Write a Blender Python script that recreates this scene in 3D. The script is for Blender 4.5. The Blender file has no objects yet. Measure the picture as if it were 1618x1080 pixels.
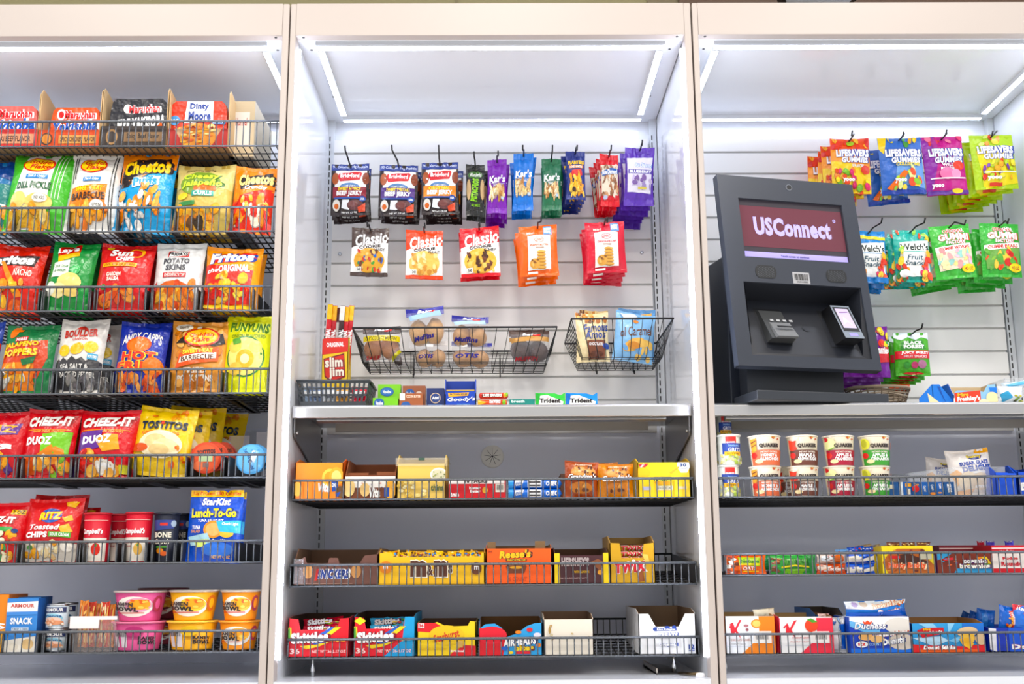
import bpy, math, random
from mathutils import Vector, Matrix, geometry
S = 0.25                                  # height of the cabinet sill above the floor
# ---------------------------------------------------------------- camera
def cam_axes(yaw, pitch, roll):
    cy, sy, cp, sp, cr, sr = math.cos(yaw), math.sin(yaw), math.cos(pitch), math.sin(pitch), math.cos(roll), math.sin(roll)
    f = Vector((sy*cp, cy*cp, sp)); r = Vector((cy, -sy, 0)); u = r.cross(f)
    return r*cr + u*sr, -r*sr + u*cr, f
CR, CU, CF = cam_axes(.0094, .2012, -.0070)
CP = Vector((.5812, -2.9271, .2758 + S)); FL = 1756.85
cam = bpy.data.cameras.new('camera'); cam.sensor_width = 36; cam.lens = FL/1618*36
co = bpy.data.objects.new('camera', cam); bpy.context.scene.collection.objects.link(co)
co.matrix_world = Matrix.Translation(CP) @ Matrix((CR, CU, -CF)).transposed().to_4x4()
cam.clip_start = .05
bpy.context.scene.camera = co
def ray(px, py): return CF + CR*((px-809)/FL) + CU*((540-py)/FL)
def at(px, py, Y):
    d = ray(px, py); return CP + d*((Y-CP.y)/d.y)
# ---------------------------------------------------------------- materials
def lin(h):
    h = h.lstrip('#')
    if len(h) == 3: h = ''.join(c*2 for c in h)
    v = [int(h[i:i+2], 16)/255 for i in (0, 2, 4)]
    return tuple(c/12.92 if c <= .04045 else ((c+.055)/1.055)**2.4 for c in v) + (1,)
MATS = {}
def mat(h, kind='card'):
    k = (h, kind)
    if k in MATS: return MATS[k]
    m = bpy.data.materials.new(kind + '_' + h.lstrip('#')); m.use_nodes = True
    nt = m.node_tree; b = nt.nodes['Principled BSDF']; c = lin(h)
    if kind in ('film', 'card'):
        g = sum(c[:3])/3; c = tuple(max(0, g+(x-g)*1.08) for x in c[:3]) + (1,)
    b.inputs['Base Color'].default_value = c
    def noise(scale, strength, dist, detail=3, coord='Object', stretch=None):
        tc = nt.nodes.new('ShaderNodeTexCoord'); n = nt.nodes.new('ShaderNodeTexNoise'); bp = nt.nodes.new('ShaderNodeBump')
        n.inputs['Scale'].default_value = scale; n.inputs['Detail'].default_value = detail
        src = tc.outputs[coord]
        if stretch:
            mp = nt.nodes.new('ShaderNodeMapping'); mp.inputs['Scale'].default_value = stretch
            nt.links.new(src, mp.inputs[0]); src = mp.outputs[0]
        nt.links.new(src, n.inputs['Vector'])
        bp.inputs['Strength'].default_value = strength; bp.inputs['Distance'].default_value = dist
        nt.links.new(n.outputs[0], bp.inputs['Height']); nt.links.new(bp.outputs[0], b.inputs['Normal'])
        return n
    R = b.inputs['Roughness']; M = b.inputs['Metallic']
    if kind == 'film':
        R.default_value = .27; noise(30, .9, .008, 2)
    elif kind == 'card':
        R.default_value = .5; noise(300, .05, .001)
    elif kind == 'raw':                      # bare cardboard
        R.default_value = .85; noise(500, .12, .001)
    elif kind == 'paint':
        R.default_value = .35; noise(700, .03, .0005)
    elif kind == 'gloss':                    # glossy white cabinet liner
        R.default_value = .07; noise(4, .03, .004)
    elif kind == 'black':
        R.default_value = .45; noise(900, .2, .0005)
    elif kind == 'wire':
        R.default_value = .42; M.default_value = .45
        n = noise(900, .25, .0006)
        cr = nt.nodes.new('ShaderNodeValToRGB'); cr.color_ramp.elements[0].position = .42; cr.color_ramp.elements[1].position = .62
        cr.color_ramp.elements[0].color = c; cr.color_ramp.elements[1].color = tuple(min(1, x*3.2+.02) for x in c[:3]) + (1,)
        nt.links.new(n.outputs[0], cr.inputs[0]); nt.links.new(cr.outputs[0], b.inputs['Base Color'])
    elif kind == 'steel':
        R.default_value = .3; M.default_value = 1; noise(60, .06, .001, 4, 'Object', (.03, 1, 30))
    elif kind == 'plastic':
        R.default_value = .42; noise(900, .08, .0004)
    elif kind == 'glass':
        R.default_value = .06; b.inputs['Alpha'].default_value = .18; noise(25, .5, .004, 2)
    elif kind == 'wrap':
        R.default_value = .15; b.inputs['Alpha'].default_value = .12; noise(45, 1, .006, 2)
    elif kind == 'food':
        R.default_value = .7; noise(140, .6, .004, 5)
    elif kind == 'screen':
        R.default_value = .12; b.inputs['Emission Color'].default_value = c; b.inputs['Emission Strength'].default_value = .45
    elif kind == 'ledv':
        R.default_value = .4; b.inputs['Emission Color'].default_value = c; b.inputs['Emission Strength'].default_value = 34
    elif kind == 'led':
        R.default_value = .4; b.inputs['Emission Color'].default_value = c; b.inputs['Emission Strength'].default_value = LED
    MATS[k] = m; return m
LED = 14.5
# ---------------------------------------------------------------- mesh building
COL = bpy.context.scene.collection
class MB:
    def __init__(s): s.v = []; s.f = []; s.m = []; s.sm = []; s.mats = []
    def mi(s, m):
        if m not in s.mats: s.mats.append(m)
        return s.mats.index(m)
    def add(s, vs, fs, m, smooth=False):
        b = len(s.v); s.v += [tuple(v) for v in vs]; k = s.mi(m)
        for f in fs: s.f.append([b+i for i in f]); s.m.append(k); s.sm.append(smooth)
    def box(s, x0, x1, y0, y1, z0, z1, m):
        vs = [(x, y, z) for x in (x0, x1) for y in (y0, y1) for z in (z0, z1)]
        s.add(vs, [(0,1,3,2), (4,6,7,5), (0,4,5,1), (2,3,7,6), (0,2,6,4), (1,5,7,3)], m); return s
    def prism(s, pts, y0, y1, m, ax='y'):
        n = len(pts)
        def P(a, b, c): return (a, c, b) if ax == 'y' else ((c, a, b) if ax == 'x' else (a, b, c))
        vs = [P(a, b, y0) for a, b in pts] + [P(a, b, y1) for a, b in pts]
        s.add(vs, [tuple(range(n)), tuple(range(2*n-1, n-1, -1))] + [(i, i+n, (i+1) % n+n, (i+1) % n) for i in range(n)], m); return s
    def tube(s, pts, r, m, n=6, close=False):
        pts = [Vector(p) for p in pts]; L = len(pts); rings = []
        for i, p in enumerate(pts):
            a = pts[i-1] if i or close else p; c = pts[(i+1) % L] if i < L-1 or close else p
            t = (c-a).normalized(); up = Vector((0, 0, 1)) if abs(t.z) < .9 else Vector((1, 0, 0))
            x = t.cross(up).normalized(); y = x.cross(t)
            rings.append([p + (x*math.cos(2*math.pi*k/n+.5) + y*math.sin(2*math.pi*k/n+.5))*r for k in range(n)])
        vs = [v for rg in rings for v in rg]; fs = []
        for i in range(L if close else L-1):
            j = (i+1) % L
            for k in range(n): fs.append((i*n+k, i*n+(k+1) % n, j*n+(k+1) % n, j*n+k))
        if not close: fs += [tuple(range(n))[::-1], tuple(range((L-1)*n, L*n))]
        s.add(vs, fs, m, True); return s
    def lathe(s, prof, m, c=(0, 0, 0), n=28, ax='z'):
        vs = []; fs = []
        for r, z in prof:
            for k in range(n):
                a = 2*math.pi*k/n; x, y = r*math.cos(a), r*math.sin(a)
                vs.append((c[0]+x, c[1]+y, c[2]+z) if ax == 'z' else ((c[0]+x, c[1]+z, c[2]+y) if ax == 'y' else (c[0]+z, c[1]+x, c[2]+y)))
        for i in range(len(prof)-1):
            for k in range(n): fs.append((i*n+k, i*n+(k+1) % n, (i+1)*n+(k+1) % n, (i+1)*n+k))
        s.add(vs, fs, m, True)
        for i, rev in ((0, 1), (len(prof)-1, 0)):
            if prof[i][0] > 1e-4:
                q = tuple(range(i*n, i*n+n)); b = len(s.v)-len(vs)
                s.f.append([b+j for j in (q[::-1] if rev else q)]); s.m.append(s.mi(m)); s.sm.append(False)
        return s
    def blob(s, c, r, m, seed=0, nu=14, nv=9, rough=.12):
        rd = random.Random(seed); ph = [rd.uniform(0, 6.3) for _ in range(6)]; vs = []; fs = []
        for j in range(nv+1):
            b = math.pi*j/nv
            for i in range(nu):
                a = 2*math.pi*i/nu; k = 1 + rough*math.sin(3*a+ph[0])*math.sin(2*b+ph[1]) + rough*.6*math.sin(5*a+ph[2])*math.sin(3*b+ph[3])
                vs.append((c[0]+r[0]*k*math.sin(b)*math.cos(a), c[1]+r[1]*k*math.sin(b)*math.sin(a), c[2]+r[2]*k*math.cos(b)))
        for j in range(nv):
            for i in range(nu): fs.append((j*nu+i, (j+1)*nu+i, (j+1)*nu+(i+1) % nu, j*nu+(i+1) % nu))
        s.add(vs, fs, m, True); return s
    def build(s, name, parent=None, bevel=0):
        me = bpy.data.meshes.new(name); me.from_pydata(s.v, [], s.f)
        for m in s.mats: me.materials.append(m)
        me.polygons.foreach_set('material_index', s.m); me.polygons.foreach_set('use_smooth', s.sm); me.update()
        o = bpy.data.objects.new(name, me); COL.objects.link(o)
        if parent: o.parent = parent
        if bevel:
            b = o.modifiers.new('bevel', 'BEVEL'); b.width = bevel; b.segments = 2; b.limit_method = 'ANGLE'
        return o
def tag(o, label, cat, group=None, kind=None):
    if label: o['label'] = label
    if cat: o['category'] = cat
    if group: o['group'] = group
    if kind: o['kind'] = kind
    return o
def thing(name, label, cat, loc=(0, 0, 0), group=None):
    o = bpy.data.objects.new(name, None); COL.objects.link(o); o.location = loc; o.empty_display_size = .02
    return tag(o, label, cat, group)
KIDS = {}
def copy_tree(o, parent=None):
    c = o.copy(); COL.objects.link(c)
    if parent: c.parent = parent
    for ch in list(o.children): copy_tree(ch, c)
    return c
# ---------------------------------------------------------------- printed artwork
TX = {}
def text_tris(s, off, shear):
    k = (s, off, shear)
    if k in TX: return TX[k]
    c = bpy.data.curves.new('t', 'FONT'); c.body = s; c.offset = off; c.shear = shear; c.resolution_u = 2; c.space_character = 1 + max(0, off)*1.5
    o = bpy.data.objects.new('t', c); me = bpy.data.meshes.new_from_object(o)
    vs = [(v.co.x, v.co.y) for v in me.vertices]; me.calc_loop_triangles()
    ts = [[vs[i] for i in t.vertices] for t in me.loop_triangles]
    bpy.data.objects.remove(o); bpy.data.curves.remove(c); bpy.data.meshes.remove(me)
    if not vs: vs = [(0, 0), (1, 1)]
    TX[k] = (ts, (min(v[0] for v in vs), min(v[1] for v in vs), max(v[0] for v in vs), max(v[1] for v in vs))); return TX[k]
def tri_poly(pts):
    t = geometry.tessellate_polygon([[Vector((p[0], p[1], 0)) for p in pts]])
    return [[pts[i] for i in f] for f in t]
def ell(cu, cv, ru, rv, rot=0, n=20):
    out = []
    for i in range(n):
        a = 2*math.pi*i/n; x, y = ru*math.cos(a), rv*math.sin(a)
        out.append((cu + x*math.cos(rot) - y*math.sin(rot), cv + x*math.sin(rot) + y*math.cos(rot)))
    return out
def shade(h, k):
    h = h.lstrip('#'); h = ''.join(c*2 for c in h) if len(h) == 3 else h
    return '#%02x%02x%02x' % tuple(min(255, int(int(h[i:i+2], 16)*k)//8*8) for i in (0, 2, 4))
def art_polys(art, asp=1.0):
    """art text -> list of (layer, colour, [convex polygons in (u right 0..1, v down 0..1)])"""
    out = []; L = 0
    for cmd in art.replace('\n', ';').split(';'):
        cmd = cmd.strip()
        if not cmd: continue
        L += 1
        if cmd[0] == 't':
            head, body = cmd.split('|', 1); a = head.split()[1:]; u0, v0, u1, v1 = map(float, a[:4]); col = a[4]
            oc = None; sh = 0; arc = 0; bold = .025; rot = 0
            for x in a[5:]:
                if x[0] == 'o': oc = x[1:]
                elif x[0] == 's': sh = float(x[1:])
                elif x[0] == 'a': arc = float(x[1:])
                elif x[0] == 'b': bold = float(x[1:])
                elif x[0] == 'r': rot = math.radians(float(x[1:]))
            bold = min(bold, .06); base, bb = text_tris(body, bold, sh)
            def mp(t, bb=bb):
                r = []
                for x, y in t:
                    fu = (x-bb[0])/max(1e-6, bb[2]-bb[0]); fv = 1-(y-bb[1])/max(1e-6, bb[3]-bb[1])
                    uu = u0 + fu*(u1-u0); vv = v0 + fv*(v1-v0) + arc*(2*fu-1)**2
                    if rot:
                        du, dv = (uu-(u0+u1)/2)*asp, vv-(v0+v1)/2
                        uu = (u0+u1)/2 + (du*math.cos(rot)-dv*math.sin(rot))/asp; vv = (v0+v1)/2 + du*math.sin(rot)+dv*math.cos(rot)
                    r.append((uu, vv))
                return r
            if oc:
                o2, _ = text_tris(body, bold+.035, sh); out.append((L, oc, [mp(t) for t in o2])); L += 1
            out.append((L, col, [mp(t) for t in base]))
        else:
            a = cmd.split()
            if a[0] == 'r': u0, v0, u1, v1 = map(float, a[1:5]); out.append((L, a[5], [[(u0, v0), (u1, v0), (u1, v1), (u0, v1)]]))
            elif a[0] == 'e':
                cu, cv, ru, rv = map(float, a[1:5]); rot = math.radians(float(a[6])) if len(a) > 6 else 0
                out.append((L, a[5], tri_poly([(cu+(x-cu)/asp*1, y) if 0 else (x, y) for x, y in ell(cu, cv, ru, rv, rot)])))
            elif a[0] == 'p':
                c = a[1]; q = list(map(float, a[2:])); out.append((L, c, tri_poly(list(zip(q[::2], q[1::2])))))
            elif a[0] == 'c':      # scattered pieces: n u0 v0 u1 v1 size seed colours...
                n = int(a[1]); u0, v0, u1, v1, sz = map(float, a[2:7]); rd = random.Random(int(a[7])); cols = a[8:]; rim = sz >= .085
                if rim: n = int(n*1.9); sz *= .74
                for i in range(n):
                    cu, cv = rd.uniform(u0, u1), rd.uniform(v0, v1); k = rd.uniform(.6, 1.2)*sz
                    ra, rb_, ro = k/asp**.5*.9, k*rd.uniform(.4, .9), rd.uniform(0, 3); cc = cols[i % len(cols)]
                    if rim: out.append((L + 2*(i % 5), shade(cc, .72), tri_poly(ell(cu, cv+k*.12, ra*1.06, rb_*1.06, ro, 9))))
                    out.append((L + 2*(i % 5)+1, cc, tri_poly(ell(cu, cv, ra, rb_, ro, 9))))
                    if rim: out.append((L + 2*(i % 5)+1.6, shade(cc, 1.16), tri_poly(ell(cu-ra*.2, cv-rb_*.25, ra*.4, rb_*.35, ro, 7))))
                L += 10
            elif a[0] == 'l':      # barcode: u0 v0 u1 v1 colour
                u0, v0, u1, v1 = map(float, a[1:5]); n = 14; rd = random.Random(3); ps = []
                for i in range(n):
                    x = u0+(u1-u0)*i/n; w = (u1-u0)/n*rd.choice((.35, .6, .75)); ps.append([(x, v0), (x+w, v0), (x+w, v1), (x, v1)])
                out.append((L, a[5], ps))
    return out
def split(polys, ax, step):
    if not step: return polys
    out = []
    for p in polys:
        lo = min(q[ax] for q in p); hi = max(q[ax] for q in p); k = math.floor(lo/step+1e-9)+1; cur = p
        while k*step < hi-1e-9 and len(cur) >= 3:
            x = k*step; A = []; B = []
            for i in range(len(cur)):
                a, b = cur[i], cur[(i+1) % len(cur)]
                (A if a[ax] <= x else B).append(a)
                if (a[ax] <= x) != (b[ax] <= x):
                    t = (x-a[ax])/(b[ax]-a[ax]); c = (a[0]+(b[0]-a[0])*t, a[1]+(b[1]-a[1])*t); A.append(c); B.append(c)
            if len(A) >= 3: out.append(A)
            cur = B; k += 1
        if len(cur) >= 3: out.append(cur)
    return out
def clampbox(polys):
    out = []
    for p in polys:
        for ax, lim, sg in ((0, 0.004, 1), (0, .996, -1), (1, 0.004, 1), (1, .996, -1)):
            q = []
            for i in range(len(p)):
                a, b = p[i], p[(i+1) % len(p)]; ia = (a[ax]-lim)*sg >= 0; ib = (b[ax]-lim)*sg >= 0
                if ia: q.append(a)
                if ia != ib:
                    t = (lim-a[ax])/(b[ax]-a[ax]); q.append((a[0]+(b[0]-a[0])*t, a[1]+(b[1]-a[1])*t))
            p = q
            if len(p) < 3: break
        if len(p) >= 3: out.append(p)
    return out
def lay(mb, art, surf, du, dv, kind, asp=1.0, base=.0005, step=.00022, clip=True):
    for L, col, polys in art_polys(art, asp):
        if clip: polys = clampbox(polys)
        polys = split(split(polys, 0, du), 1, dv); m = mat(col, kind); vs = []; fs = []; idx = {}
        for p in polys:
            f = []
            for u, v in p:
                k = (round(u, 5), round(v, 5))
                if k not in idx: idx[k] = len(vs); vs.append(surf(u, v, base+step*L))
                if not f or f[-1] != idx[k]: f.append(idx[k])
            if len(set(f)) == len(f) and len(f) >= 3: fs.append(f)
        # keep every face towards the viewer's side
        out = []
        for f in fs:
            (u1, _, v1), (u2, _, v2), (u3, _, v3) = vs[f[0]], vs[f[1]], vs[f[2]]
            out.append(f if (u2-u1)*(v3-v1)-(v2-v1)*(u3-u1) > 0 else f[::-1])
        mb.add(vs, out, m, True)
# ---------------------------------------------------------------- pillow bags
def bag_mesh(w, h, t, col, art, seed=0, seal=.07, pinch=.05, back=None, kind='film', skew=0, hole=False, flare=.9, root=None, rc=None, sealcol=None, smooth_top=False):
    NU, NV = 16, 20; rd = random.Random(seed*7+1); asp = w/h
    folds = [(rd.uniform(.1, .9), rd.uniform(.08, .92), rd.uniform(0, 3.14), rd.uniform(.2, .5), rd.uniform(-1, 1)*.0022) for _ in range(9)]
    ph = [rd.uniform(0, 6.28) for _ in range(8)]; top = [rd.uniform(-1, 1)*.012 for _ in range(4)]
    def P(i, j, sgn):
        u, v = i/NU, j/NV; s = 2*u-1
        vv = min(1, max(0, (v-seal)/(1-2*seal))); env = math.sin(math.pi*vv)**.55 if 0 < vv < 1 else 0
        bul = t/2*max(0, 1-s*s)**.6*env
        half = w/2*(1 - pinch*math.sin(math.pi*vv)**.7 if 0 < vv < 1 else 1)
        x = s*half + skew*(1-v)
        fr = math.exp(-vv*7) + math.exp(-(1-vv)*7)
        wr = (.0036*math.sin(19*u+ph[0])*fr + .002*math.sin(33*u+ph[1]+5*v)*fr) * (1-s*s)**.5
        for fu, fv, an, ln, am in folds:
            du, dv = (u-fu)*asp, v-fv; a = du*math.cos(an)+dv*math.sin(an); b = -du*math.sin(an)+dv*math.cos(an)
            wr += am*1.5*math.exp(-(b/.03)**2)*math.exp(-(a/ln)**2)*env
        y = -sgn*bul - (wr if sgn > 0 else 0)*(1 if 0 < i < NU else 0)
        bend = .004*math.sin(3*u+ph[2])*(math.exp(-v*9)+math.exp(-(1-v)*9))
        z = (1-v)*h + (top[0]*math.cos(3.1*u+ph[3])*(1-v)**3 + top[1]*math.cos(3.1*u+ph[4])*v**4)*h*1.2
        z += flare*.03*h*(s*s)*(1 if v < .5 else -.35)*abs(1-2*v)**3 - flare*.012*h*(1 if v < .5 else -.35)*abs(1-2*v)**3
        return Vector((x, y+bend, z))
    G = [[P(i, j, 1) for i in range(NU+1)] for j in range(NV+1)]
    H = [[P(i, j, -1) for i in range(NU+1)] for j in range(NV+1)]
    def surf(u, v, off):
        a = min(NU-1e-6, max(0, u*NU)); b = min(NV-1e-6, max(0, v*NV)); i, j = int(a), int(b); fa, fb = a-i, b-j
        p = G[j][i]*(1-fa)*(1-fb)+G[j][i+1]*fa*(1-fb)+G[j+1][i]*(1-fa)*fb+G[j+1][i+1]*fa*fb
        return Vector((p.x, p.y-off-.0006, p.z))
    ns = max(1, round(seal*NV)); m = mat(col, kind); mbk = mat(back or col, kind)
    def part(j0, j1, mm, mk):
        mb = MB()
        for K, mt, rev in ((G, mm, False), (H, mk, True)):
            vs = [K[j][i] for j in range(j0, j1+1) for i in range(NU+1)]; n = NU+1; fs = []
            for j in range(j1-j0):
                for i in range(NU):
                    q = (j*n+i, (j+1)*n+i, (j+1)*n+i+1, j*n+i+1); fs.append(q[::-1] if rev else q)
            mb.add(vs, fs, mt, True)
        return mb
    body = part(ns, NV-ns, m, mbk)
    if art: lay(body, art, surf, 1/NU, 1/NV, 'film' if kind == 'wrap' else kind, asp)
    sc = mat(sealcol, kind) if sealcol else m
    return body, part(0, ns, sc, mbk), part(NV-ns, NV, sc, mbk)
def make_bag(name, label, cat, w, h, t, col, art, group=None, **k):
    root = thing(name, label, cat, group=group)
    a, b, c = bag_mesh(w, h, t, col, art, **k)
    a.build('pouch', root); b.build('top_seal', root); c.build('bottom_seal', root)
    return root
# ---------------------------------------------------------------- world, room
sc = bpy.context.scene
sc.view_settings.view_transform = 'Standard'; sc.view_settings.look = 'None'; sc.view_settings.exposure = 0; sc.view_settings.gamma = 1
sc.view_settings.use_curve_mapping = False
w = bpy.data.worlds.new('world'); sc.world = w; w.use_nodes = True
w.node_tree.nodes['Background'].inputs[0].default_value = (.93, .95, 1, 1); w.node_tree.nodes['Background'].inputs[1].default_value = .85
TOP = 1.7644 + S; HT = 1.8633 + S; W = 1.107; D = .605
PITCH = 1.147
struct = lambda o: tag(o, None, None, kind='structure')
struct(MB().box(-4, 5, -6, 2.0, -.02, 0, mat('#dcd7cf', 'paint')).build('floor'))
struct(MB().box(-4, 5, 1.2, 1.3, 0, 3.6, mat('#a39c74', 'paint')).build('wall_back'))
struct(MB().box(-4, 5, -6, 1.3, 3.6, 3.65, mat('#e9e6df', 'paint')).build('ceiling'))
struct(MB().box(1.175, 1.3, 1.19, 1.2, 0, 3.6, mat('#8b8064', 'paint')).box(1.3, 5, 1.17, 1.2, 0, 3.6, mat('#6d5648', 'paint')).build('trim_1'))
struct(MB().box(.40, .41, 1.19, 1.2, 0, 3.6, mat('#8f8866', 'paint')).build('trim_2'))
def lamp(name, loc, size, power, col=(1, .95, .88), rot=(0, 0, 0)):
    l = bpy.data.lights.new(name, 'AREA'); l.shape = 'RECTANGLE'; l.size, l.size_y = size; l.energy = power; l.color = col
    o = bpy.data.objects.new(name, l); COL.objects.link(o); o.location = loc; o.rotation_euler = rot; return o
for i, (x, y) in enumerate(((-1.2, -1.6), (.6, -1.6), (2.4, -1.6), (-1.2, -3.8), (.6, -3.8), (2.4, -3.8))):  # unseen room lamps, added to light the fronts of the products
    pl = thing('ceiling_light', 'added square ceiling lamp, out of view, lighting the product fronts', 'light', (x, y, 3.6), 'added ceiling lamps out of view')
    MB().box(-.32, .32, -.32, .32, -.03, 0, mat('#d8d8d8', 'paint')).build('frame', pl)
    ld = lamp('lamp', (0, 0, -.035), (.56, .56), 38); ld.parent = pl
# round lamp peeking over the right cabinet
p = at(1296, -9, .95)
t = thing('dome_lamp', 'round white dome lamp with a dark rim just above the right cabinet', 'lamp', p)
MB().lathe([(.0, -.05), (.08, -.045), (.125, -.015), (.13, .0)], mat('#e6f2ff', 'plastic')).build('dome', t)
MB().lathe([(.13, -.005), (.16, .0), (.165, .02), (.13, .05), (.04, .07)], mat('#2c2622', 'plastic')).build('rim', t)
MB().box(-.02, .02, 0, .25, .02, .06, mat('#3b332d', 'plastic')).build('bracket', t)
# ---------------------------------------------------------------- cabinets
BEIGE, WHITE, INNER = mat('#c6bcb7', 'paint'), mat('#eceff5', 'gloss'), mat('#dfe3ea', 'gloss')
DARK = mat('#18181a', 'plastic'); LEDM = mat('#e6edff', 'led')
def cabinet(x0, label, jl, jr):
    x1 = x0+W; c = thing('display_cabinet', label, 'cabinet', (x0, 0, 0), 'tall open display cabinets')
    L = lambda mb, n, b=0: mb.build(n, c, b)
    def X(a): return a
    L(MB().box(-.0, W, 0, .03, TOP, HT, BEIGE).box(0, W, .03, .62, HT-.02, HT, BEIGE), 'header_panel', .001)
    L(MB().box(-jl, 0, 0, .05, 0, HT, BEIGE), 'jamb', .003); L(MB().box(W, W+jr, 0, .05, 0, HT, BEIGE), 'jamb', .003)
    for sx, a in ((-1, -jl), (1, W)):
        b = a + (jl if sx < 0 else jr)
        L(MB().box(min(a+.002, b), b-.001 if sx > 0 else b, .05, .66, .0, HT-.02, WHITE), 'side_panel')
    L(MB().box(0, W, D+.03, D+.045, 0, HT-.02, WHITE), 'back_panel')
    L(MB().box(0, W, .03, D+.03, TOP, TOP+.01, WHITE), 'ceiling_panel')
    L(MB().box(0, W, 0, D+.03, S-.03, S, mat('#dfe4ee', 'gloss')), 'sill')
    L(MB().box(0, W, .004, .03, 0, S-.03, BEIGE), 'plinth_panel')
    # screws and holes in the header's underside and the ceiling
    for px, py in ((.02, .012), (W-.02, .012), (.03, .09), (W-.03, .09), (.045, .42), (W-.045, .42)): L(MB().lathe([(.004, -.001), (.004, 0)], DARK, (px, py, TOP), 10), 'screw')
    # light strips
    m = MB().box(.05, W-.05, .036, .040, TOP-.011, TOP, mat('#c9ced6', 'plastic')); L(m, 'strip_holder')
    z = TOP-.014
    HOLD = mat('#e8ebf0', 'plastic')
    def strip(x0, x1, y0, y1, z0, z1):
        m = MB()
        if z0 > 1: m.box(x0-.0015, x1+.0015, y0-.0015, y1+.0015, z0+.0005, z1, HOLD).add([(x0, y0, z0), (x1, y0, z0), (x1, y1, z0), (x0, y1, z0)], [(3, 2, 1, 0)], LEDM)
        else:
            V = mat('#e6edff', 'ledv'); s = x0 < .5; m.box(x0, x1, y0+.0004, y1, z0, z1, HOLD); xf = x1+.0003 if s else x0-.0003
            m.add([(xf, y0, z0), (xf, y1, z0), (xf, y1, z1), (xf, y0, z1)], [(0, 1, 2, 3) if s else (3, 2, 1, 0)], V); m.add([(x0, y0, z0), (x1, y0, z0), (x1, y0, z1), (x0, y0, z1)], [(0, 1, 2, 3)], V)
        L(m, 'light_strip')
    strip(.055, W-.055, .042, .066, z, TOP)
    strip(.055, W-.055, .575, .592, z, TOP)
    strip(.052, .07, .08, .54, z, TOP); strip(W-.07, W-.052, .08, .54, z, TOP)
    strip(.0, .006, .044, .054, S+.05, TOP-.02); strip(W-.006, W, .044, .054, S+.05, TOP-.02)
    for sx in (0, 1):
        m = MB(); a = 0 if sx == 0 else W-.022
        m.box(a, a+.022, D+.006, D+.03, S, TOP, mat('#dfe3e8', 'paint')); 
        n = int((TOP-S-.1)/.0254); xs = .0065 if sx == 0 else W-.0155
        for k in range(n): m.box(xs-.0017, xs+.0017, D+.0045, D+.0065, TOP-.075-k*.0254, TOP-.058-k*.0254, DARK)
        for k in range(n): xx = xs+(.008 if sx else -.0); 
        L(m, 'slotted_upright')
    return c
def slat_panel(c, label=None):
    m = MB(); wm = mat('#f1f0ee', 'paint'); z0 = 1.6467+S; a, b = .0221, W-.0306
    zt = z0+.045; zb = .70+S; edges = [zt] + [z0-k*.0762 for k in range(13)]
    m.box(a, b, D+.008, D+.03, zb, zt, mat('#c9c8c6', 'paint'))
    for k in range(len(edges)-1):
        top = edges[k]-(.0065 if k else 0); bot = edges[k+1]
        m.prism([(D, top-.001), (D+.002, top), (D+.0085, top), (D+.0085, bot), (D+.002, bot), (D, bot+.001)], a, b, wm, 'x')
    o = m.build('slatted_back_panel', c)
    for px, py in ((537, 401), (1014, 399)):
        p = at(px, py, D); MB().lathe([(.006, 0), (.006, -.002), (.003, -.003)], mat('#b8bcc2', 'steel'), (p.x, D, p.z), 12, 'y').build('screw', c)
cabL = cabinet(-.0388-W, 'left display cabinet with white liner, seven wire shelves of chips and soups', .02, .0188)
cabC = cabinet(0, 'middle display cabinet with slatted back, steel ledge and three wire shelves', .0165, .0195)
cabR = cabinet(PITCH, 'right display cabinet with slatted back holding the black payment kiosk', .0160, .0195)
slat_panel(cabC); slat_panel(cabR)
# a mirror-gloss liner: add its own rougher plate behind lower shelves (grey back wall below ledge)
for c in (cabL, cabC, cabR): MB().box(.022, W-.022, D+.018, D+.030, S, .722+S, mat('#e9edfa', 'paint')).build('lower_back_panel', c)
# grommet on the back wall
g = at(778, 721, D+.018)
t = thing('cable_grommet', 'round grey rubber grommet with star slits on back wall under steel ledge', 'grommet', g)
m = MB().lathe([(.0365, 0), (.0365, -.004), (.034, -.006), (.001, -.0062)], mat('#fbfaf2', 'plastic'), (0, 0, 0), 32, 'y')
for k in range(9):
    a = 2*math.pi*k/9+.2; d = Vector((math.cos(a), 0, math.sin(a))); n = Vector((-d.z, 0, d.x))*.0006; o = Vector((0, -.0068, 0))
    m.add([o+n, o+d*.026+n, o+d*.026-n, o-n], [(0, 1, 2, 3)], DARK)
m.build('grommet_disc', t)
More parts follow.
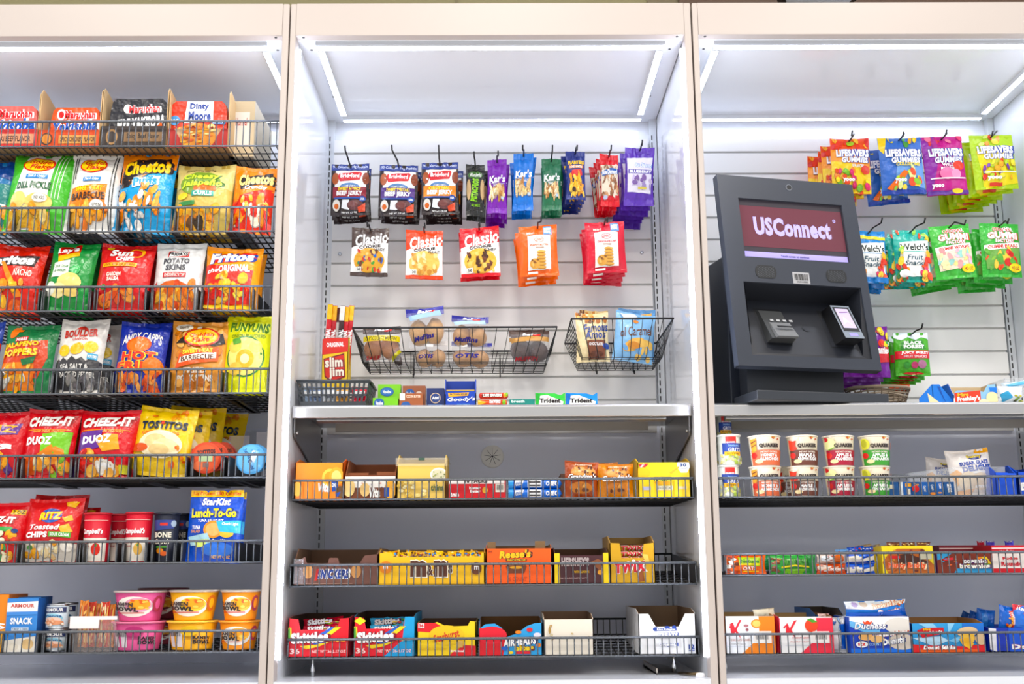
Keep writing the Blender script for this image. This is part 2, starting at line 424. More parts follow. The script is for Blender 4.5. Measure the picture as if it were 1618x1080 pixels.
# steel ledges
def ledge(ox, label):
    t = thing('steel_ledge', label, 'ledge', (ox, 0, 0), 'brushed steel ledges'); st = mat('#c9c7c4', 'steel'); zt = .7215+S
    MB().prism([(.118, zt-.034), (.118, zt-.006), (.124, zt), (.59, zt), (.59, zt-.004), (.126, zt-.004), (.122, zt-.008), (.122, zt-.036)], .003, W-.003, st, 'x').build('top_plate', t, .0012)
    a, b = at(502, 664, .19).x, at(1051, 664, .19).x; z0, z1 = at(770, 667, .19).z, at(770, 661, .19).z
    MB().prism([(.17, z1+.008), (.17, z0+.004), (.19, z0), (.195, z0), (.195, z1+.008)], a, b, mat('#d9d9da', 'steel'), 'x').build('front_rail', t, .001)
    a, b = at(530, 674, .42).x, at(1024, 674, .42).x; z0, z1 = at(770, 680, .42).z, at(770, 666, .42).z
    MB().box(a, b, .42, .43, z0, zt-.004, mat('#a5a199', 'paint')).build('rear_channel', t)
    for s in (0, 1):
        x = .004 if s == 0 else W-.008
        m = MB().prism([(.14, zt-.038), (.14, zt-.075), (.15, zt-.085), (.57, zt-.165), (.585, zt-.165), (.585, zt-.005), (.14, zt-.005)], x, x+.004, mat('#8f8c8a', 'steel'), 'x')
        m.lathe([(.005, 0), (.005, .006 if s == 0 else -.006)], mat('#d0d0d0', 'steel'), (x+(.004 if s == 0 else 0), .155, zt-.072), 10, 'x')
        m.build('side_bracket', t)
    return t
ledge(0, 'brushed steel ledge across the middle cabinet under the candy and gum'); ledge(PITCH, 'brushed steel ledge across the right cabinet under the payment kiosk')
# ---------------------------------------------------------------- wire shelves
WIRE, RAIL = mat('#141517', 'black'), mat('#424549', 'wire')
SHZ = {}
def wire_shelf(key, ox, z, hr, label, tilt=0, back=False, dense=False, divs=()):
    z += S; x0, x1 = .011, W-.006; y0, y1 = .11, .545; t = thing('wire_shelf', label, 'shelf', (ox, 0, z), 'black wire shelves')
    zb = lambda y: tilt*(y-y0)/(y1-y0); SHZ[key] = (z, tilt, ox)
    n = 56; m = MB()
    for i in range(n+1):
        x = x0+.003+(x1-x0-.006)*i/n; m.tube([(x, y0+.001, hr), (x, y0, .004), (x, y0+.004, 0)], .0017, RAIL, 5)
    m.build('wire_fence', t)
    MB().tube([(x0, y0-.001, hr), (x1, y0-.001, hr)], .0036, RAIL, 8).build('top_rail', t)
    MB().tube([(x0, y0, 0), (x1, y0, 0)], .0026, RAIL, 8).build('bottom_rail', t)
    m = MB()
    for i in range(n+1):
        x = x0+.003+(x1-x0-.006)*i/n; m.tube([(x, y0, -.001), (x, y1, zb(y1))], .0015 if not dense else .0021, WIRE, 4)
    for k in range(1, 9):
        y = y0+(y1-y0)*k/8.0; m.tube([(x0, y, zb(y)-.003), (x1, y, zb(y)-.003)], .0022, WIRE, 5)
    m.build('wire_floor', t)
    for x in (x0+.001, x1-.001):
        MB().prism([(y0+.004, -.004), (y1, zb(y1)-.004), (y1, zb(y1)+hr*.9), (y0+.03, hr), (y0+.004, hr)], x-.0008, x+.0008, mat('#2b2e33', 'plastic'), 'x').build('side_panel', t)
    if back:
        m = MB()
        for i in range(0, n+1): m.tube([(x0+.003+(x1-x0-.006)*i/n, y1, tilt), (x0+.003+(x1-x0-.006)*i/n, y1, tilt+hr*.9)], .0013, WIRE, 4)
        m.tube([(x0, y1, tilt+hr*.9), (x1, y1, tilt+hr*.9)], .003, WIRE); m.build('back_fence', t)
    for px, yy in divs:
        x = at(px, yy, .12).x-ox
        m = MB().box(x-.0012, x+.0012, .118, .52, .001, hr*.93, mat('#26282b', 'plastic')).box(x-.012, x+.012, .118, .52, .0005, .002, mat('#1c1d1f', 'plastic'))
        m.tube([(x, .117, .002), (x, .117, hr*1.02)], .0026, RAIL); m.build('lane_divider', t)
    return t
LX = -.0388-W
rows = {'A': (1.4765, .0757), 'B': (1.2198, .0715), 'C': (.9894, .0693), 'D': (.7557, .0674), 'E': (.5241, .0618), 'F': (.2983, .0567), 'G': (.0664, .0548)}
dv = {'A': [], 'B': [(22, 345), (109, 345), (187, 345), (277, 345), (365, 345)], 'C': [(62, 470), (70, 470), (141, 470), (150, 470), (230, 470), (240, 470), (312, 470), (320, 470), (400, 470)],
      'D': [(2, 600), (84, 600), (90, 600), (176, 600), (184, 600), (260, 600), (267, 600), (350, 600), (357, 600)], 'E': [(28, 735), (36, 735), (112, 735), (120, 735), (204, 735), (213, 735), (295, 735), (303, 735), (354, 735), (362, 735)],
      'F': [(28, 870), (36, 870), (123, 870), (132, 870), (185, 870), (194, 870), (232, 870), (240, 870), (278, 870), (288, 870), (372, 870)], 'G': [(5, 1013), (60, 1013), (68, 1013), (105, 1013), (111, 1013)]}
nm = {'A': 'top black wire shelf of the left cabinet, holding microwave meals', 'B': 'second wire shelf of the left cabinet, under the microwave meals', 'C': 'third wire shelf of the left cabinet, with the salsa chips',
      'D': 'fourth wire shelf of the left cabinet, with the bright yellow onion rings', 'E': 'fifth wire shelf of the left cabinet, with red cracker bags and dip tubs', 'F': 'sixth wire shelf of the left cabinet, with soup cups and tuna kit', 'G': 'lowest wire shelf of the left cabinet, with noodle bowls'}
for k, (z, hr) in rows.items(): wire_shelf(k, LX, z, hr, nm[k], .012 if k in 'DEFG' else 0, dense=k in 'BCDE', divs=dv[k])
wire_shelf('H', 0, .4626, .052, 'upper wire shelf of the middle cabinet, below the round grommet', .004, dense=True)
wire_shelf('I', 0, .2335, .056, 'middle wire shelf of the middle cabinet, with chocolate bar cartons', .034, True)
wire_shelf('J', 0, .0485, .048, 'lowest wire shelf of the middle cabinet, with chewy candy cartons', .034, True)
wire_shelf('K', PITCH, .4626, .0514, 'upper wire shelf of the right cabinet, with oatmeal cups', .0, dense=True)
wire_shelf('L', PITCH, .2545, .0567, 'middle wire shelf of the right cabinet, with snack cake boxes', .01, True)
wire_shelf('M', PITCH, .0485, .0534, 'lowest wire shelf of the right cabinet, with donut boxes', .01)
# leveling rod under lowest shelf, and the bent steel bracket lying on the sill
def stud(px, py, label):
    p = at(px, py, .05); t = thing('leveling_stud', label, 'bolt', (p.x, .14, S), 'leveling studs on the cabinet sills')
    MB().lathe([(.004, 0), (.004, .012), (.006, .013), (.006, .022), (.003, .03), (.0028, .060)], mat('#d9dadb', 'steel'), (0, 0, 0), 10).build('stud', t)
stud(485, 1060, 'small steel stud under left end of the middle cabinet bottom shelf'); stud(1073, 1060, 'small steel stud under right end of the middle cabinet bottom shelf')
stud(401, 1058, 'small steel stud under the bottom shelf of the left cabinet'); stud(1157, 1060, 'small steel stud under the bottom shelf of the right cabinet')
t = thing('shelf_bracket', 'loose bent steel bracket on sill at right end of middle cabinet', 'bracket', (1.035, .1, S))
MB().prism([(-.05, .004), (.01, .004), (.01, .0), (-.05, .0)], .02, .30, mat('#4a4744', 'steel'), 'y').prism([(-.05, .0), (-.05, .016), (-.047, .016), (-.047, .0)], .02, .30, mat('#c9c0b4', 'steel'), 'y').build('channel', t)
MB().tube([(.01, .02, .004), (.03, -.03, .006), (.05, -.055, .008)], .004, mat('#6b5a3f', 'steel')).build('bent_arm', t)
MB().lathe([(.001, .012), (.010, .010), (.013, .003), (.012, 0)], mat('#efeef0', 'plastic'), (.052, -.06, .0), 16).build('round_cap', t)
# ---------------------------------------------------------------- placing
def proj(P):
    d = Vector(P)-CP; return 809+FL*d.dot(CR)/d.dot(CF), 540-FL*d.dot(CU)/d.dot(CF)
def base_z(key, Y):
    if key == 'CT': return .7215+S+.0005
    if key == 'SILL': return S
    z, tilt, _ = SHZ[key]; return z + tilt*(Y-.11)/.435 + .0022
def rect(x0, yt, x1, key, Y, yb=None):
    """pixel rectangle standing on a shelf at depth Y -> centre x, base z, width, height"""
    xm = (x0+x1)/2
    if yb is None: z0 = base_z(key, Y); X = at(xm, yt, Y).x; yb = proj((X, Y, z0))[1]
    else: z0 = at(xm, yb, Y).z
    ym = (yt+yb)/2; a, b = at(x0, ym, Y), at(x1, ym, Y)
    return (a.x+b.x)/2, z0, abs(b.x-a.x), at(xm, yt, Y).z-z0
SEED = [0]
def orient(o, loc, rot=0, tilt=0, yaw=0):
    o.location = loc; o.rotation_euler = (math.radians(tilt), math.radians(rot), math.radians(yaw))
def chip(name, label, x0, yt, x1, key, col, art, backs=(), group=None, Y=.14, t=None, rot=0, tilt=-11, skew=0, cat='snack bag', yaw=0, **k):
    SEED[0] += 1; ta = math.radians(-tilt); z = base_z(key, Y); xm = (x0+x1)/2; h = .15
    for _ in range(12):      # length of the leaning bag so that its top reaches row yt
        T = at(xm, yt, Y+h*math.sin(ta)); h = (T.z-z)/math.cos(ta)
    Ym = Y+h*math.sin(ta)/2; yb = proj((T.x, Y, z))[1]; ym = (yt+yb)/2; a, b = at(x0, ym, Ym), at(x1, ym, Ym); w = b.x-a.x; X = (a.x+b.x)/2
    t = t or min(.075, w*.42)
    o = make_bag(name, label, cat, w, h, t, col, art, group, seed=SEED[0], skew=skew, **k)
    def stand(q, X, Y, z, rot, tilt):
        q.rotation_euler = (math.radians(tilt), math.radians(rot), math.radians(yaw)); q.location = (X-math.sin(math.radians(rot))*h/2, Y, z+abs(math.sin(math.radians(rot)))*w*.35)
    stand(o, X, Y, z, rot, tilt)
    for i, bk in enumerate(backs):
        dx, sc, lab = bk[:3]; dY = bk[3] if len(bk) > 3 else .085*(i+1); c = copy_tree(o)
        stand(c, at(xm+dx, ym, Ym+dY).x, Y+dY, base_z(key, Y+dY), bk[4] if len(bk) > 4 else rot+1, -6); c.scale = (1, 1, sc); c['label'] = lab
    return o
def pouch(name, label, x0, yt, x1, yb, Y, t, col, art, group=None, rot=0, tilt=0, yaw=0, cat='snack bag', **k):
    SEED[0] += 1; X, z, w, h = rect(x0, yt, x1, None, Y, yb)
    o = make_bag(name, label, cat, w, h, t, col, art, group, seed=SEED[0], **k)
    orient(o, (X, Y, z), 0, tilt, yaw)
    if rot:      # turn about the middle of the pouch
        a = math.radians(rot); o.rotation_euler[1] = a; o.location = Vector((X, Y, z+h/2)) - Vector((math.sin(a), 0, math.cos(a)))*h/2
    return o
ORD = ['front', 'second', 'third', 'fourth', 'fifth', 'sixth']
HOOK = mat('#17181a', 'plastic')
def peg(name, label, x0, yt, x1, yb, tip, n, col, art, group, Y=.40, dy=.035, t=.03, rot=0, dx=0, dz=0, jit=.004, **k):
    SEED[0] += 1; rd = random.Random(SEED[0]); X, z, w, h = rect(x0, yt, x1, None, Y, yb)
    k.setdefault('seal', .09)
    o = make_bag(name, label, 'snack bag', w, h, t, col, art, group, seed=SEED[0], **k)
    o['label'] = label + (', frontmost of its hook' if n > 1 else ''); orient(o, (X, Y, z), rot)
    sw = Vector((math.sin(math.radians(rot)), 0, 0))*h
    hp = Vector((X, Y, z+h*.955))+sw; tp = at(tip[0], tip[1], Y-.085)
    hk = thing('peg_hook', 'black wire hook holding the ' + label.split(' hanging')[0].split(' in second')[0].split(' in top')[0].split(' at right end')[0].split(' in middle')[0].split(' on lower')[0].split(' at far')[0], 'hook', (hp.x, D, hp.z), 'black peg hooks on the slatted backs')
    o2 = Vector((hp.x, D, hp.z)); pts = [Vector((0, -.001, -.004)), Vector((0, -.03, 0)), Vector((0, Y-.02-D, 0)), Vector((0, Y-.05-D, .003)), tp-o2+Vector((0, .012, -.012)), tp-o2]
    MB().tube(pts, .0026, HOOK, 6).build('hook_rod', hk); MB().box(-.012, .012, -.004, .0, -.03, .018, HOOK).build('back_plate', hk)
    for i in range(1, n):
        c = copy_tree(o); Y2 = Y+dy*i
        c.location = (X+dx*i+rd.uniform(-1, 1)*jit, Y2, z+dz*i+rd.uniform(-1, 0)*jit*1.2); c.rotation_euler = (math.radians(rd.uniform(-2, 3)), math.radians(rot+rd.uniform(-5, 5)), math.radians(rd.uniform(-6, 6)))
        c['label'] = label + ', %s on its hook' % ORD[i]
    return o
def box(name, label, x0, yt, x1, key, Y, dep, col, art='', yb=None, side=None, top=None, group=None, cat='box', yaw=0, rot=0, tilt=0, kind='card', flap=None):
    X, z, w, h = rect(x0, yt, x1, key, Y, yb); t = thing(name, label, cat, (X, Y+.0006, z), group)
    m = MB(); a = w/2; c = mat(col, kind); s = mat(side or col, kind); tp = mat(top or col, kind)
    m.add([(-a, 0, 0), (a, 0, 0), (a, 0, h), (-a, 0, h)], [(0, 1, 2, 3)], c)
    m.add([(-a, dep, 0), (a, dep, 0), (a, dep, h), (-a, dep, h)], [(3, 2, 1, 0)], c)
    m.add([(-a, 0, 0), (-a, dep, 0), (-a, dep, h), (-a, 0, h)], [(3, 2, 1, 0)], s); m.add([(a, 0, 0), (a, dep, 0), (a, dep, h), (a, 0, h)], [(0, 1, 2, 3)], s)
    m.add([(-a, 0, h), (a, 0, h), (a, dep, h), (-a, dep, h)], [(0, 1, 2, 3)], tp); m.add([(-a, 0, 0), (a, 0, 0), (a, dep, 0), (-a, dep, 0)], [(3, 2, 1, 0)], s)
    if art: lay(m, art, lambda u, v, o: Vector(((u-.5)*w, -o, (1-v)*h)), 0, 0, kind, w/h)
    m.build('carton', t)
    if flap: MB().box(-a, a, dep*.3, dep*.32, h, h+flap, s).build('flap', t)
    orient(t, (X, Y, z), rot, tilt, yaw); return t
BROWN = '#8b6b48'
def tray(name, label, x0, ytf, ytb, x1, key, Y, dep, col, art, prof=None, side=None, group=None, inner=BROWN, ears=None, kind='card', yaw=0):
    """open-topped carton: front wall profile prof [(u, 0..1 of the front height)], back wall reaching pixel row ytb"""
    X, z, w, hf = rect(x0, ytf, x1, key, Y); hb = at((x0+x1)/2, ytb, Y+dep).z-z; hb = max(hb, hf*.55); a = w/2; T = .0012
    t = thing(name, label, 'box', (X, Y, z), group); c = mat(col, kind); i = mat(inner, 'raw'); s = mat(side or col, kind)
    prof = prof or [(0, 1), (1, 1)]; pts = [(-a, 0)] + [(a, 0)] + [((u-.5)*w, k*hf) for u, k in prof[::-1]]
    m = MB().prism(pts, 0, T, c).prism(pts, T, 2*T, i)
    if art: lay(m, art, lambda u, v, o: Vector(((u-.5)*w, -o, (1-v)*hf)), 0, 0, kind, w/hf)
    m.build('front_panel', t); h0, h1 = prof[0][1]*hf, prof[-1][1]*hf
    m = MB()
    for x, hh, sg in ((-a, h0, 1), (a, h1, -1)):
        q = [(0, 0), (dep, 0), (dep, hb), (min(.06, dep*.3), hb if hb > hh*.95 else hh), (0, hh)]
        if sg > 0: m.prism(q, x, x+T, s, 'x').prism(q, x+T, x+2*T, i, 'x')
        else: m.prism(q, x-T, x, s, 'x').prism(q, x-2*T, x-T, i, 'x')
    m.box(-a, a, dep-T, dep, 0, hb, s).box(-a+2*T, a-2*T, dep-2*T, dep-T, 0, hb, i).box(-a, a, 0, dep, 0, T, i)
    if ears:
        for u, eh, ew in ears: m.box((u-.5)*w, (u-.5)*w+ew, .03, .032, hf*.8, hf+eh, i)
    m.build('carton_body', t); t.rotation_euler[2] = math.radians(yaw); return t
def cup(name, label, x0, yt, x1, yb, Y, col, art, rb=.8, rim='#e9e6df', group=None, lid=None, key=None, rimw=.0025, foot=None, cat='cup', metal=False):
    X, z, w, h = rect(x0, yt, x1, key, Y, yb); r1 = w/2-rimw; r0 = w/2*rb; t = thing(name, label, cat, (X, Y, z), group)
    c = mat(col, 'card'); m = MB().lathe([(r0*.9, .002), (r0, 0), (r0, .004), (r1, h-.004)], c)
    if art: lay(m, art, lambda u, v, o: Vector(((r1+(r0-r1)*v+o)*math.sin((u-.5)*2.4), -(r1+(r0-r1)*v+o)*math.cos((u-.5)*2.4), (1-v)*(h-.006)+.001)), .05, 0, 'card', w/h, base=.0007)
    m.build('cup_wall', t)
    rm = mat(rim, 'steel' if metal else 'plastic')
    MB().lathe([(r1, h-.006), (w/2, h-.004), (w/2, h-.001), (r1*.98, h), (r1*.9, h-.001), (.001, h-.0012)], rm if not lid else mat(lid, 'plastic')).build('lid', t)
    if metal: MB().lathe([(r0, 0), (r0+.001, .0005), (r0+.001, .003), (r0, .0035)], rm).build('base_rim', t)
    return t
exec_art = None
# ================================================================ LEFT CABINET
GL = lambda k: 'snack bags on the %s wire shelf of the left cabinet' % k
CHIPS = 'c 9 .22 .68 .8 .95 .11 4 #f3b63a #e79a22 #f8cf63'
gfl = 'e .5 .2 .27 .11 #e2331d; e .5 .2 .245 .093 #ffd423; t .3 .13 .72 .195 #d8261a s.2 | Golden; t .34 .2 .68 .265 #d8261a s.2 | Flake; r .32 .345 .68 .4 #2b83c9; t .35 .352 .65 .392 #fff s.3 | Thin & Crispy'
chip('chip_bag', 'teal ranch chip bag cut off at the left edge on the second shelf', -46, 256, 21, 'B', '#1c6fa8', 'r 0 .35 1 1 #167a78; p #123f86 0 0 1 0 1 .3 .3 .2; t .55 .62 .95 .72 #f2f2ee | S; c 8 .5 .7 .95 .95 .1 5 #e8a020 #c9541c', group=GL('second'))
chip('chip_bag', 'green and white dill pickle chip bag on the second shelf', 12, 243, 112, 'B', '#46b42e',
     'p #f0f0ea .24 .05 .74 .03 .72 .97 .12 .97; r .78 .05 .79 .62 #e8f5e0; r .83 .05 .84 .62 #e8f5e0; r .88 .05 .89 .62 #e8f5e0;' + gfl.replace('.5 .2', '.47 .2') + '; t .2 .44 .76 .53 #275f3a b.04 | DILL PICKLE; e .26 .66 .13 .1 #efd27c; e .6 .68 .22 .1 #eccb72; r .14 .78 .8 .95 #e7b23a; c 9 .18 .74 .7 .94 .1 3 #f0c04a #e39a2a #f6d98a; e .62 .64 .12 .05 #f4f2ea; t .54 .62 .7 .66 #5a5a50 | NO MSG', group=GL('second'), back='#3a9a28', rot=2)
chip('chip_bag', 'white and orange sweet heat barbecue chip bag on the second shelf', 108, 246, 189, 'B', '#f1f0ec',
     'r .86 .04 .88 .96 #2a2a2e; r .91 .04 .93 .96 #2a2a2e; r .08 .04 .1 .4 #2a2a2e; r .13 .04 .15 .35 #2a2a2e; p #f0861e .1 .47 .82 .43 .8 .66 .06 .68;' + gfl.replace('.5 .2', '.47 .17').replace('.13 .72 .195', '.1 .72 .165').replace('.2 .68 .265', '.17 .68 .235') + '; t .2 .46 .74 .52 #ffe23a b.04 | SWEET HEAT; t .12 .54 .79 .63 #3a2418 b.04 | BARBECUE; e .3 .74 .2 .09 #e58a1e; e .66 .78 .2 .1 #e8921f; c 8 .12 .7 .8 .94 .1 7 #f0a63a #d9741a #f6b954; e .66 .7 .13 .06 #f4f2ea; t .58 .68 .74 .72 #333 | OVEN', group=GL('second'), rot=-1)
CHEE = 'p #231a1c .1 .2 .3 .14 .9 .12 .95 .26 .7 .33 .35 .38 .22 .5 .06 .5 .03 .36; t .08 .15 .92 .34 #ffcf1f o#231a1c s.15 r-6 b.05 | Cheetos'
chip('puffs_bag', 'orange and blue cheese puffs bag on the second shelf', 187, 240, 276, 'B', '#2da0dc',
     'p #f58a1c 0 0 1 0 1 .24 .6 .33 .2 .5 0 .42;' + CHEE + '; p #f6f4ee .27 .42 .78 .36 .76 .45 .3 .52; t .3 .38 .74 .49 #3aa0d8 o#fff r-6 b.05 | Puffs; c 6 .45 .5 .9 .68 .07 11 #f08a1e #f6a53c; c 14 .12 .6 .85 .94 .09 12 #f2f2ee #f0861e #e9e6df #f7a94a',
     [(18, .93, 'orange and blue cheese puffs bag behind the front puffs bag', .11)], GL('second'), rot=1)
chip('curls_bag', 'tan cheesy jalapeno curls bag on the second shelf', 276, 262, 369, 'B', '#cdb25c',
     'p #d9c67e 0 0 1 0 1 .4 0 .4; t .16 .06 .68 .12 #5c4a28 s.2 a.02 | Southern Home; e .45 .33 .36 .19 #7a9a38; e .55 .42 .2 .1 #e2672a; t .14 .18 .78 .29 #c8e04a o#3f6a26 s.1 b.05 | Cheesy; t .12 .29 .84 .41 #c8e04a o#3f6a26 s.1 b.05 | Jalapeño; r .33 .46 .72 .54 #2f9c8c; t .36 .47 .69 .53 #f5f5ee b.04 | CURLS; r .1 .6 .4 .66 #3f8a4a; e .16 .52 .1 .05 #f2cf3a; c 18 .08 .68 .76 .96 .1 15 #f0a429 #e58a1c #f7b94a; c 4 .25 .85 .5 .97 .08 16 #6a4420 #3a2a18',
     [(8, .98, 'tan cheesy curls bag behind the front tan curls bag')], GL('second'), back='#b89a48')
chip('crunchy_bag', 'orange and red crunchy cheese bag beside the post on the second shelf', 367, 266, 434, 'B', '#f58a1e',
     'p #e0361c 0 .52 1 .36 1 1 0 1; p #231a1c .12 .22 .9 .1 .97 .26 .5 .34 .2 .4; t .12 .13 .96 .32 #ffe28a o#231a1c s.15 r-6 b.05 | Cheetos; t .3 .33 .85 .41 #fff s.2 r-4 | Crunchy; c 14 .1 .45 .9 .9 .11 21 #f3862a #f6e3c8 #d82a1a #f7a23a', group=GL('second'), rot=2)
# third shelf
chip('chip_bag', 'red triangle corn chip bag at the left of the third shelf', -16, 389, 68, 'C', '#d8301f',
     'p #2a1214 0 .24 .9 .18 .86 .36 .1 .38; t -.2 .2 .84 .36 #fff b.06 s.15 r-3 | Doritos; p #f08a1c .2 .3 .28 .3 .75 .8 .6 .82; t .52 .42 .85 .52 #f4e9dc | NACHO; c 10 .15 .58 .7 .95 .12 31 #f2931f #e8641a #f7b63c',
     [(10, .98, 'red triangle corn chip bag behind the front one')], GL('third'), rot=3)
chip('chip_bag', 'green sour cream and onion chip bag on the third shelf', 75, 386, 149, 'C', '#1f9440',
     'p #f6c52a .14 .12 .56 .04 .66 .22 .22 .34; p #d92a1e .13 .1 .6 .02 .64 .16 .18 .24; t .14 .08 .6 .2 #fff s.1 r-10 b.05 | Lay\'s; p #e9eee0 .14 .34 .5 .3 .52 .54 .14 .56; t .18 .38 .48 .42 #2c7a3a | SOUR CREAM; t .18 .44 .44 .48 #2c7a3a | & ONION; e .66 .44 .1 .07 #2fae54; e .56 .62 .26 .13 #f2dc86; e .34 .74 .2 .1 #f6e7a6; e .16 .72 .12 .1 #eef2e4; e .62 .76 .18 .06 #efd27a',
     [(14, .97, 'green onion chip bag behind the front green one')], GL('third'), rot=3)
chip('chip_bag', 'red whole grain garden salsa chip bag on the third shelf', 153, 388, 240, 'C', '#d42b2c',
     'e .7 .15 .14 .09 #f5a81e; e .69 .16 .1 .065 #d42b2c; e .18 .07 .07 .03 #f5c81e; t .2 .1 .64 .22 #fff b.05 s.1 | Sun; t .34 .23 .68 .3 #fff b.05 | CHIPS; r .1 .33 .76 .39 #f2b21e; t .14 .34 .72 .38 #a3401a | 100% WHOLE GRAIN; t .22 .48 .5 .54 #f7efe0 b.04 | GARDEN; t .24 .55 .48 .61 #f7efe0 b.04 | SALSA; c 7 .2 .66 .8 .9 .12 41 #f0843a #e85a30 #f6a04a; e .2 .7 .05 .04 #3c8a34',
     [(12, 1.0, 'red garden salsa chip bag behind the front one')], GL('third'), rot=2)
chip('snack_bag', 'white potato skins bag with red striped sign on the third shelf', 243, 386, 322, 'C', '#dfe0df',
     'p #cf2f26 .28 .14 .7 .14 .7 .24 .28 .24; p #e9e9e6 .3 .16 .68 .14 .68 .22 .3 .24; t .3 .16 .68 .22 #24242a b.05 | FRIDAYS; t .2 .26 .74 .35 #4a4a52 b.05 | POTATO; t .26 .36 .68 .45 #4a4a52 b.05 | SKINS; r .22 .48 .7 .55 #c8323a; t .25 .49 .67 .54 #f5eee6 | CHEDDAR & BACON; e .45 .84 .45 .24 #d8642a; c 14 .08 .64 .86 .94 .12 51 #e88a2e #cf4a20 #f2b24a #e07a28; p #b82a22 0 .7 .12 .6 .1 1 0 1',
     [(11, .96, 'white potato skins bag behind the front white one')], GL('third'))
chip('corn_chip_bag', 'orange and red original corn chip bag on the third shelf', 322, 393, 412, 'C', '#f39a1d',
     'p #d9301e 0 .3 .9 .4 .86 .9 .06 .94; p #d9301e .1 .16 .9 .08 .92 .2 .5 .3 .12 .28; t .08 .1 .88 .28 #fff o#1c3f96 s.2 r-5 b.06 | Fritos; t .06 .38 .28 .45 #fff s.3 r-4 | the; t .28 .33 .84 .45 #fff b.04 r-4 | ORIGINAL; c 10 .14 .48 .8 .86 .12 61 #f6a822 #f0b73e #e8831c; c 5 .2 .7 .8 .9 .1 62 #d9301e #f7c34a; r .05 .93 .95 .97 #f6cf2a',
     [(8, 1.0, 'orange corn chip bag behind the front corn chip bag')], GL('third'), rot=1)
# fourth shelf
chip('snack_bag', 'blue snack bag sliver at the left edge of the fourth shelf', -60, 510, 0, 'D', '#2140a0', 'r .3 .3 1 .6 #c8321f; r .6 .7 1 .9 #f0861e', group=GL('fourth'))
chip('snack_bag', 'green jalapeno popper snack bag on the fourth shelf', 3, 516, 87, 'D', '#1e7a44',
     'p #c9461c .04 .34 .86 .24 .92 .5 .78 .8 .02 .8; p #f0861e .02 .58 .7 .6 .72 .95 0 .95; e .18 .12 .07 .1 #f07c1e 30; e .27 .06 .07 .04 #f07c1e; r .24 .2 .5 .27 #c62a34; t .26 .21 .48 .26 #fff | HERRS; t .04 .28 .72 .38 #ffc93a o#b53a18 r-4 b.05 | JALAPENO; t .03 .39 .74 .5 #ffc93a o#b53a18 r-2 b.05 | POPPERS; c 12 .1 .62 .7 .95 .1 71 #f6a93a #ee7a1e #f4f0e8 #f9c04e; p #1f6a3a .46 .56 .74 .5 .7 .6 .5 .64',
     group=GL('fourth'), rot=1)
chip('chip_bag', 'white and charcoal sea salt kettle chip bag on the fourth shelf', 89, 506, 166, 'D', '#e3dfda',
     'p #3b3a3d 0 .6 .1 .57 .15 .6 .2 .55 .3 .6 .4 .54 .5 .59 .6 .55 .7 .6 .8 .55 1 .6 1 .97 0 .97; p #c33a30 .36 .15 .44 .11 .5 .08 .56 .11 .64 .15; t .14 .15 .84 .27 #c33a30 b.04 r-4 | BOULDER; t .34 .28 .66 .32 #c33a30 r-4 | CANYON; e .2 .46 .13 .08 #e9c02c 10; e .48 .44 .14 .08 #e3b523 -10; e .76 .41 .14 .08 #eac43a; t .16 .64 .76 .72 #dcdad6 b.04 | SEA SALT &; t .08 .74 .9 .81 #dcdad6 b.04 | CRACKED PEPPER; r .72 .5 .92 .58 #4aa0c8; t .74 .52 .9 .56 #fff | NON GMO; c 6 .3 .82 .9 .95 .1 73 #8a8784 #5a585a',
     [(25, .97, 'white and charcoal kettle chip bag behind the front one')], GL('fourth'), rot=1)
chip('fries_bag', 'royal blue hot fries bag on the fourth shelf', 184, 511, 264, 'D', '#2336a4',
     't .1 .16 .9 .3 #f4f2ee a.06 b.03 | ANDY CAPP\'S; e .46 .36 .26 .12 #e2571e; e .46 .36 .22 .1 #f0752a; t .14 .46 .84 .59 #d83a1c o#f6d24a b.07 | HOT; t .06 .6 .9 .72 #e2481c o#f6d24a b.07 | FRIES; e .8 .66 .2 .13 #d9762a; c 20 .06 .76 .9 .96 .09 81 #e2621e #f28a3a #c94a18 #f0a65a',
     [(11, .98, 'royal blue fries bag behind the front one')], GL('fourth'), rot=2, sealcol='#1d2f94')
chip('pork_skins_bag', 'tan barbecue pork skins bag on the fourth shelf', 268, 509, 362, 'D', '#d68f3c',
     'c 14 .05 .1 .95 .5 .1 91 #b8691f #e2a85a #c97a2a; e .22 .1 .15 .06 #e6ddcc; t .13 .07 .31 .12 #6a5230 | GUARANTEED; r .44 .07 .52 .14 #e9dfc8; p #2a2420 .1 .34 .2 .26 .9 .2 .96 .34 .8 .4; e .55 .26 .31 .15 #c62a1c; e .55 .26 .28 .125 #f4b81f; t .34 .19 .76 .26 #c8221a s.15 r-3 | Golden; t .4 .27 .7 .34 #c8221a s.15 r-3 | Flake; p #e0571e .2 .5 .88 .4 .88 .6 .14 .7; p #f3e9da .22 .55 .84 .48 .84 .56 .2 .63; t .26 .44 .78 .5 #ffe14a r-5 b.04 | SWEET HEAT; t .24 .53 .8 .6 #5a2a18 r-5 | BARBECUE; t .3 .7 .7 .77 #f3ead8 b.05 | FRIED; t .2 .79 .8 .87 #f3ead8 b.05 | PORK SKINS; c 10 .08 .86 .9 .97 .08 92 #b4641c #e4a552', group=GL('fourth'))
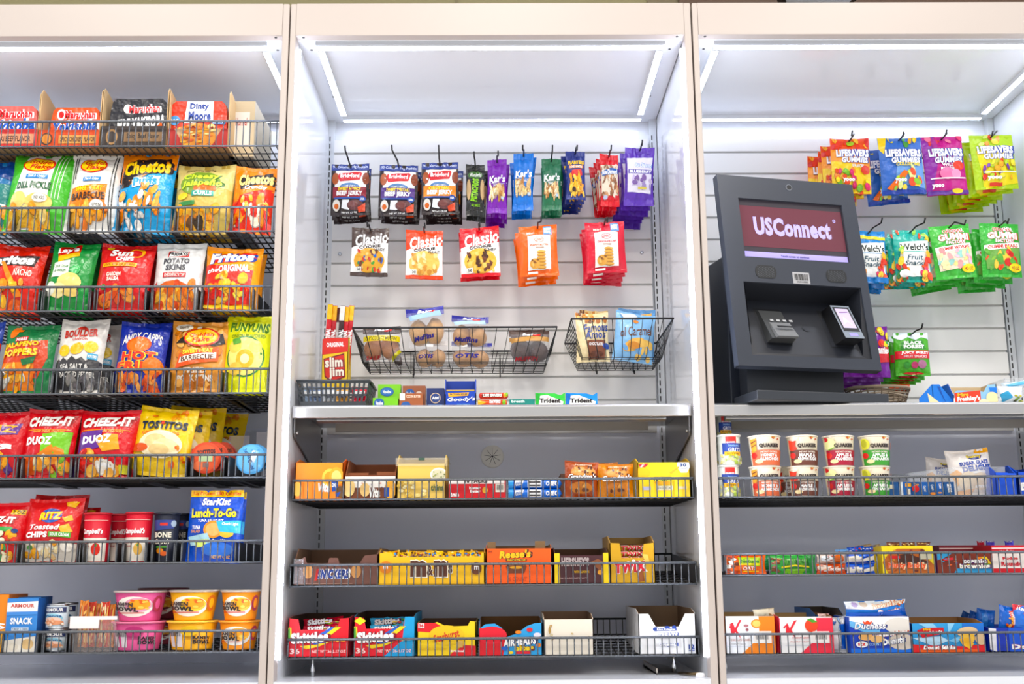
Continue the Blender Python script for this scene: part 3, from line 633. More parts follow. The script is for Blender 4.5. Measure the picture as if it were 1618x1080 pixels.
chip('onion_ring_bag', 'bright yellow onion ring snack bag beside the post on the fourth shelf', 354, 500, 428, 'D', '#dfe11c',
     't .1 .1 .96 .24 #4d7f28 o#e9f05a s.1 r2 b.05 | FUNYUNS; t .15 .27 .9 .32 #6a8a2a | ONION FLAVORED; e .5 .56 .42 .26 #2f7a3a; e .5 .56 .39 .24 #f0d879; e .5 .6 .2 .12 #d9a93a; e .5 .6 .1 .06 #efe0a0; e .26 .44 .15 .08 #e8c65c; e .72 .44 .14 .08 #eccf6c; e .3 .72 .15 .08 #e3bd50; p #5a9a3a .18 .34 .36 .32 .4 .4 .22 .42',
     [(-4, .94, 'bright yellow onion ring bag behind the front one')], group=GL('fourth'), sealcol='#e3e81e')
# fifth shelf
GE = GL('fifth')
chip('cracker_bag', 'red cracker bag cut off at the left edge of the fifth shelf', -44, 651, 43, 'E', '#cb2029',
     'p #5b2a86 .3 .28 .9 .2 .86 .38 .4 .42; t .5 .24 .84 .36 #f3a41e | IZ; t .4 .5 .82 .64 #fff b.07 | ts; c 8 .3 .7 .85 .95 .12 101 #f0a429 #e07a22 #5b2a86', group=GE, rot=2)
CHZ = 't .06 .12 .92 .28 #f7f3ec o#a3141c s.2 r-2 b.07 | CHEEZ-IT; r .06 .33 .9 .34 #f0a01e; t .2 .345 .8 .375 #f4b04a | BAKED SNACK CRACKERS'
chip('cracker_bag', 'red and lime green cheese cracker duo bag on the fifth shelf', 38, 648, 122, 'E', '#cf2129',
     CHZ + '; p #76bf2c .4 .4 .95 .36 .92 .72 .4 .7; t .08 .44 .6 .56 #fff b.07 | DUOZ; p #e2862c .34 .7 .6 .56 .84 .62 .9 .8 .6 .84; p #d85a2a .04 .7 .34 .7 .34 .96 .02 .96; c 6 .3 .74 .9 .95 .12 103 #ee9a35 #f5b24e #7ab32c #e8d9b0',
     [(12, 1.0, 'red and lime green cracker duo bag behind the front one', .08, 0)], GE, rot=1)
chip('cracker_bag', 'red and purple cheese cracker duo bag on the fifth shelf', 122, 650, 218, 'E', '#cf2129',
     CHZ + '; p #61308f .04 .36 .46 .34 .44 .6 .04 .68; p #efa134 .36 .5 .5 .4 .72 .4 .78 .62 .5 .66; t .12 .42 .62 .54 #fff b.07 r-3 | DUOZ; c 10 .06 .66 .74 .96 .13 107 #f0a03a #e88a2a #f6efe2 #c92a24 #f5b452; r .78 .84 .96 .96 #d8d22a; p #61308f 0 .86 .12 .82 .1 1 0 1',
     [(14, .97, 'red and purple cracker duo bag behind the front one', .08, 0)], GE, rot=1)
TOS = 'c 8 .1 .03 .95 .16 .05 111 #e0801c #e79a22; t .1 .23 .9 .36 #1e2a3c s.05 r-3 b.08 | TOSTITOS; e .48 .26 .03 .03 #c8321f; t .14 .39 .8 .44 #d9481c r-2 | CRISPY ROUNDS; e .5 .58 .38 .2 #f4e6c0; e .42 .54 .2 .1 #e8cf94; e .6 .6 .22 .1 #efd9a4; e .5 .66 .18 .08 #e2c488; e .14 .64 .16 .06 #d95a20; c 6 .7 .5 .95 .9 .05 113 #e0801c #d95a20'
chip('tortilla_chip_bag', 'frontmost yellow round tortilla chip bag leaning on the fifth shelf', 212, 648, 306, 'E', '#edc514', TOS,
     [(28, 1.0, 'yellow tortilla chip bag directly behind the leaning front one', .08, 1), (50, 1.1, 'yellow tortilla chip bag, tallest one behind the front two', .16, 2), (84, 1.07, 'yellow tortilla chip bag at the right rear of its row', .26, 5)], GE, rot=5, flare=.9)
def disc(name, label, px, py, r, Y, col, art, grp, rim, dep=.05):
    p = at(px, py, Y); R = at(px+r, py, Y).x-p.x; t = thing(name, label, 'dip tub', p, grp)
    m = MB().lathe([(.001, 0), (R*.93, 0), (R, .001), (R, .003), (R*.97, .004)], mat(col, 'card'), (0, 0, 0), 32, 'y')
    lay(m, art, lambda u, v, o: Vector(((u-.5)*2*R, -o, (.5-v)*2*R)), 0, 0, 'card', 1)
    m.build('peel_lid', t); MB().lathe([(R*.97, .004), (R*.8, dep), (.001, dep)], mat(rim, 'plastic'), (0, 0, 0), 32, 'y').build('tub_wall', t)
    return t
dp = 'e .5 .5 .42 .42 #e4603c; e .3 .75 .2 .15 #ee7a50; r .28 .4 .72 .62 #b9d0a0; t .22 .24 .8 .38 #2a2a30 r-6 b.05 | TOSTITOS; l .42 .66 .62 .8 #777'
disc('dip_tub', 'round red salsa dip tub lying on its side, lid forward', 325, 723, 25, .135, '#d8492c', dp, 'round dip tubs on the fifth shelf', '#c23a24')
disc('dip_tub', 'round red salsa dip tub just behind the front red tub', 337, 721, 24, .20, '#d8492c', dp, 'round dip tubs on the fifth shelf', '#c23a24')
disc('dip_tub', 'round red salsa dip tub rearmost of the red tubs', 352, 721, 23, .27, '#d8492c', dp, 'round dip tubs on the fifth shelf', '#c23a24')
dp = 'e .5 .5 .43 .43 #6fb6e4; t .2 .25 .55 .4 #24407c r60 b.04 | SunSpot; p #e4eef6 .55 .2 .75 .24 .6 .7 .45 .66; t .35 .6 .7 .74 #24407c r70 b.04 | Cool; c 8 .2 .2 .8 .8 .06 5 #8cc8ee #4f9cd4'
disc('dip_tub', 'round pale blue dip tub beside the post, lid forward', 396, 725, 24, .135, '#5aa6dc', dp, 'round dip tubs on the fifth shelf', '#3f86c0')
disc('dip_tub', 'round pale blue dip tub behind the front blue tub', 403, 724, 23, .20, '#5aa6dc', dp, 'round dip tubs on the fifth shelf', '#3f86c0')
for px0, yt, px1, lab in ((361, 688, 393, 'clear plastic divider sheet standing between the red and blue dip tubs'), (404, 682, 421, 'clear plastic divider sheet standing behind the blue dip tubs')):
    X, z, w_, h = rect(px0, yt, px1, 'E', .27); t = thing('divider_sheet', lab, 'divider', (X, .27, z), 'clear divider sheets'); MB().box(-w_/2, w_/2, 0, .0012, 0, h, mat('#cfc4c2', 'glass')).box(-w_/2, -w_/2+.02, -.04, 0, 0, .001, mat('#cfc4c2', 'glass')).build('sheet', t)
# sixth shelf
GF = GL('sixth')
chip('cracker_bag', 'red cheese cracker snack mix bag at the left edge of the sixth shelf', -40, 795, 42, 'F', '#cd2228',
     'r .7 .13 .96 .22 #e8b72a; t .72 .14 .95 .21 #3a2a18 | 2 OZ; t .1 .26 .82 .38 #f7f3ec o#a3141c s.2 b.07 | CHEEZ-IT; r .45 .44 .8 .52 #3fa04a; c 12 .3 .56 .9 .95 .11 121 #e8a42c #3f9a50 #f4e7c4 #cf3a28; e .85 .5 .06 .04 #24407c',
     [(11, .95, 'red cheese cracker snack mix bag behind the one at left edge', .08)], GF, rot=1)
chip('cracker_chip_bag', 'red toasted cracker chips bag with silver base on the sixth shelf', 38, 789, 128, 'F', '#d12a2c',
     'e .5 .3 .2 .12 #2a5fb0; t .3 .24 .7 .37 #ffd31f o#d12a2c s.1 r-3 b.08 | RITZ; p #efb43c .68 .06 .92 .04 .88 .16 .74 .14; p #efb43c .72 .34 .86 .28 .9 .36 .78 .4; p #efb43c .68 .48 .84 .42 .92 .54 .76 .6; t .14 .44 .7 .53 #fff s.25 b.03 | Toasted; t .08 .56 .5 .65 #fff b.06 | CHIPS; r .52 .56 .9 .64 #54a63a; t .55 .575 .87 .625 #fff | SOUR CREAM; p #cfc8be 0 .72 1 .72 1 1 0 1; c 8 .15 .74 .7 .92 .11 131 #f0d9a8 #f2a63a #e9e4d6 #eec98c; e .2 .8 .05 .04 #4a8a3a; e .85 .78 .1 .08 #eee9df',
     [(10, 1.06, 'red toasted cracker chips bag raised behind the front silver-based one', .1, 2), (30, .86, 'red toasted cracker chips bag at the right rear of its lane', .14, 3)], GF, rot=1)
cam_ = 'p #f2ebe0 0 .5 1 .5 1 1 0 1; r 0 .12 1 .13 #e8c9c0; t .08 .3 .82 .45 #fff s.25 b.04 | Campbell\'s; e .62 .74 .15 .13 #d9301e; e .62 .66 .04 .03 #4a8a34; t .1 .56 .5 .62 #a33; t .1 .66 .42 .7 #a33 | SOUP'
cam_ = cam_.replace("t .1 .56 .5 .62 #a33;", "t .1 .56 .5 .62 #a33 | TOMATO;")
GC = 'soup cups on the sixth shelf'
def scup(label, x0, yt, x1, Y, col, art, rim, **k): return cup('soup_cup', label, x0, yt, x1, None, Y, col, art, group=GC, lid=rim, key='F', **k)
scup('red and cream tomato soup cup beside the toasted cracker chips', 131, 810, 175, .165, '#c81f33', cam_, '#c8202f')
scup('red and cream soup cup standing behind between the two front red ones', 173, 812, 208, .25, '#c81f33', cam_.replace('e .62 .74 .15 .13 #d9301e; e .62 .66 .04 .03 #4a8a34;', ''), '#c8202f')
scup('red and cream noodle soup cup beside the dark bone broth', 197, 809, 241, .165, '#c81f33', cam_.replace('#d9301e', '#e2b45a').replace('TOMATO', 'CREAMY'), '#c8202f')
bone = 'p #2b3c80 .1 .12 .9 .12 .86 .3 .14 .36; r .38 .18 .64 .24 #c8342c; e .85 .2 .1 .07 #9fb0c0; t .16 .38 .78 .5 #e6e0cf b.05 | BONE; t .2 .53 .72 .64 #e6e0cf s.2 | Broth; r .25 .68 .65 .72 #4fa03a; e .4 .78 .14 .06 #e2892a; e .55 .84 .12 .05 #d9601e'
scup('dark navy bone broth cup in front on the sixth shelf', 242, 810, 284, .165, '#151a2c', bone, '#1b2030')
scup('dark navy bone broth cup behind the front bone broth cup', 272, 811, 303, .26, '#151a2c', bone, '#1b2030')
tk = 'r 0 0 1 .1 #efbf25; t .05 .02 .45 .08 #d8481e | 13g Protein; t .5 .02 .95 .08 #d8481e | 180 Calories; t .24 .12 .78 .22 #fff s.2 b.05 | StarKist; t .06 .26 .9 .39 #f6e12a o#183078 b.05 r-1 | Lunch-To-Go; t .2 .41 .68 .45 #fff | TUNA SALAD KIT; e .5 .55 .18 .12 #e0913a; e .5 .55 .14 .09 #eab06a; e .75 .6 .13 .06 #f0c04a; e .7 .56 .1 .05 #eab84a; p #45b5dc .55 .44 1 .42 1 .6 .62 .58; t .66 .45 .95 .5 #fff | Chunk Light; t .1 .5 .26 .55 #fff | TUNA; t .08 .56 .26 .6 #f2a03a | SALAD; p #a8d0dc .03 .66 .4 .6 .5 .74 .1 .78; p #d9e87a .16 .7 .42 .68 .46 .78 .2 .8; t .5 .68 .8 .72 #fff | StarKist; e .6 .82 .3 .1 #3f78d8; t .5 .9 .84 .94 #f2c23a | NET WT 4.1 OZ'
pouch('tuna_kit_pouch', 'tall blue and yellow tuna salad kit pouch in front on the sixth shelf', 297, 773, 381, 889, .15, .035, '#2453c4', tk, 'tuna kit pouches', seal=.04, pinch=.0, flare=.1, tilt=-3, rot=1.5, cat='food kit')
o = pouch('tuna_kit_pouch', 'blue tuna salad kit pouch peeking out behind the front one', 303, 776, 386, 889, .20, .035, '#2453c4', tk, 'tuna kit pouches', seal=.04, pinch=.0, flare=.1, tilt=-3, rot=1.5, cat='food kit')
# lowest shelf
GG = 'boxes and tubs on the lowest shelf of the left cabinet'
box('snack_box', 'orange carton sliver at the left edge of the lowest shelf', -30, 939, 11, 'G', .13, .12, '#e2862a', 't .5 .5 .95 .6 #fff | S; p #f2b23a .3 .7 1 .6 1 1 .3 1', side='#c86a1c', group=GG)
sn = 'p #f1efec 0 .08 1 .05 1 .25 0 .27; t .12 .1 .88 .17 #c64a40 b.04 | ARMOUR; p #4b8bd6 0 .25 1 .24 1 .3 0 .32; t .14 .36 .86 .48 #eef3f8 b.05 | SNACK; r .2 .54 .75 .6 #dce9f4; t .22 .55 .73 .59 #4a6a90 | TURKEY & CHEESE; p #f2ece0 0 .78 .5 .74 1 .7 1 1 0 1; e .75 .85 .2 .1 #eac68e; e .3 .9 .16 .07 #e8e0d0'
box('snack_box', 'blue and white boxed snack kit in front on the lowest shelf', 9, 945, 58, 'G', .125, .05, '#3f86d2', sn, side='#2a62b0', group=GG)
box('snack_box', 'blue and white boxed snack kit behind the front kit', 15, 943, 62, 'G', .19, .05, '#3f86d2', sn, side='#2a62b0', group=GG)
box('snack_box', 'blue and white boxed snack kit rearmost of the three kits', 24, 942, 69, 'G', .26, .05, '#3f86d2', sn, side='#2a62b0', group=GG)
vn = 'r 0 .06 1 .3 #2a3560; t .05 .1 .85 .26 #f0f0f0 b.04 | ARMOUR; e .45 .55 .4 .2 #8fc6dc; e .45 .62 .36 .12 #eac9b8; e .5 .74 .4 .1 #e39a72; t .1 .4 .8 .5 #24407c | Vienna; c 5 .1 .6 .9 .85 .09 4 #e8a884 #f2dccb'
GV = 'small sausage cans on the lowest shelf'
for i, (x0, yt, x1, yb, Y, lab) in enumerate(((73, 992, 107, None, .16, 'small sausage can at the bottom of the front stack'), (74, 953, 108, 992, .16, 'small sausage can on top of the front stack'), (88, 991, 119, None, .25, 'small sausage can at the bottom of the rear stack'), (91, 951, 122, 991, .25, 'small sausage can on top of the rear stack'))):
    cup('sausage_can', lab, x0, yt, x1, yb, Y, '#c9d6e0', vn, rb=.97, rim='#b9bcc0', group=GV, key='G', metal=True, rimw=.0006, cat='can')
# clear bin of cracker packs
X, z, w_, h = rect(112, 975, 182, 'G', .125); t = thing('plastic_bin', 'translucent white plastic bin holding cracker packs on the lowest shelf', 'bin', (X, .125, z))
bm = mat('#f1e9e6', 'glass'); b2 = mat('#f3eeee', 'plastic'); a = w_/2
MB().prism([(-a*.9, 0), (a*.9, 0), (a, h), (-a, h)], 0, .002, mat('#eadfdc', 'wrap')).prism([(-a*.9, 0), (a*.9, 0), (a, h), (-a, h)], .2, .202, bm).prism([(0, 0), (.2, 0), (.2, h), (0, h)], -a, -a+.002, bm, 'x').prism([(0, 0), (.2, 0), (.2, h), (0, h)], a-.002, a, bm, 'x').box(-a*.9, a*.9, 0, .2, 0, .002, bm).build('bin_wall', t)
MB().box(-a-.003, a*.25, -.006, .001, h-.028, h+.003, b2).box(a*.25, a+.003, -.003, .0, h-.006, h+.003, b2).build('rim', t)
for i, (x0, x1, yt) in enumerate(((124, 139, 948), (136, 150, 950), (147, 161, 952), (158, 172, 950), (167, 181, 954))):
    pouch('cracker_pack', 'upright %s cracker pack in the translucent bin, %s from left' % (('orange striped', 'red striped')[i % 2], ORD[i].replace('front', 'first')), x0, yt, x1, 1022, .16+.012*(i % 3), .02, ('#d8883a', '#c8402e')[i % 2], 'r .3 .1 .42 .9 #f2d9a8; r .6 .1 .72 .9 #b83a2a; r .8 .1 .9 .9 #f0c46a; c 8 .1 .1 .9 .9 .1 %d #e8b060 #f6dfb4 #c04a30' % i, 'cracker packs in the bin', seal=.04, cat='cracker pack')
# noodle bowls
def bowl(label, x0, yt, x1, yb, Y, col, hue, flip=False, lid='#e8e2dc'):
    art = ('e .5 .5 .36 .36 #f4f0e6; e .58 .44 .25 .25 %s; e .6 .42 .2 .18 #f2a52a; c 8 .45 .28 .75 .6 .06 5 #f7c85a #e8641c; t .1 .34 .5 .48 #3a2a2c b.05 r3 | RAMEN; t .1 .5 .6 .66 #241c20 b.07 r3 | BOWL; r .12 .7 .7 .73 #c8341f; e .93 .4 .1 .28 %s; e .93 .4 .05 .18 %s' % (hue, '#a8324a' if hue != '#f5d24a' else '#c8641c', col)) if not flip else \
          ('r .12 .25 .24 .9 #e9dfe4; r .3 .25 .42 .9 #e9dfe4; l .13 .3 .4 .5 #555; t .62 .5 .95 .62 #241c20 b.05 r2 | RAMEN; t .62 .64 .98 .8 #241c20 b.06 r2 | BOWL; e .55 .3 .16 .2 %s' % hue)
    t = cup('noodle_bowl', label, x0, yt, x1, yb, Y, col, art, rb=.74, rim=lid, group='instant noodle bowls on the lowest shelf', key='G', rimw=.004, cat='noodle bowl')
    return t
PK, YL, OR = '#dd5c94', '#f2b01e', '#f5951e'
bowl('pink noodle bowl in front, underneath another pink bowl', 176, 980, 262, None, .19, PK, '#c23a78', True, '#e3799e')
bowl('pink noodle bowl in front, on top of the pink stack', 180, 932, 264, 980, .19, PK, '#e8a0bc', lid='#c9bcb8')
bowl('yellow noodle bowl in front, underneath another yellow bowl', 263, 979, 345, None, .19, YL, '#f0c22a', True, '#f4c23a')
bowl('yellow noodle bowl in front, on top of the yellow stack', 267, 931, 347, 979, .19, YL, '#f5d24a', lid='#c9bcb0')
bowl('orange noodle bowl beside the post, underneath another orange bowl', 345, 979, 411, None, .18, OR, '#f6b44a', False, '#f2a030')
bowl('orange noodle bowl beside the post, on top of the orange stack', 348, 931, 413, 979, .18, OR, '#f7c05a', lid='#c9bcb0')
bowl('dark red lidded noodle bowl standing behind the pink and yellow stacks', 216, 977, 295, None, .36, '#8a2a3a', '#6a1a2a', False, '#6a2630')
bowl('dark red lidded noodle bowl on top of the rear stack', 218, 928, 297, 977, .36, '#8a2a3a', '#6a1a2a', False, '#6a2630')
# top shelf: microwave meals in open cartons
YK = 'microwave noodle trays and meals on the top shelf'
def meal(label, x0, yt, x1, col, art, band, bandart, ybnd, cx0, cx1, cyt):
    X, z, w_, h = rect(x0, yt, x1, 'A', .150); t = thing('microwave_meal', label, 'ready meal', (X, .150, z+.002), YK); a = w_/2; hh = h-.002
    pts = [(-a, 0), (a, 0), (a, hh*.7), (a*.93, hh*.93), (a*.8, hh), (-a*.8, hh), (-a*.93, hh*.93), (-a, hh*.7)]
    m = MB().prism(pts, 0, .035, mat(col, 'film')); lay(m, art, lambda u, v, o: Vector(((u-.5)*w_, -o, (1-v)*hh)), 0, 0, 'film', w_/hh); m.build('sleeve', t)
    if band:
        X, z, w2, h2 = rect(cx0, ybnd, cx1, 'A', .128); t2 = thing('display_carton', 'open display carton around the ' + label.split(' on the')[0], 'box', (X, .128, z), 'open display cartons on the top shelf'); a = w2/2; c = mat(band, 'card'); i = mat(BROWN, 'raw')
        m = MB().prism([(-a, 0), (a, 0), (a, h2), (-a, h2)], 0, .0015, c).box(-a, a, .0016, .003, 0, h2, i); lay(m, bandart, lambda u, v, o: Vector(((u-.5)*w2, -o, (1-v)*h2)), 0, 0, 'card', w2/h2); m.build('front_panel', t2)
        m = MB().box(-a, a, 0, .3, 0, .0015, i); hc = at(cx0, cyt, .14).z-z
        for sx in (-1, 1):
            xx = sx*a; m.prism([(.002, 0), (.30, 0), (.30, hc*.62), (.05, hc*.97), (.012, hc), (.002, hc*.93)], xx-.001, xx+.001, mat('#c9a877', 'raw'), 'x')
        m.build('side_walls', t2)
mar = 'e .2 .17 .09 .13 #f3e6e2; e .2 .17 .055 .08 #d92a2a; t .27 .08 .9 .27 #d8262a o#fff s.1 b.05 | Maruchan; t .04 .3 .96 .6 #1d57b8 o#fff s.25 r-4 b.05 | Yakisoba'
meal('red microwave noodle tray cut off at the left edge', -26, 168, 58, '#e8645c', mar, '#d83a38', 'r .15 .25 .95 .75 #e8a07a; t .2 .35 .9 .65 #4a2a24 | TERIYAKI BEEF FLAVOR', 204, -40, 58, 146)
meal('orange microwave noodle tray second from the left', 80, 170, 157, '#e2542a', mar, '#dd5222', 'e .14 .5 .1 .34 #5a3426; e .14 .5 .075 .26 #dd8a3a; r .34 .3 .96 .75 #e0a45a; t .37 .38 .94 .66 #5a3020 | SPICY CHICKEN FLAVOR', 205, 60, 156, 142)
meal('black spicy beef microwave noodle tray in the middle', 173, 156, 264, '#26262c', 'e .3 .2 .07 .09 #f3e6e2; t .32 .12 .86 .28 #e83a3c o#fff s.1 r-3 b.04 | Maruchan; t .12 .36 .95 .6 #f4f4f4 s.3 r-7 b.06 | FIRE YAKISOBA; p #e0641c .08 .75 .2 .55 .35 .66 .5 .6 .7 .7 .9 .45 .98 .8 .9 1 .1 1; p #f2a22a .15 .85 .3 .7 .5 .78 .75 .72 .9 .9 .5 1; t .15 .72 .5 .86 #fff o#7a2a18 s.2 | Spicy Beef', '#3a302c', 'e .17 .5 .09 .36 #b58a5a; e .17 .5 .065 .26 #3a302c; r .36 .28 .95 .72 #8a6a48; t .4 .34 .9 .64 #241c18 | Spicy Beef Flavor', 199, 159, 262, 140)
meal('red and white beef stew meal box on the right', 267, 160, 358, '#d9402c', 'p #f7f4f0 .3 0 .76 0 .76 .42 .26 .46; t .35 .04 .68 .2 #24408c b.05 | Dinty; t .33 .21 .72 .4 #24408c b.05 | Moore; e .1 .4 .09 .1 #4a90cc; t .04 .37 .16 .44 #fff | 10G; r .74 .4 .98 .48 #3f86c8; t .76 .41 .96 .47 #fff | BEEF STEW; p #a8281e 0 .62 .1 .55 .3 1 0 1; e .5 .76 .38 .3 #d98a32; c 22 .18 .52 .82 .97 .09 8 #e8a83c #c9571e #f0d28a #d9722a #a8401c', '#c9a27a', 'p #b02a24 0 0 .1 0 .3 1 0 1; p #b02a24 1 0 .9 0 .7 1 1 1; e .5 .5 .3 .6 #d98a32; c 14 .25 0 .75 .9 .12 9 #e8a83c #c9571e #f0d28a #d9722a', 203, 265, 360, 145)
# stacked inner boxes in the last carton
box('meal_carton', 'tall tan carton end with white label beside the beef stew', 362, 160, 402, 'A', .20, .24, '#c9b48e', 'r .2 .2 .8 .8 #e6dccb; t .25 .3 .7 .45 #b5402e | Hormel', side='#d8cdb6', group='open display cartons on the top shelf', kind='raw')
# ================================================================ MIDDLE CABINET: hooks
GJ = 'jerky bags on the slatted back'; GN = 'nut and trail mix sleeves on the slatted back'; GK = 'cookie bags on the slatted back'
def jerky(label, x0, yt, x1, yb, tip, col, txt, n=3, **k):
    art = 'r 0 0 1 .13 #2a3f8c; t .04 .03 .96 .1 #cfd8ee | 90 Calories  14g Protein; p #f0eeec .12 .14 .95 .14 .92 .54 .1 .54; e .12 .3 .09 .12 #a8562c; e .92 .3 .09 .12 #8a3f22; p #d02a30 .22 .2 .78 .16 .82 .2 .76 .33 .24 .36 .18 .26; t .25 .2 .75 .31 #fff b.04 | Bridgford; e .5 .47 .26 .08 #5a86b8; e .5 .5 .24 .07 #e9edf2; t .3 .42 .7 .47 #3a6aa0 a.04 | SWEET BABY RAYS; r .06 .47 .94 .68 %s; t .2 .48 .8 .54 #ffe24a b.04 | %s; t .16 .55 .84 .66 #fff b.05 | BEEF JERKY; r .1 .67 .88 .7 #2c4f9c; e .84 .7 .09 .055 #2c4f9c; t .79 .68 .89 .72 #fff | USA; e .16 .82 .1 .11 #d9d4cc; e .16 .84 .06 .05 #c8642a; p #e0e2e6 .32 .72 .5 .72 .5 .9 .3 .88; e .66 .82 .22 .1 #5a3030; e .6 .8 .12 .06 #6e3e3a; p #c8482a .72 .86 .92 .78 .92 .94 .74 .95; t .3 .94 .7 .97 #e8e8e8 | NET WT. 1.25 OZ' % (col, txt)
    peg('jerky_bag', label, x0, yt, x1, yb, tip, n, '#2b2021', art, GJ, t=.02, seal=.07, pinch=.0, flare=.15, **k)
jerky('maroon banded beef jerky bag hanging at left of top row', 523, 259, 583, 340, (545, 230), '#8a2433', 'SWEET N SPICY', dx=.002)
jerky('purple banded beef jerky bag hanging second in top row', 598, 261, 659, 341, (619, 229), '#50307c', 'SWEET TERIYAKI', rot=1)
jerky('orange banded beef jerky bag hanging third in top row', 666, 257, 724, 339, (693, 229), '#e58a1e', 'ORIGINAL', 4, dx=.003)
def sleeve(label, x0, yt, x1, yb, tip, n, col, art, **k):
    peg('nut_sleeve', label, x0, yt, x1, yb, tip, n, col, art, GN, t=.024, seal=.1, pinch=.06, flare=.3, **k)
sleeve('slim black pistachio sleeve hanging beside the jerky bags', 736, 260, 766, 342, (749, 239), 2, '#1d1e1c', 'e .14 .5 .12 .2 #c8a878; e .9 .5 .12 .2 #c8a878; p #1d1e1c .2 .3 .8 .3 .72 .5 .8 .7 .2 .7 .3 .5; e .5 .22 .4 .08 #3a6a24; t .2 .18 .85 .26 #f2f4ee s.2 | Wonderful; t -.14 .45 1.1 .58 #8ccf2c r-84 b.06 | PISTACHIOS; t .3 .78 .75 .83 #8ccf2c | NO SHELLS', dz=-.004)
kar = 't .06 .3 .94 .44 #fff s.2 b.04 r-5 | Kar\'s; r .1 .45 .9 .455 #e9e9f2; t .3 .47 .85 .52 #f2f2f2 | %s; c 22 .12 .52 .85 .7 .09 %d #d9b27a #f0e0c0 #b07840 #e9c98a; r .72 .7 .84 .75 #b8cfe8'
sleeve('purple trail mix sleeve hanging in top row', 770, 253, 801, 338, (787, 238), 4, '#7a26a8', kar % ('SWEET N SALTY', 3), dx=-.002, dz=-.003)
sleeve('bright blue peanut sleeve hanging in top row', 810, 243, 842, 333, (826, 229), 3, '#1a76d0', kar % ('PEANUTS', 4), dx=-.003, rot=1)
sleeve('dark green trail mix sleeve hanging in top row', 856, 252, 887, 333, (873, 229), 3, '#1f6a46', kar % ('TRAIL MIX', 5))
sleeve('navy honey peanut sleeve with yellow lettering in top row', 894, 240, 925, 316, (912, 229), 5, '#27357e', 't .1 .2 .95 .28 #f2c52a b.06 | PLANTERS; r .15 .3 .9 .36 #e2862a; t .2 .31 .85 .355 #fff | HONEY ROASTED; p #d8302a .3 .4 .8 .38 .85 .5 .5 .62 .25 .5; c 18 .2 .5 .9 .9 .1 6 #f2b32a #e89a1c #f7c95a; e .4 .8 .1 .05 #3a2418', dx=-.003)
sleeve('red topped almond sleeve hanging in top row', 948, 244, 978, 326, (966, 229), 4, '#d3232c', 'p #e9dcc6 .02 .22 .98 .22 .95 .8 .05 .8; c 40 .05 .24 .95 .8 .07 8 #a8704a #c89468 #e9dcc6 #8a5a3a; p #2a5fa8 .02 .36 .6 .28 .98 .3 .96 .4 .4 .42 .1 .44; t .08 .31 .92 .41 #fff s.15 r-3 b.03 | Blue Diamond; e .25 .84 .12 .04 #b8c0d8', dx=-.003)
sleeve('violet and white blueberry almond sleeve at right end of top row', 984, 233, 1031, 325, (1015, 221), 6, '#5a35a8', 'p #e9e4f0 .05 .2 .95 .18 .9 .8 .1 .78; t .3 .28 .92 .36 #f0f4fa o#3a78c8 s.15 b.04 | Blue Diamond; r .1 .4 .95 .47 #5a4aa8; t .14 .41 .92 .46 #fff b.04 | BLUEBERRY; c 14 .25 .5 .95 .72 .07 9 #7a5a9c #9a86b8 #c8b8d8; r .45 .7 .75 .74 #d8c860', rot=3, dx=-.005, dz=-.003)
def cookie(label, x0, yt, x1, yb, tip, n, col, cc, chips, seed, word, rot=0):
    art = 'p #f2efec 0 .42 1 .18 1 .94 0 .94; t .1 .12 .97 .36 #fff o%s s.25 r-9 b.03 | Classic; t .22 .38 .8 .44 #3a3030 r-6 b.05 | COOKIE; e .5 .69 .42 .25 %s; c 34 .18 .5 .84 .9 .055 %d %s; r .16 .82 .3 .92 #efefe8; t .18 .84 .28 .9 #222 | 340; t .62 .44 .92 .5 #444 | %s; r 0 .93 1 1 %s' % (col, cc, seed, chips, word, col)
    peg('cookie_bag', label, x0, yt, x1, yb, tip, n, col, art, GK, t=.022, seal=.06, pinch=.02, flare=.4, rot=rot, Y=.42)
cookie('dark brown topped candy cookie bag hanging in second row', 554, 360, 613, 436, (580, 350), 1, '#4a3a34', '#d9a03a', '#3f9a3a #c8402e #2f62b8 #6a3a24 #e8b86a', 3, 'CANDY', 1)
cookie('orange topped peanut butter cookie bag in second row', 641, 364, 700, 441, (671, 352), 1, '#e2491c', '#e8ba62', '#f2d690 #d9a04a #f6e2b0 #c98a3c', 4, 'PEANUT', 0)
cookie('red topped chocolate chip cookie bag in second row', 729, 359, 791, 438, (758, 350), 2, '#cf1f2a', '#e2b24a', '#4a2a1c #6a3a24 #e8c26a', 6, 'CHIP', -2)
def lenny(label, x0, yt, x1, yb, tip, n, col, word, cc, rot):
    art = 'r .64 .03 .86 .2 #6a9ad0; t .66 .06 .84 .11 #fff b.05 | BEST; t .66 .12 .84 .17 #fff b.05 | DEAL; t .2 .13 .4 .18 #f8e0d0 | Mini; p #f4f1ee .22 .22 .5 .2 .82 .22 .8 .88 .2 .9; e .52 .3 .13 .06 %s; e .52 .3 .115 .05 #f4f1ee; t .42 .27 .62 .33 %s b.03 | LENNY; t .28 .39 .76 .43 %s b.04 | %s; r .42 .45 .64 .48 #b8a090; %s; e .38 .78 .13 .1 #d8a04c; c 9 .3 .7 .46 .86 .03 7 #8a5a30 #e8b86a; r .2 .93 .45 .97 #f4efe8' % (col, col, col, word, ';'.join('e .56 %.2f .12 .03 #d9a550; e .56 %.2f .1 .012 #b07a34' % (a, a+.02) for a in (.55, .61, .67, .73, .79, .85)))
    peg('mini_cookie_bag', label, x0, yt, x1, yb, tip, n, col, art, GK, t=.035, seal=.07, pinch=.04, flare=.4, rot=rot, Y=.40, dx=-.001, dz=-.004)
lenny('orange bag of mini peanut butter cookies in second row', 822, 357, 883, 436, (855, 342), 3, '#e8671c', 'PEANUT BUTTER', 0, -2)
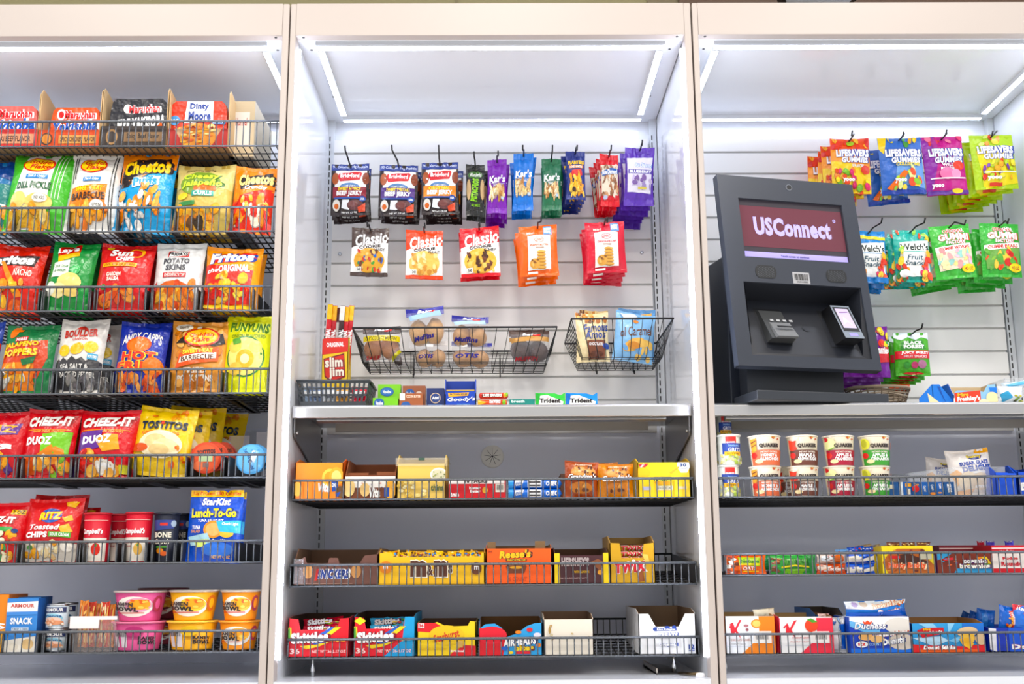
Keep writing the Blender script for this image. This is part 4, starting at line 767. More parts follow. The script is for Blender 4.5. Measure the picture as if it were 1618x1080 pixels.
lenny('red bag of mini chocolate chip cookies in second row', 927, 351, 990, 431, (960, 343), 4, '#cf2a3c', 'CHOCOLATE CHIP', 0, -2)
# ---------------------------------------------------------------- wire baskets on the slats
def wire_basket(name, label, x0, x1, ytop, ybf, ybb, xb0, xb1, Yf, Ybf, nx):
    BK = mat('#1b1c1e', 'plastic'); Yb = D-.012
    z1 = at((x0+x1)/2, ytop, Yf).z; z0 = at((x0+x1)/2, ybb, Yb).z; A = at(x0, ytop, Yf).x; B = at(x1, ytop, Yf).x
    a = at(xb0, ybf, Ybf).x; b = at(xb1, ybf, Ybf).x; t = thing(name, label, 'basket', (0, 0, 0), 'black wire baskets hooked on the slats')
    P = Vector; c = lambda u, v, w_: u
    rim = [P((A, Yf, z1)), P((B, Yf, z1)), P((B, Yb, z1)), P((A, Yb, z1))]; bot = [P((a, Ybf, z0)), P((b, Ybf, z0)), P((b, Yb, z0)), P((a, Yb, z0))]
    MB().tube(rim, .003, BK, 6, True).build('top_rim', t)
    m = MB()
    def side(r0, r1, b0, b1, n, nh):
        for i in range(n+1):
            f = i/n; m.tube([r0.lerp(r1, f), b0.lerp(b1, f)], .0013, BK, 4)
        for k in range(1, nh+1):
            f = k/(nh); m.tube([r0.lerp(b0, f), r1.lerp(b1, f)], .0014, BK, 4)
    side(rim[0], rim[1], bot[0], bot[1], nx, 1); m.build('front_grid', t); m = MB(); side(rim[3], rim[2], bot[3], bot[2], nx, 3); m.build('back_grid', t)
    m = MB(); side(rim[0], rim[3], bot[0], bot[3], 9, 2); m.build('end_grid', t); m = MB(); side(rim[1], rim[2], bot[1], bot[2], 9, 2); m.build('end_grid', t); m = MB(); side(bot[0], bot[1], bot[3], bot[2], nx, 7); m.build('bottom_grid', t)
    for f in (.25, .75):
        x = a+(b-a)*f; MB().tube([(x, Yb, z0+.06), (x, D-.002, z0+.05), (x, D-.002, z0-.002), (x, D-.03, z0-.014), (x, D-.035, z0-.004)], .0022, BK, 5).build('hook', t)
    return z0, t
zb1, _ = wire_basket('wire_basket', 'long black wire basket of wrapped muffins on the slatted back', 557, 880, 517, 571, 590, 573, 862, .23, .39, 17)
zb2, _ = wire_basket('wire_basket', 'short black wire basket holding cookie bags at right', 903, 1064, 503, 557, 585, 920, 1046, .23, .37, 10)
# muffins
def muffins(label, x0, yt, x1, yb, Y, topc, band, art, cake, rot=0, n=2):
    X, z, w_, h = rect(x0, yt, x1, None, Y, yb); t = thing('muffin_pack', label, 'muffin pack', (X, Y, z), 'wrapped muffins in the long basket')
    t.rotation_euler[1] = math.radians(rot)
    for i in range(n):
        MB().blob(((i-(n-1)/2)*w_*.42, .015, h*.42), (w_*.25, .03, h*.34), mat(cake, 'food'), seed=i+int(x0)).build('muffin', t)
    SEED[0] += 1
    a, b, c = bag_mesh(w_, h*1.05, .07, '#e9e9ee', art, seed=SEED[0], kind='wrap', seal=.08, flare=.8, pinch=.03)
    a.build('clear_wrapper', t); 
    q, r, s = bag_mesh(w_, h*1.05, .07, topc, '', seed=SEED[0], seal=.18 if band else .14, flare=.8, pinch=.03); r.build('printed_top', t); c.build('bottom_seal', t)
mtxt = 't .3 .04 .7 .15 #fff s.2 b.05 | Bake; p #c8302a .55 .12 .78 .08 .76 .16 .6 .18;'
muffins('brown and yellow banded muffin pack at left end of the basket', 573, 519, 633, 571, .42, '#4a342c', True, mtxt + 'r .0 .3 1 .46 #ecd92a; t .08 .32 .92 .44 #4a3a1a s.15 | CHOCOLATE MUFFIN; t .1 .86 .5 .95 #d0303a s.2 | SALE', '#b5713a')
muffins('small dark muffin pack tipped over beside the yellow banded one', 622, 543, 646, 578, .44, '#2e2220', True, 'p #b8b02a .1 .6 .9 .4 .9 .54 .1 .76', '#4a2c20', -25, 1)
muffins('blue topped muffin pack leaning on top of the basket pile', 647, 489, 707, 548, .40, '#2f2f9a', True, mtxt + 'p #9fc0dc .05 .2 .9 .1 .95 .25 .1 .34; t .15 .72 .7 .84 #2a2a8c s.2 r-8 b.05 | Muffins', '#c8985a', -6)
muffins('clear muffin pack with white sticker under the leaning blue one', 655, 541, 707, 582, .42, '#dcd6d2', False, 'r .35 .12 .58 .26 #f4f4f4; t .12 .55 .6 .68 #2a2a8c s.2 b.05 | OTIS', '#b98a52')
muffins('blue topped muffin pack on top at middle of the basket', 711, 502, 770, 549, .41, '#2b2b90', True, mtxt + 'p #b0cce2 .05 .22 .9 .14 .95 .27 .1 .34; t .1 .72 .75 .86 #2a2a8c s.2 b.05 | Muffins', '#c18f55', 3)
muffins('clear muffin pack with blue tail below the middle blue top', 712, 543, 776, 582, .43, '#3a3a9a', False, 'r .2 .08 .4 .22 #f4f4f4; t .1 .5 .7 .66 #2a2a8c s.2 b.05 | OTIS', '#bd8c54', 2)
muffins('dark brown muffin pack at right end of the basket, in front', 807, 526, 868, 574, .42, '#4a342c', True, mtxt + 'p #c09050 .0 .25 .5 .18 1 .2 1 .34 0 .38; t .1 .82 .7 .93 #c0303a s.2 | MUFFIN', '#40241c')
muffins('dark brown muffin pack at right end, behind the front one', 804, 524, 862, 572, .52, '#4a342c', True, 'p #c09050 .0 .25 1 .2 1 .34 0 .38', '#40241c')
pouch('cookie_pouch', 'cream cookie pouch with blue script standing in the short basket', 910, 492, 963, 572, .41, .04, '#efdcae', 'c 26 .05 .02 .95 .2 .06 4 #c8843c #6a3a20 #e8c070 #a86428; t .2 .24 .98 .42 #24408c s.2 b.02 r-6 | Famous; t .22 .4 .9 .56 #24408c s.2 b.02 r-6 | Amos; p #7a4630 .3 .6 .88 .58 .84 .95 .36 .95; t .36 .64 .78 .7 #fff | CHOCOLATE; e .9 .7 .12 .06 #3a4f9c; e .6 .86 .2 .06 #5a3020', 'cookie pouches in the short basket', tilt=-5, yaw=4)
pouch('cookie_pouch', 'cream cookie pouch behind the blue script one', 916, 490, 962, 570, .49, .04, '#e6c88a', 'c 20 .05 .02 .95 .3 .06 4 #c8843c #6a3a20', 'cookie pouches in the short basket', tilt=-3)
pouch('cookie_pouch', 'pale blue caramel cookie pouch leaning in the short basket', 970, 493, 1034, 572, .41, .05, '#86b8e2', 't .12 .3 .95 .5 #6a4028 s.25 r-10 b.01 | ol Caramel; e .5 .68 .28 .12 #e8b45a -20; e .82 .66 .2 .1 #f0c46a; e .5 .2 .07 .04 #d9863a; c 8 .2 .75 .9 .95 .08 5 #e8c06a #6fa4d8; p #e8f0f6 .1 .05 .5 .02 .6 .12 .2 .16; e .5 .7 .16 .07 #d08a3a', 'cookie pouches in the short basket', rot=7, tilt=-5)
pouch('cookie_pouch', 'pale blue caramel cookie pouch behind the leaning one', 976, 489, 1035, 570, .50, .04, '#6fa4d6', 'p #e8b45a .6 .1 .9 .06 .9 .14 .62 .2', 'cookie pouches in the short basket', rot=3)
# ---------------------------------------------------------------- ledge goods
X, z, w_, h = rect(508, 533, 549, 'CT', .36); t = thing('meat_stick_box', 'tall narrow yellow and red meat stick box on the ledge behind grey basket', 'box', (X, .36, z)); a = w_/2; dd = .07
m = MB(); yl = mat('#efc92c', 'card'); m.prism([(-a, 0), (a, 0), (a, h), (-a, h-.012)], 0, .0015, yl)
lay(m, 'p #d8342a 0 .02 1 -.06 1 .18 0 .22; t .16 .06 .84 .12 #fff r-3 b.04 | ORIGINAL; p #7a1a1a .06 .27 .86 .2 .92 .5 .42 .58 .12 .5; p #d8342a .1 .28 .84 .22 .88 .49 .42 .55 .16 .49; t .12 .25 .8 .38 #f6efe0 o#8a1a1a r-3 b.04 | slim; t .28 .38 .86 .53 #f6efe0 o#8a1a1a r-3 b.04 | jim; p #f0a81e 0 .75 .6 .66 1 .7 1 1 0 1; r .3 .88 .95 .96 #f5e02a; t .34 .895 .92 .945 #3a2a18 b.04 | SMOKED', lambda u, v, o: Vector(((u-.5)*w_, -o, (1-v)*h)), 0, 0, 'card', w_/h)
m.build('front_panel', t); m = MB().prism([(0, 0), (dd, 0), (dd, h*1.06), (0, h)], a-.0015, a, yl, 'x').prism([(0, 0), (dd, 0), (dd, h*1.06), (0, h-.012)], -a, -a+.0015, yl, 'x').box(-a, a, dd-.0015, dd, 0, h*1.06, yl).box(-a, a, 0, dd, 0, .0015, yl); m.build('carton_body', t)
for i, (px, yt, col, c2) in enumerate(((517, 481, '#c8202a', '#f0c02a'), (524, 482, '#b81c26', '#e8b02a'), (530, 484, '#e9e4dc', '#5a2018'), (537, 483, '#3a1a18', '#e9e4dc'), (543, 484, '#c8202a', '#f0b82a'), (550, 481, '#c21e28', '#f2c42e'))):
    zt = at(px, yt, .39).z; p = at(px-5, 530, .39); w2 = .0075; z0 = z+.01; q = thing('meat_stick', 'upright wrapped meat stick in the narrow yellow box, %s from left' % ORD[i].replace('front', 'first'), 'meat stick', (p.x, .385+.008*(i % 3), z0), 'meat sticks in the narrow box')
    H2 = zt-z0; m = MB().prism([(-w2, 0), (w2, 0), (w2, H2), (-w2, H2)], -.002, .002, mat(col, 'film')); lay(m, 'r 0 0 1 .14 %s; r .3 .2 .7 .5 %s; t -1.2 .28 2.2 .32 #fff r-88 b.05 | ORIGINAL' % (c2, col), lambda u, v, o: Vector(((u-.5)*2*w2, -.002-o, (1-v)*H2)), 0, 0, 'film', 2*w2/H2); m.build('wrapper', q); q.rotation_euler = (0, math.radians(3), 0)
# perforated basket
A, B = at(464, 603, .17), at(585, 603, .17); z0 = .7215+S+.0005; zt = A.z; GB = mat('#3a3e42', 'plastic'); X0, X1 = .006, B.x
t = thing('plastic_basket', 'low dark grey perforated plastic basket on the ledge at left', 'basket', (X0, .16, z0)); Wd = X1-X0; Hd = zt-z0
def perf(m, P, n, k, wdt):      # wall with rows of square holes: horizontal bands and posts between them
    rows_ = 3; bands = [0, .14, .38, .46, .62, .70, .86, 1]
    for lo, hi in ((0, .22), (.42, .5), (.66, .74), (.9, 1)): m.add([P(0, lo), P(1, lo), P(1, hi), P(0, hi)], [(0, 1, 2, 3)], GB)
    for i in range(n+1):
        u0, u1 = max(0, (i-.22)/n), min(1, (i+.22)/n); m.add([P(u0, .2), P(u1, .2), P(u1, .92), P(u0, .92)], [(0, 1, 2, 3)], GB)
m = MB(); fl = .012
perf(m, lambda u, v: Vector((fl*(1-v)+u*(Wd-2*fl*(1-v)), -fl*v*.6, v*Hd)), 15, 3, Wd); perf(m, lambda u, v: Vector((fl*(1-v)+u*(Wd-2*fl*(1-v)), .16, v*Hd)), 15, 3, Wd)
perf(m, lambda u, v: Vector((Wd-fl*(1-v), u*.16, v*Hd)), 8, 3, .2); perf(m, lambda u, v: Vector((fl*(1-v), u*.16, v*Hd)), 8, 3, .2)
o = m.build('perforated_wall', t); md = o.modifiers.new('solid', 'SOLIDIFY'); md.thickness = .0018
MB().box(fl, Wd-fl, 0, .16, 0, .002, GB).build('bottom', t)
MB().tube([(0, -.008, Hd), (Wd, -.008, Hd), (Wd+.004, .005, Hd-.004), (Wd, .165, Hd), (0, .165, Hd)], .0035, GB, 6, True).build('rim', t)
for i, (px, c, lab) in enumerate(((470, '#9fb4cc', 'pale blue'), (494, '#7f93b8', 'slate blue'), (515, '#d8dce0', 'white'), (535, '#d9a04a', 'tan'), (562, '#d8283a', 'red'))):
    p = at(px+4, 620, .22); pouch('small_packet', lab + ' small packet seen through holes of the grey basket', px-6, 611, px+18, 634, .23, .012, c, 'r .1 .3 .9 .5 #eee; r .2 .6 .8 .75 #445', 'small packets in the grey basket')
GI = 'small boxes and gum on the middle ledge'
vz = 'e .4 .28 .3 .17 #2a5aa0; e .4 .28 .27 .145 #3a74c0; t .22 .22 .58 .34 #fff s.2 b.04 | Vaseline; t .1 .62 .45 .7 #f2f8ea | Lip Therapy; t .1 .74 .75 .86 #eaf6d8 | ALOE VERA'
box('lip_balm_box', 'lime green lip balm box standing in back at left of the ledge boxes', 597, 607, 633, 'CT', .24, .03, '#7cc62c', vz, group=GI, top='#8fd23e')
box('lip_balm_box', 'lime green lip balm box lying low in front of the standing one', 589, 628, 629, 'CT', .17, .04, '#74c024', 'e .25 .55 .2 .5 #2a5aa0; t .12 .35 .4 .75 #fff s.2 | Vaseline', group=GI, top='#8fd23e')
box('lip_balm_box', 'brown cocoa lip balm box standing in back beside green one', 636, 609, 672, 'CT', .24, .03, '#94583a', 'e .32 .3 .2 .17 #2a5aa0; t .18 .24 .46 .36 #fff s.2 | Vaseline; e .72 .4 .16 .18 #d8c6b8', group=GI, top='#e8d8c8')
box('lip_balm_box', 'brown cocoa lip balm box with white sticker in front', 631, 621, 668, 'CT', .17, .04, '#a05a34', 'r .02 .0 .24 .5 #e9e4dc; r .26 .1 .95 .35 #b46a3c; t .3 .12 .9 .32 #f2e2d0 | COCOA BUTTER; e .28 .85 .2 .25 #2a5aa0', group=GI, top='#b87a4a')
box('pain_relief_box', 'small navy pain relief box with round emblem on the ledge', 674, 613, 702, 'CT', .2, .04, '#1e2f66', 'e .5 .48 .3 .26 #d8c0a0; e .5 .48 .26 .22 #28407e; t .3 .4 .7 .54 #fff s.2 b.05 | Advil; r .1 .8 .9 .86 #4a7ac0', group=GI, top='#3a4f9c')
tray('powder_box', 'royal blue headache powder display box on the ledge', 703, 615, 602, 752, 'CT', .18, .05, '#1d46b4', 'r .05 .02 .95 .08 #c8a84a; p #f2b42a .1 .2 .78 .16 .74 .34 .12 .4; t .16 .22 .72 .32 #1d2a5a | FAST PAIN RELIEF; t .08 .42 .98 .7 #fff s.2 b.03 r-2 | Goody\'s; t .4 .8 .8 .88 #6ab0e8 | EXTRA STRENGTH', [(0, .75), (.1, 1), (.9, 1), (1, .8)], group=GI, inner='#24409c')
for i, (x0, yt, x1, lab) in enumerate(((757, 620, 803, 'fruit candy roll lying on top of another roll'), (755, 629, 801, 'fruit candy roll lying underneath, beside the blue powder box'))):
    X, z, w_, h = rect(x0, yt, x1, 'CT', .18+.0*i) if i else rect(x0, yt, x1, None, .18, 629.5)
    t = thing('candy_roll', lab, 'candy roll', (X, .18, z+h/2), GI); r = min(h/2, .0095)
    m = MB().lathe([(r*.5, -w_/2), (r, -w_/2+.004), (r, w_/2-.004), (r*.5, w_/2)], mat('#c8321f' if i == 0 else '#e8501c', 'film'), (0, 0, 0), 20, 'x')
    lay(m, ('r .1 .3 .75 .75 #5a2a24; t .14 .32 .78 .7 #f8f4ee b.07 | LIFE SAVERS; e .88 .5 .05 .3 #f0a42a; e .95 .4 .04 .3 #7ab82a' if i == 0 else 'p #f0b42a 0 .2 .3 .5 0 .9; t .4 .2 .78 .6 #fff o#c8321f b.07 | SAVERS; e .9 .5 .06 .3 #7ab82a'), lambda u, v, o: Vector(((u-.5)*w_, -(r+o)*math.cos((v-.5)*2.4), (r+o)*math.sin((.5-v)*2.4))), 0, .1, 'film', w_/h, base=.0008); m.build('roll', t)
box('mint_box', 'low teal breath mint box between the candy rolls and gum', 805, 630, 845, 'CT', .18, .03, '#12857c', 't .08 .1 .6 .45 #dff2ee b.04 | breath', group=GI, top='#1a968c')
def gum(label, x0, yt, x1, c, c2):
    X, z, w_, h = rect(x0, yt, x1, 'CT', .18); hv = h
    art = 'p %s .0 .0 .14 0 .2 1 0 1; p #f4f6f4 .16 .15 .4 .1 .95 .6 .9 .95 .1 .95; t .14 .34 .84 .7 #2a2224 b.07 | Trident; r .4 .3 .44 .34 #d8303a' % c2
    t = thing('gum_pack', label, 'gum', (X, .18, z), GI); a = w_/2
    m = MB().prism([(-a, 0), (a, 0), (a, h), (a*.9, h*.95), (a*.7, h*.82), (a*.3, h*.95), (-a*.8, h*.97), (-a, h)], 0, .012, mat(c, 'film')); lay(m, art, lambda u, v, o: Vector(((u-.5)*w_, -o, (1-v)*h*.93)), 0, 0, 'film', w_/h); m.build('pack', t)
gum('bright green gum pack on the middle ledge', 846, 620, 893, '#3fc84a', '#2fae3c'); gum('sky blue gum pack at right end of the ledge goods', 894, 620, 944, '#2f8fe0', '#1f6fc8')
# ---------------------------------------------------------------- shelf H
GH = 'snack boxes on the upper wire shelf of the middle cabinet'
cr = 'e %.2f .25 .1 .12 #f6b84a; e %.2f .25 .07 .08 #e8962a; e %.2f .25 .11 .13 #f2a53a; e %.2f .25 .08 .09 #f8cc6a'
bl = lambda: 'e .72 .42 .16 .26 #f5c052; e .72 .42 .11 .18 #e8962a; e .86 .38 .15 .26 #f2a53a; e .86 .38 .1 .17 #f8d07a; t .48 .56 .74 .8 #f4f2ee s.2 b.06 r3 | Vita; p #2a50a8 .76 .5 .9 .5 .9 .76 .78 .8; t .78 .56 .88 .7 #fff | 24g; e .06 .72 .09 .2 #f5c052; e .96 .8 .1 .16 #6a4a28; p #2a50a8 .84 .84 .96 .8 .9 .96'
tray('breakfast_bar_box', 'bright orange breakfast biscuit box at left end of upper middle shelf', 466, 731, 733, 542, 'H', .125, .20, '#f48a14', bl(), group=GH, inner='#d9791a', side='#e8641c')
tray('breakfast_bar_box', 'brown and white open breakfast biscuit box beside the orange box', 545, 752, 734, 625, 'H', .125, .20, '#7a4022', 'r 0 0 1 .5 #f0ece6; c 10 .3 .3 .9 .5 .03 3 #4a3a8a #d8402e #e8b02a; e .08 .5 .12 .4 #f0cf8a; e .4 .6 .1 .3 #e8c480; t .48 .5 .7 .95 #f4f2ee s.2 b.05 | Vita; e .9 .6 .12 .4 #f0b04a; p #2a50a8 .78 .5 .88 .5 .88 .9 .78 .92', [(0, 1), (.1, 1.06), (.98, 1.06), (1, 1)], group=GH, inner='#9a5a34', ears=((.0, .012, .06), (.6, .014, .055)))
tray('cookie_thin_box', 'pale yellow cookie carton with clear lid on upper middle shelf', 627, 732, 726, 704, 'H', .125, .20, '#ecc96a', 'e .86 .32 .18 .2 #f4f0e4; e .86 .32 .14 .15 #dcd8b8; c 10 .74 .24 .98 .4 .025 3 #6a7a3a #a8b060; t .7 .6 .96 .78 #2a5a40 s.1 | thins; c 10 .05 .5 .6 .95 .09 4 #f2d98a #e0b850 #f6e6b0', group=GH, inner='#e8c878')
p0 = rect(625, 723, 707, 'H', .122); t = thing('clear_box_lid', 'clear plastic tub lid set over the pale yellow cookie carton', 'lid', (p0[0], .122, p0[1]+p0[3]*.8)); MB().box(-p0[2]/2, p0[2]/2, -.002, .0, 0, p0[3]*.2, mat('#f4ead0', 'glass')).box(-p0[2]/2, p0[2]/2, 0, .19, p0[3]*.2-.001, p0[3]*.2, mat('#f4ead0', 'glass')).build('lid_shell', t); MB().box(-.008, .008, -.003, 0, p0[3]*.14, p0[3]*.2, mat('#3a5a4a', 'plastic')).build('sticker', t)
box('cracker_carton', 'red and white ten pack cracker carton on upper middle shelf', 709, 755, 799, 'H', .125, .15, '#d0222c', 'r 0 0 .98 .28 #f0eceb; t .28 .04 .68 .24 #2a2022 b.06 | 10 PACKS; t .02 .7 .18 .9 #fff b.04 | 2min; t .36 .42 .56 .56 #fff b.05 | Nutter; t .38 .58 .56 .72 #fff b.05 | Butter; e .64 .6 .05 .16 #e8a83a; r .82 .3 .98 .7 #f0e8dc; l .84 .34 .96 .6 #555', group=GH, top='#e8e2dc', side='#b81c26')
oreo = 't .22 .25 .32 .6 #fff s.2 | Oreo; e .5 .3 .13 .14 #e8e8ee; r .38 .28 .62 .34 #2a2226; e .5 .7 .13 .14 #e8e8ee; r .38 .66 .62 .72 #2a2226; t .72 .55 .9 .75 #fff b.04 | OREO'
for i, (yt, yb, lab) in enumerate(((771, None, 'blue sandwich cookie sleeve underneath, on upper middle shelf'), (756, 771, 'blue sandwich cookie sleeve lying on top of another blue sleeve'))):
    X, z, w_, h = rect(803, yt, 888, 'H', .14, yb); t = thing('cookie_sleeve', lab, 'cookie pack', (X, .14, z), GH); r = h/2
    m = MB().lathe([(.001, -w_/2), (r*.9, -w_/2+.006), (r, -w_/2+.014), (r, w_/2-.014), (r*.9, w_/2-.006), (.001, w_/2)], mat('#1c6fd6', 'film'), (0, r, r), 20, 'x')
    lay(m, 'p #f0f2f6 .12 .2 .3 .15 .26 .6 .14 .7; t .14 .3 .26 .6 #1c4fa0 s.2 | mini; r .36 .15 .62 .85 #e9ebf0; r .38 .3 .6 .45 #241c20; r .38 .6 .6 .72 #241c20; t .7 .3 .93 .7 #fff s.1 b.05 | OREO; p #3fa0ec .0 .0 .1 .0 .08 1 0 1', lambda u, v, o: Vector(((u-.5)*w_, r-(r+o)*math.cos((v-.5)*2.2), r+(r+o)*math.sin((.5-v)*2.2))), 0, .1, 'film', w_/h, base=.0009); m.build('sleeve', t)
box('shelf_carton', 'dark brown carton edge between blue sleeves and brown cookie bag', 886, 748, 895, 'H', .2, .12, '#5a3a2c', group=GH)
gm = 't .1 .34 .95 .5 #fff o%s s.2 b.03 r-3 | Grandma\'s; e .55 .3 .38 .18 #d88a3c; e .5 .26 .3 .14 #e09c50; c 14 .2 .12 .85 .34 .05 5 #5a3020 #b8642a; e .5 .72 .34 .16 #c8782e; c 10 .2 .6 .8 .85 .06 6 #6a3a20 #e0a050; t .1 .34 .95 .5 #fff o%s s.2 b.03 r-3 | Grandma\'s; t .3 .07 .8 .12 #f6e2c8 | HOMESTYLE'
for i, (x0, yt, x1, c, lab) in enumerate(((891, 729, 945, '#a84a20', 'brown homestyle cookie bag standing on upper middle shelf'), (944, 733, 1001, '#d8861e', 'golden orange homestyle cookie bag beside the brown one'))):
    pouch('cookie_bag', lab, x0, yt, x1, 787, .15, .04, c, gm % (('#5a2a1c', '#5a2a1c') if i == 0 else ('#8a4a1c', '#8a4a1c')), 'homestyle cookie bags on the upper middle shelf', rot=1.5*(1-2*i)+2, flare=.8)
pouch('cookie_bag', 'golden orange homestyle cookie bag behind the brown and orange bags', 930, 731, 978, 787, .21, .04, '#cf7a1c', gm % ('#8a4a1c', '#8a4a1c'), 'homestyle cookie bags on the upper middle shelf', rot=-2)
tray('wafer_box', 'yellow thirty count biscuit carton at right end of upper middle shelf', 1008, 730, 731, 1091, 'H', .125, .20, '#f5d314', 'p #c8303a .02 .04 .22 .03 .06 .26; t .04 .07 .14 .12 #fff r-45 | NABISCO; p #f0f2f4 .76 .0 .98 0 1 .14 .94 .3 .82 .3 .76 .16; t .8 .03 .93 .13 #24407c b.05 | 30; t .8 .16 .95 .19 #24407c | COUNT; p #d9b010 .6 .3 .78 .12 .8 .15 .64 .34; e .1 .3 .14 .16 #f0c020; r .3 .42 .64 .54 #3a7a50; t .32 .44 .62 .53 #f6e24a b.04 | belVita; r .34 .68 .66 .8 #e4dcc0; t .36 .7 .64 .78 #6a6a5a | GOLDEN OAT; p #e8a82a .3 .56 .44 .54 .6 .56 .62 .64 .34 .65; r .08 .7 .24 .8 #b8b8d8; r .76 .7 .92 .78 #e0c8a0', group=GH, inner='#e2b82a', side='#e8be1a')
# ---------------------------------------------------------------- shelf I
GIc = 'chocolate bar cartons on the middle shelf of the middle cabinet'
tray('chocolate_bar_carton', 'nearly empty dark brown chocolate bar carton at left end', 464, 888, 868, 597, 'I', .122, .26, '#6b463c', 't .28 .3 .66 .72 #24408c o#f4f2ee s.2 b.08 | SNICKERS; p #c8302a .27 .3 .3 .28 .28 .78 .25 .8; e .17 .4 .06 .3 #c8905a; e .74 .4 .06 .3 #c8905a; r .05 .92 .7 .95 #9a7a6a', [(0, 1), (.13, 1.25), (.15, .98), (.4, .95), (.42, 1.2), (.52, 1.2), (.54, .95), (.78, .95), (.84, 1.3), (1, 1.35)], group=GIc, inner='#7a5c44')
p1 = rect(464, 880, 480, 'I', .118); t = thing('clear_acrylic_strip', 'crumpled clear plastic strip at left end of brown carton', 'strip', (p1[0], .116, p1[1])); SEED[0] += 1; bag_mesh(.028, p1[3], .006, '#dfe4ea', '', seed=4, kind='wrap')[0].build('strip', t)
tray('candy_carton', 'yellow peanut candy carton with white flap edge', 598, 873, 868, 766, 'I', .122, .26, '#f2bf0e', 't .31 .02 .47 .12 #5a3020 b.03 | PEANUT; t .3 .24 .45 .76 #5a3020 o#f4ecd8 b.06 | m; t .455 .4 .515 .72 #5a3020 o#f4ecd8 b.04 | &; t .52 .24 .645 .76 #5a3020 o#f4ecd8 b.06 | m; t .655 .36 .695 .66 #5a3020 o#f4ecd8 b.04 | s; t .645 .26 .655 .36 #5a3020 b.04 | \'; e .07 .45 .06 .2 #e88a1e; t .045 .38 .09 .5 #fff | m; e .92 .5 .05 .2 #6a3a20; t .9 .42 .945 .54 #fff | m; r 0 .95 1 1 #d9a80c', [(0, 1), (.12, 1.02), (.14, .88), (.96, .88), (.97, 1), (1, 1)], group=GIc, inner='#a8804a')
for i in range(9):
    x0 = 606+i*17
    pouch('candy_bag', 'peanut candy packet in the yellow carton, %s' % ('at far left', 'second from left', 'third from left', 'fourth from left', 'in the middle', 'fourth from right', 'third from right', 'second from right', 'at far right')[i], x0, 868+(i % 2)*2, x0+26, 893, .15+.012*(i % 3), .02, ('#e8b41e', '#f0c42a', '#d8a01a')[i % 3], 'c 7 .1 .1 .9 .5 .12 %d #3f8ad0 #c8402e #4a3020 #7a4a2a; r .2 .5 .8 .7 #5a3a2a' % i, 'candy packets in the yellow carton', tilt=-20, rot=(i % 3-1)*8, seal=.1)
tray('peanut_cup_carton', 'orange peanut butter cup carton with ear tabs', 768, 866, 862, 872, 'I', .122, .24, '#f5641a', 't .2 .05 .68 .27 #f7c21a o#4a2a1c s.15 b.05 r-2 | Reese\'s; r .3 .3 .62 .36 #5a3020; t .32 .305 .6 .355 #f7c21a | PEANUT BUTTER CUPS; p #7a4228 .3 .5 .36 .42 .56 .42 .62 .5 .58 .7 .34 .7; e .46 .48 .13 .05 #8e5434; e .46 .54 .1 .04 #e8a83a; t .32 .8 .62 .92 #c84a14 | 36 COUNT; t .03 .06 .1 .11 #7a3018 | 36', group=GIc, ears=((.02, .018, .022), (.75, .02, .028)), side='#e8581a')
tray('chocolate_bar_carton', 'dark maroon almond chocolate bar carton with yellow ends', 876, 873, 867, 962, 'I', .122, .26, '#451d24', 'r 0 0 .1 1 #f0d01e; r .9 0 1 1 #f0d01e; t .13 .14 .64 .44 #b8a8a8 b.06 | HERSHEY\'S; t .36 .58 .64 .66 #e8b42a | WITH ALMONDS; p #8a5234 .66 .3 .8 .2 .9 .3 .88 .7 .78 .5; e .84 .64 .05 .08 #e8a03a; t .1 .8 .6 .86 #9a8080 | 36 BARS NET WT', [(0, 1), (.1, 1), (.12, .92), (.88, .92), (.9, 1), (1, 1)], group=GIc, inner='#6a4a34', side='#3a1a20')
tray('caramel_bar_carton', 'tall gold caramel cookie bar carton with notched front', 964, 857, 849, 1035, 'I', .122, .22, '#c99b1c', 't .1 .47 .8 .74 #d8283a o#fff r-4 b.08 s.1 | TWIX; t .48 .42 .56 .48 #fff | o; p #8a4a20 .6 .78 .72 .66 .76 .95 .62 .98; p #e8c060 .72 .28 .84 .3 .88 .5 .78 .48', [(0, 1), (.22, .99), (.26, .62), (.72, .62), (.76, .97), (1, 1)], group=GIc, inner='#a88448', side='#b88e48')
for i, (yt, yb) in enumerate(((878, 890), (869, 881), (859, 872))):
    pouch('caramel_bar', 'gold wrapped caramel cookie bar in the notched carton, %s' % ('lowest', 'middle one', 'topmost')[i], 978, yt, 1020, yb, .15+.03*i, .018, '#b8862a', 't .08 .2 .9 .8 #d8283a o#f4ecd8 b.05 s.1 | TWIX; r 0 0 1 .15 #5a3418', 'caramel bars in the notched carton', seal=.08, pinch=0)
# ---------------------------------------------------------------- shelf J
GJc = 'chewy candy cartons on the lowest shelf of the middle cabinet'
ARC = 'p #f2d21e 0 .24 .05 .24 .06 .48 0 .55; p #4a9a3a .0 .3 .03 .24 .04 .5 0 .6; p #2c62c0 .5 .42 .7 .24 .78 .24 .56 .48; p #f2d21e .56 .48 .76 .24 .86 .24 .6 .56; p #f2d21e .2 .72 .5 .68 .5 .64 .68 .62 .5 .74 .3 .8; p #2c62c0 .36 .64 .6 .58 .66 .62 .44 .68;'
sk = ARC + 't .05 .36 .66 .64 #fff o%s b.1 r-3 | Skittles; t .7 .54 .94 .62 #f2d21e s.2 | %s; t .04 .78 .2 .92 #f8dcd8 b.03 | 36; t .4 .82 .95 .9 #f8c8c8 | NET WT 36-2.17 OZ'
CUT = [(0, 1), (.16, .97), (.2, .70), (.8, .70), (.84, .98), (1, 1)]
tray('candy_carton', 'red rainbow candy carton at left end of the lowest middle shelf', 455, 976, 968, 552, 'J', .122, .27, '#d91c30', sk % ('#8a1424', 'Original'), CUT, group=GJc, inner='#5a4030')
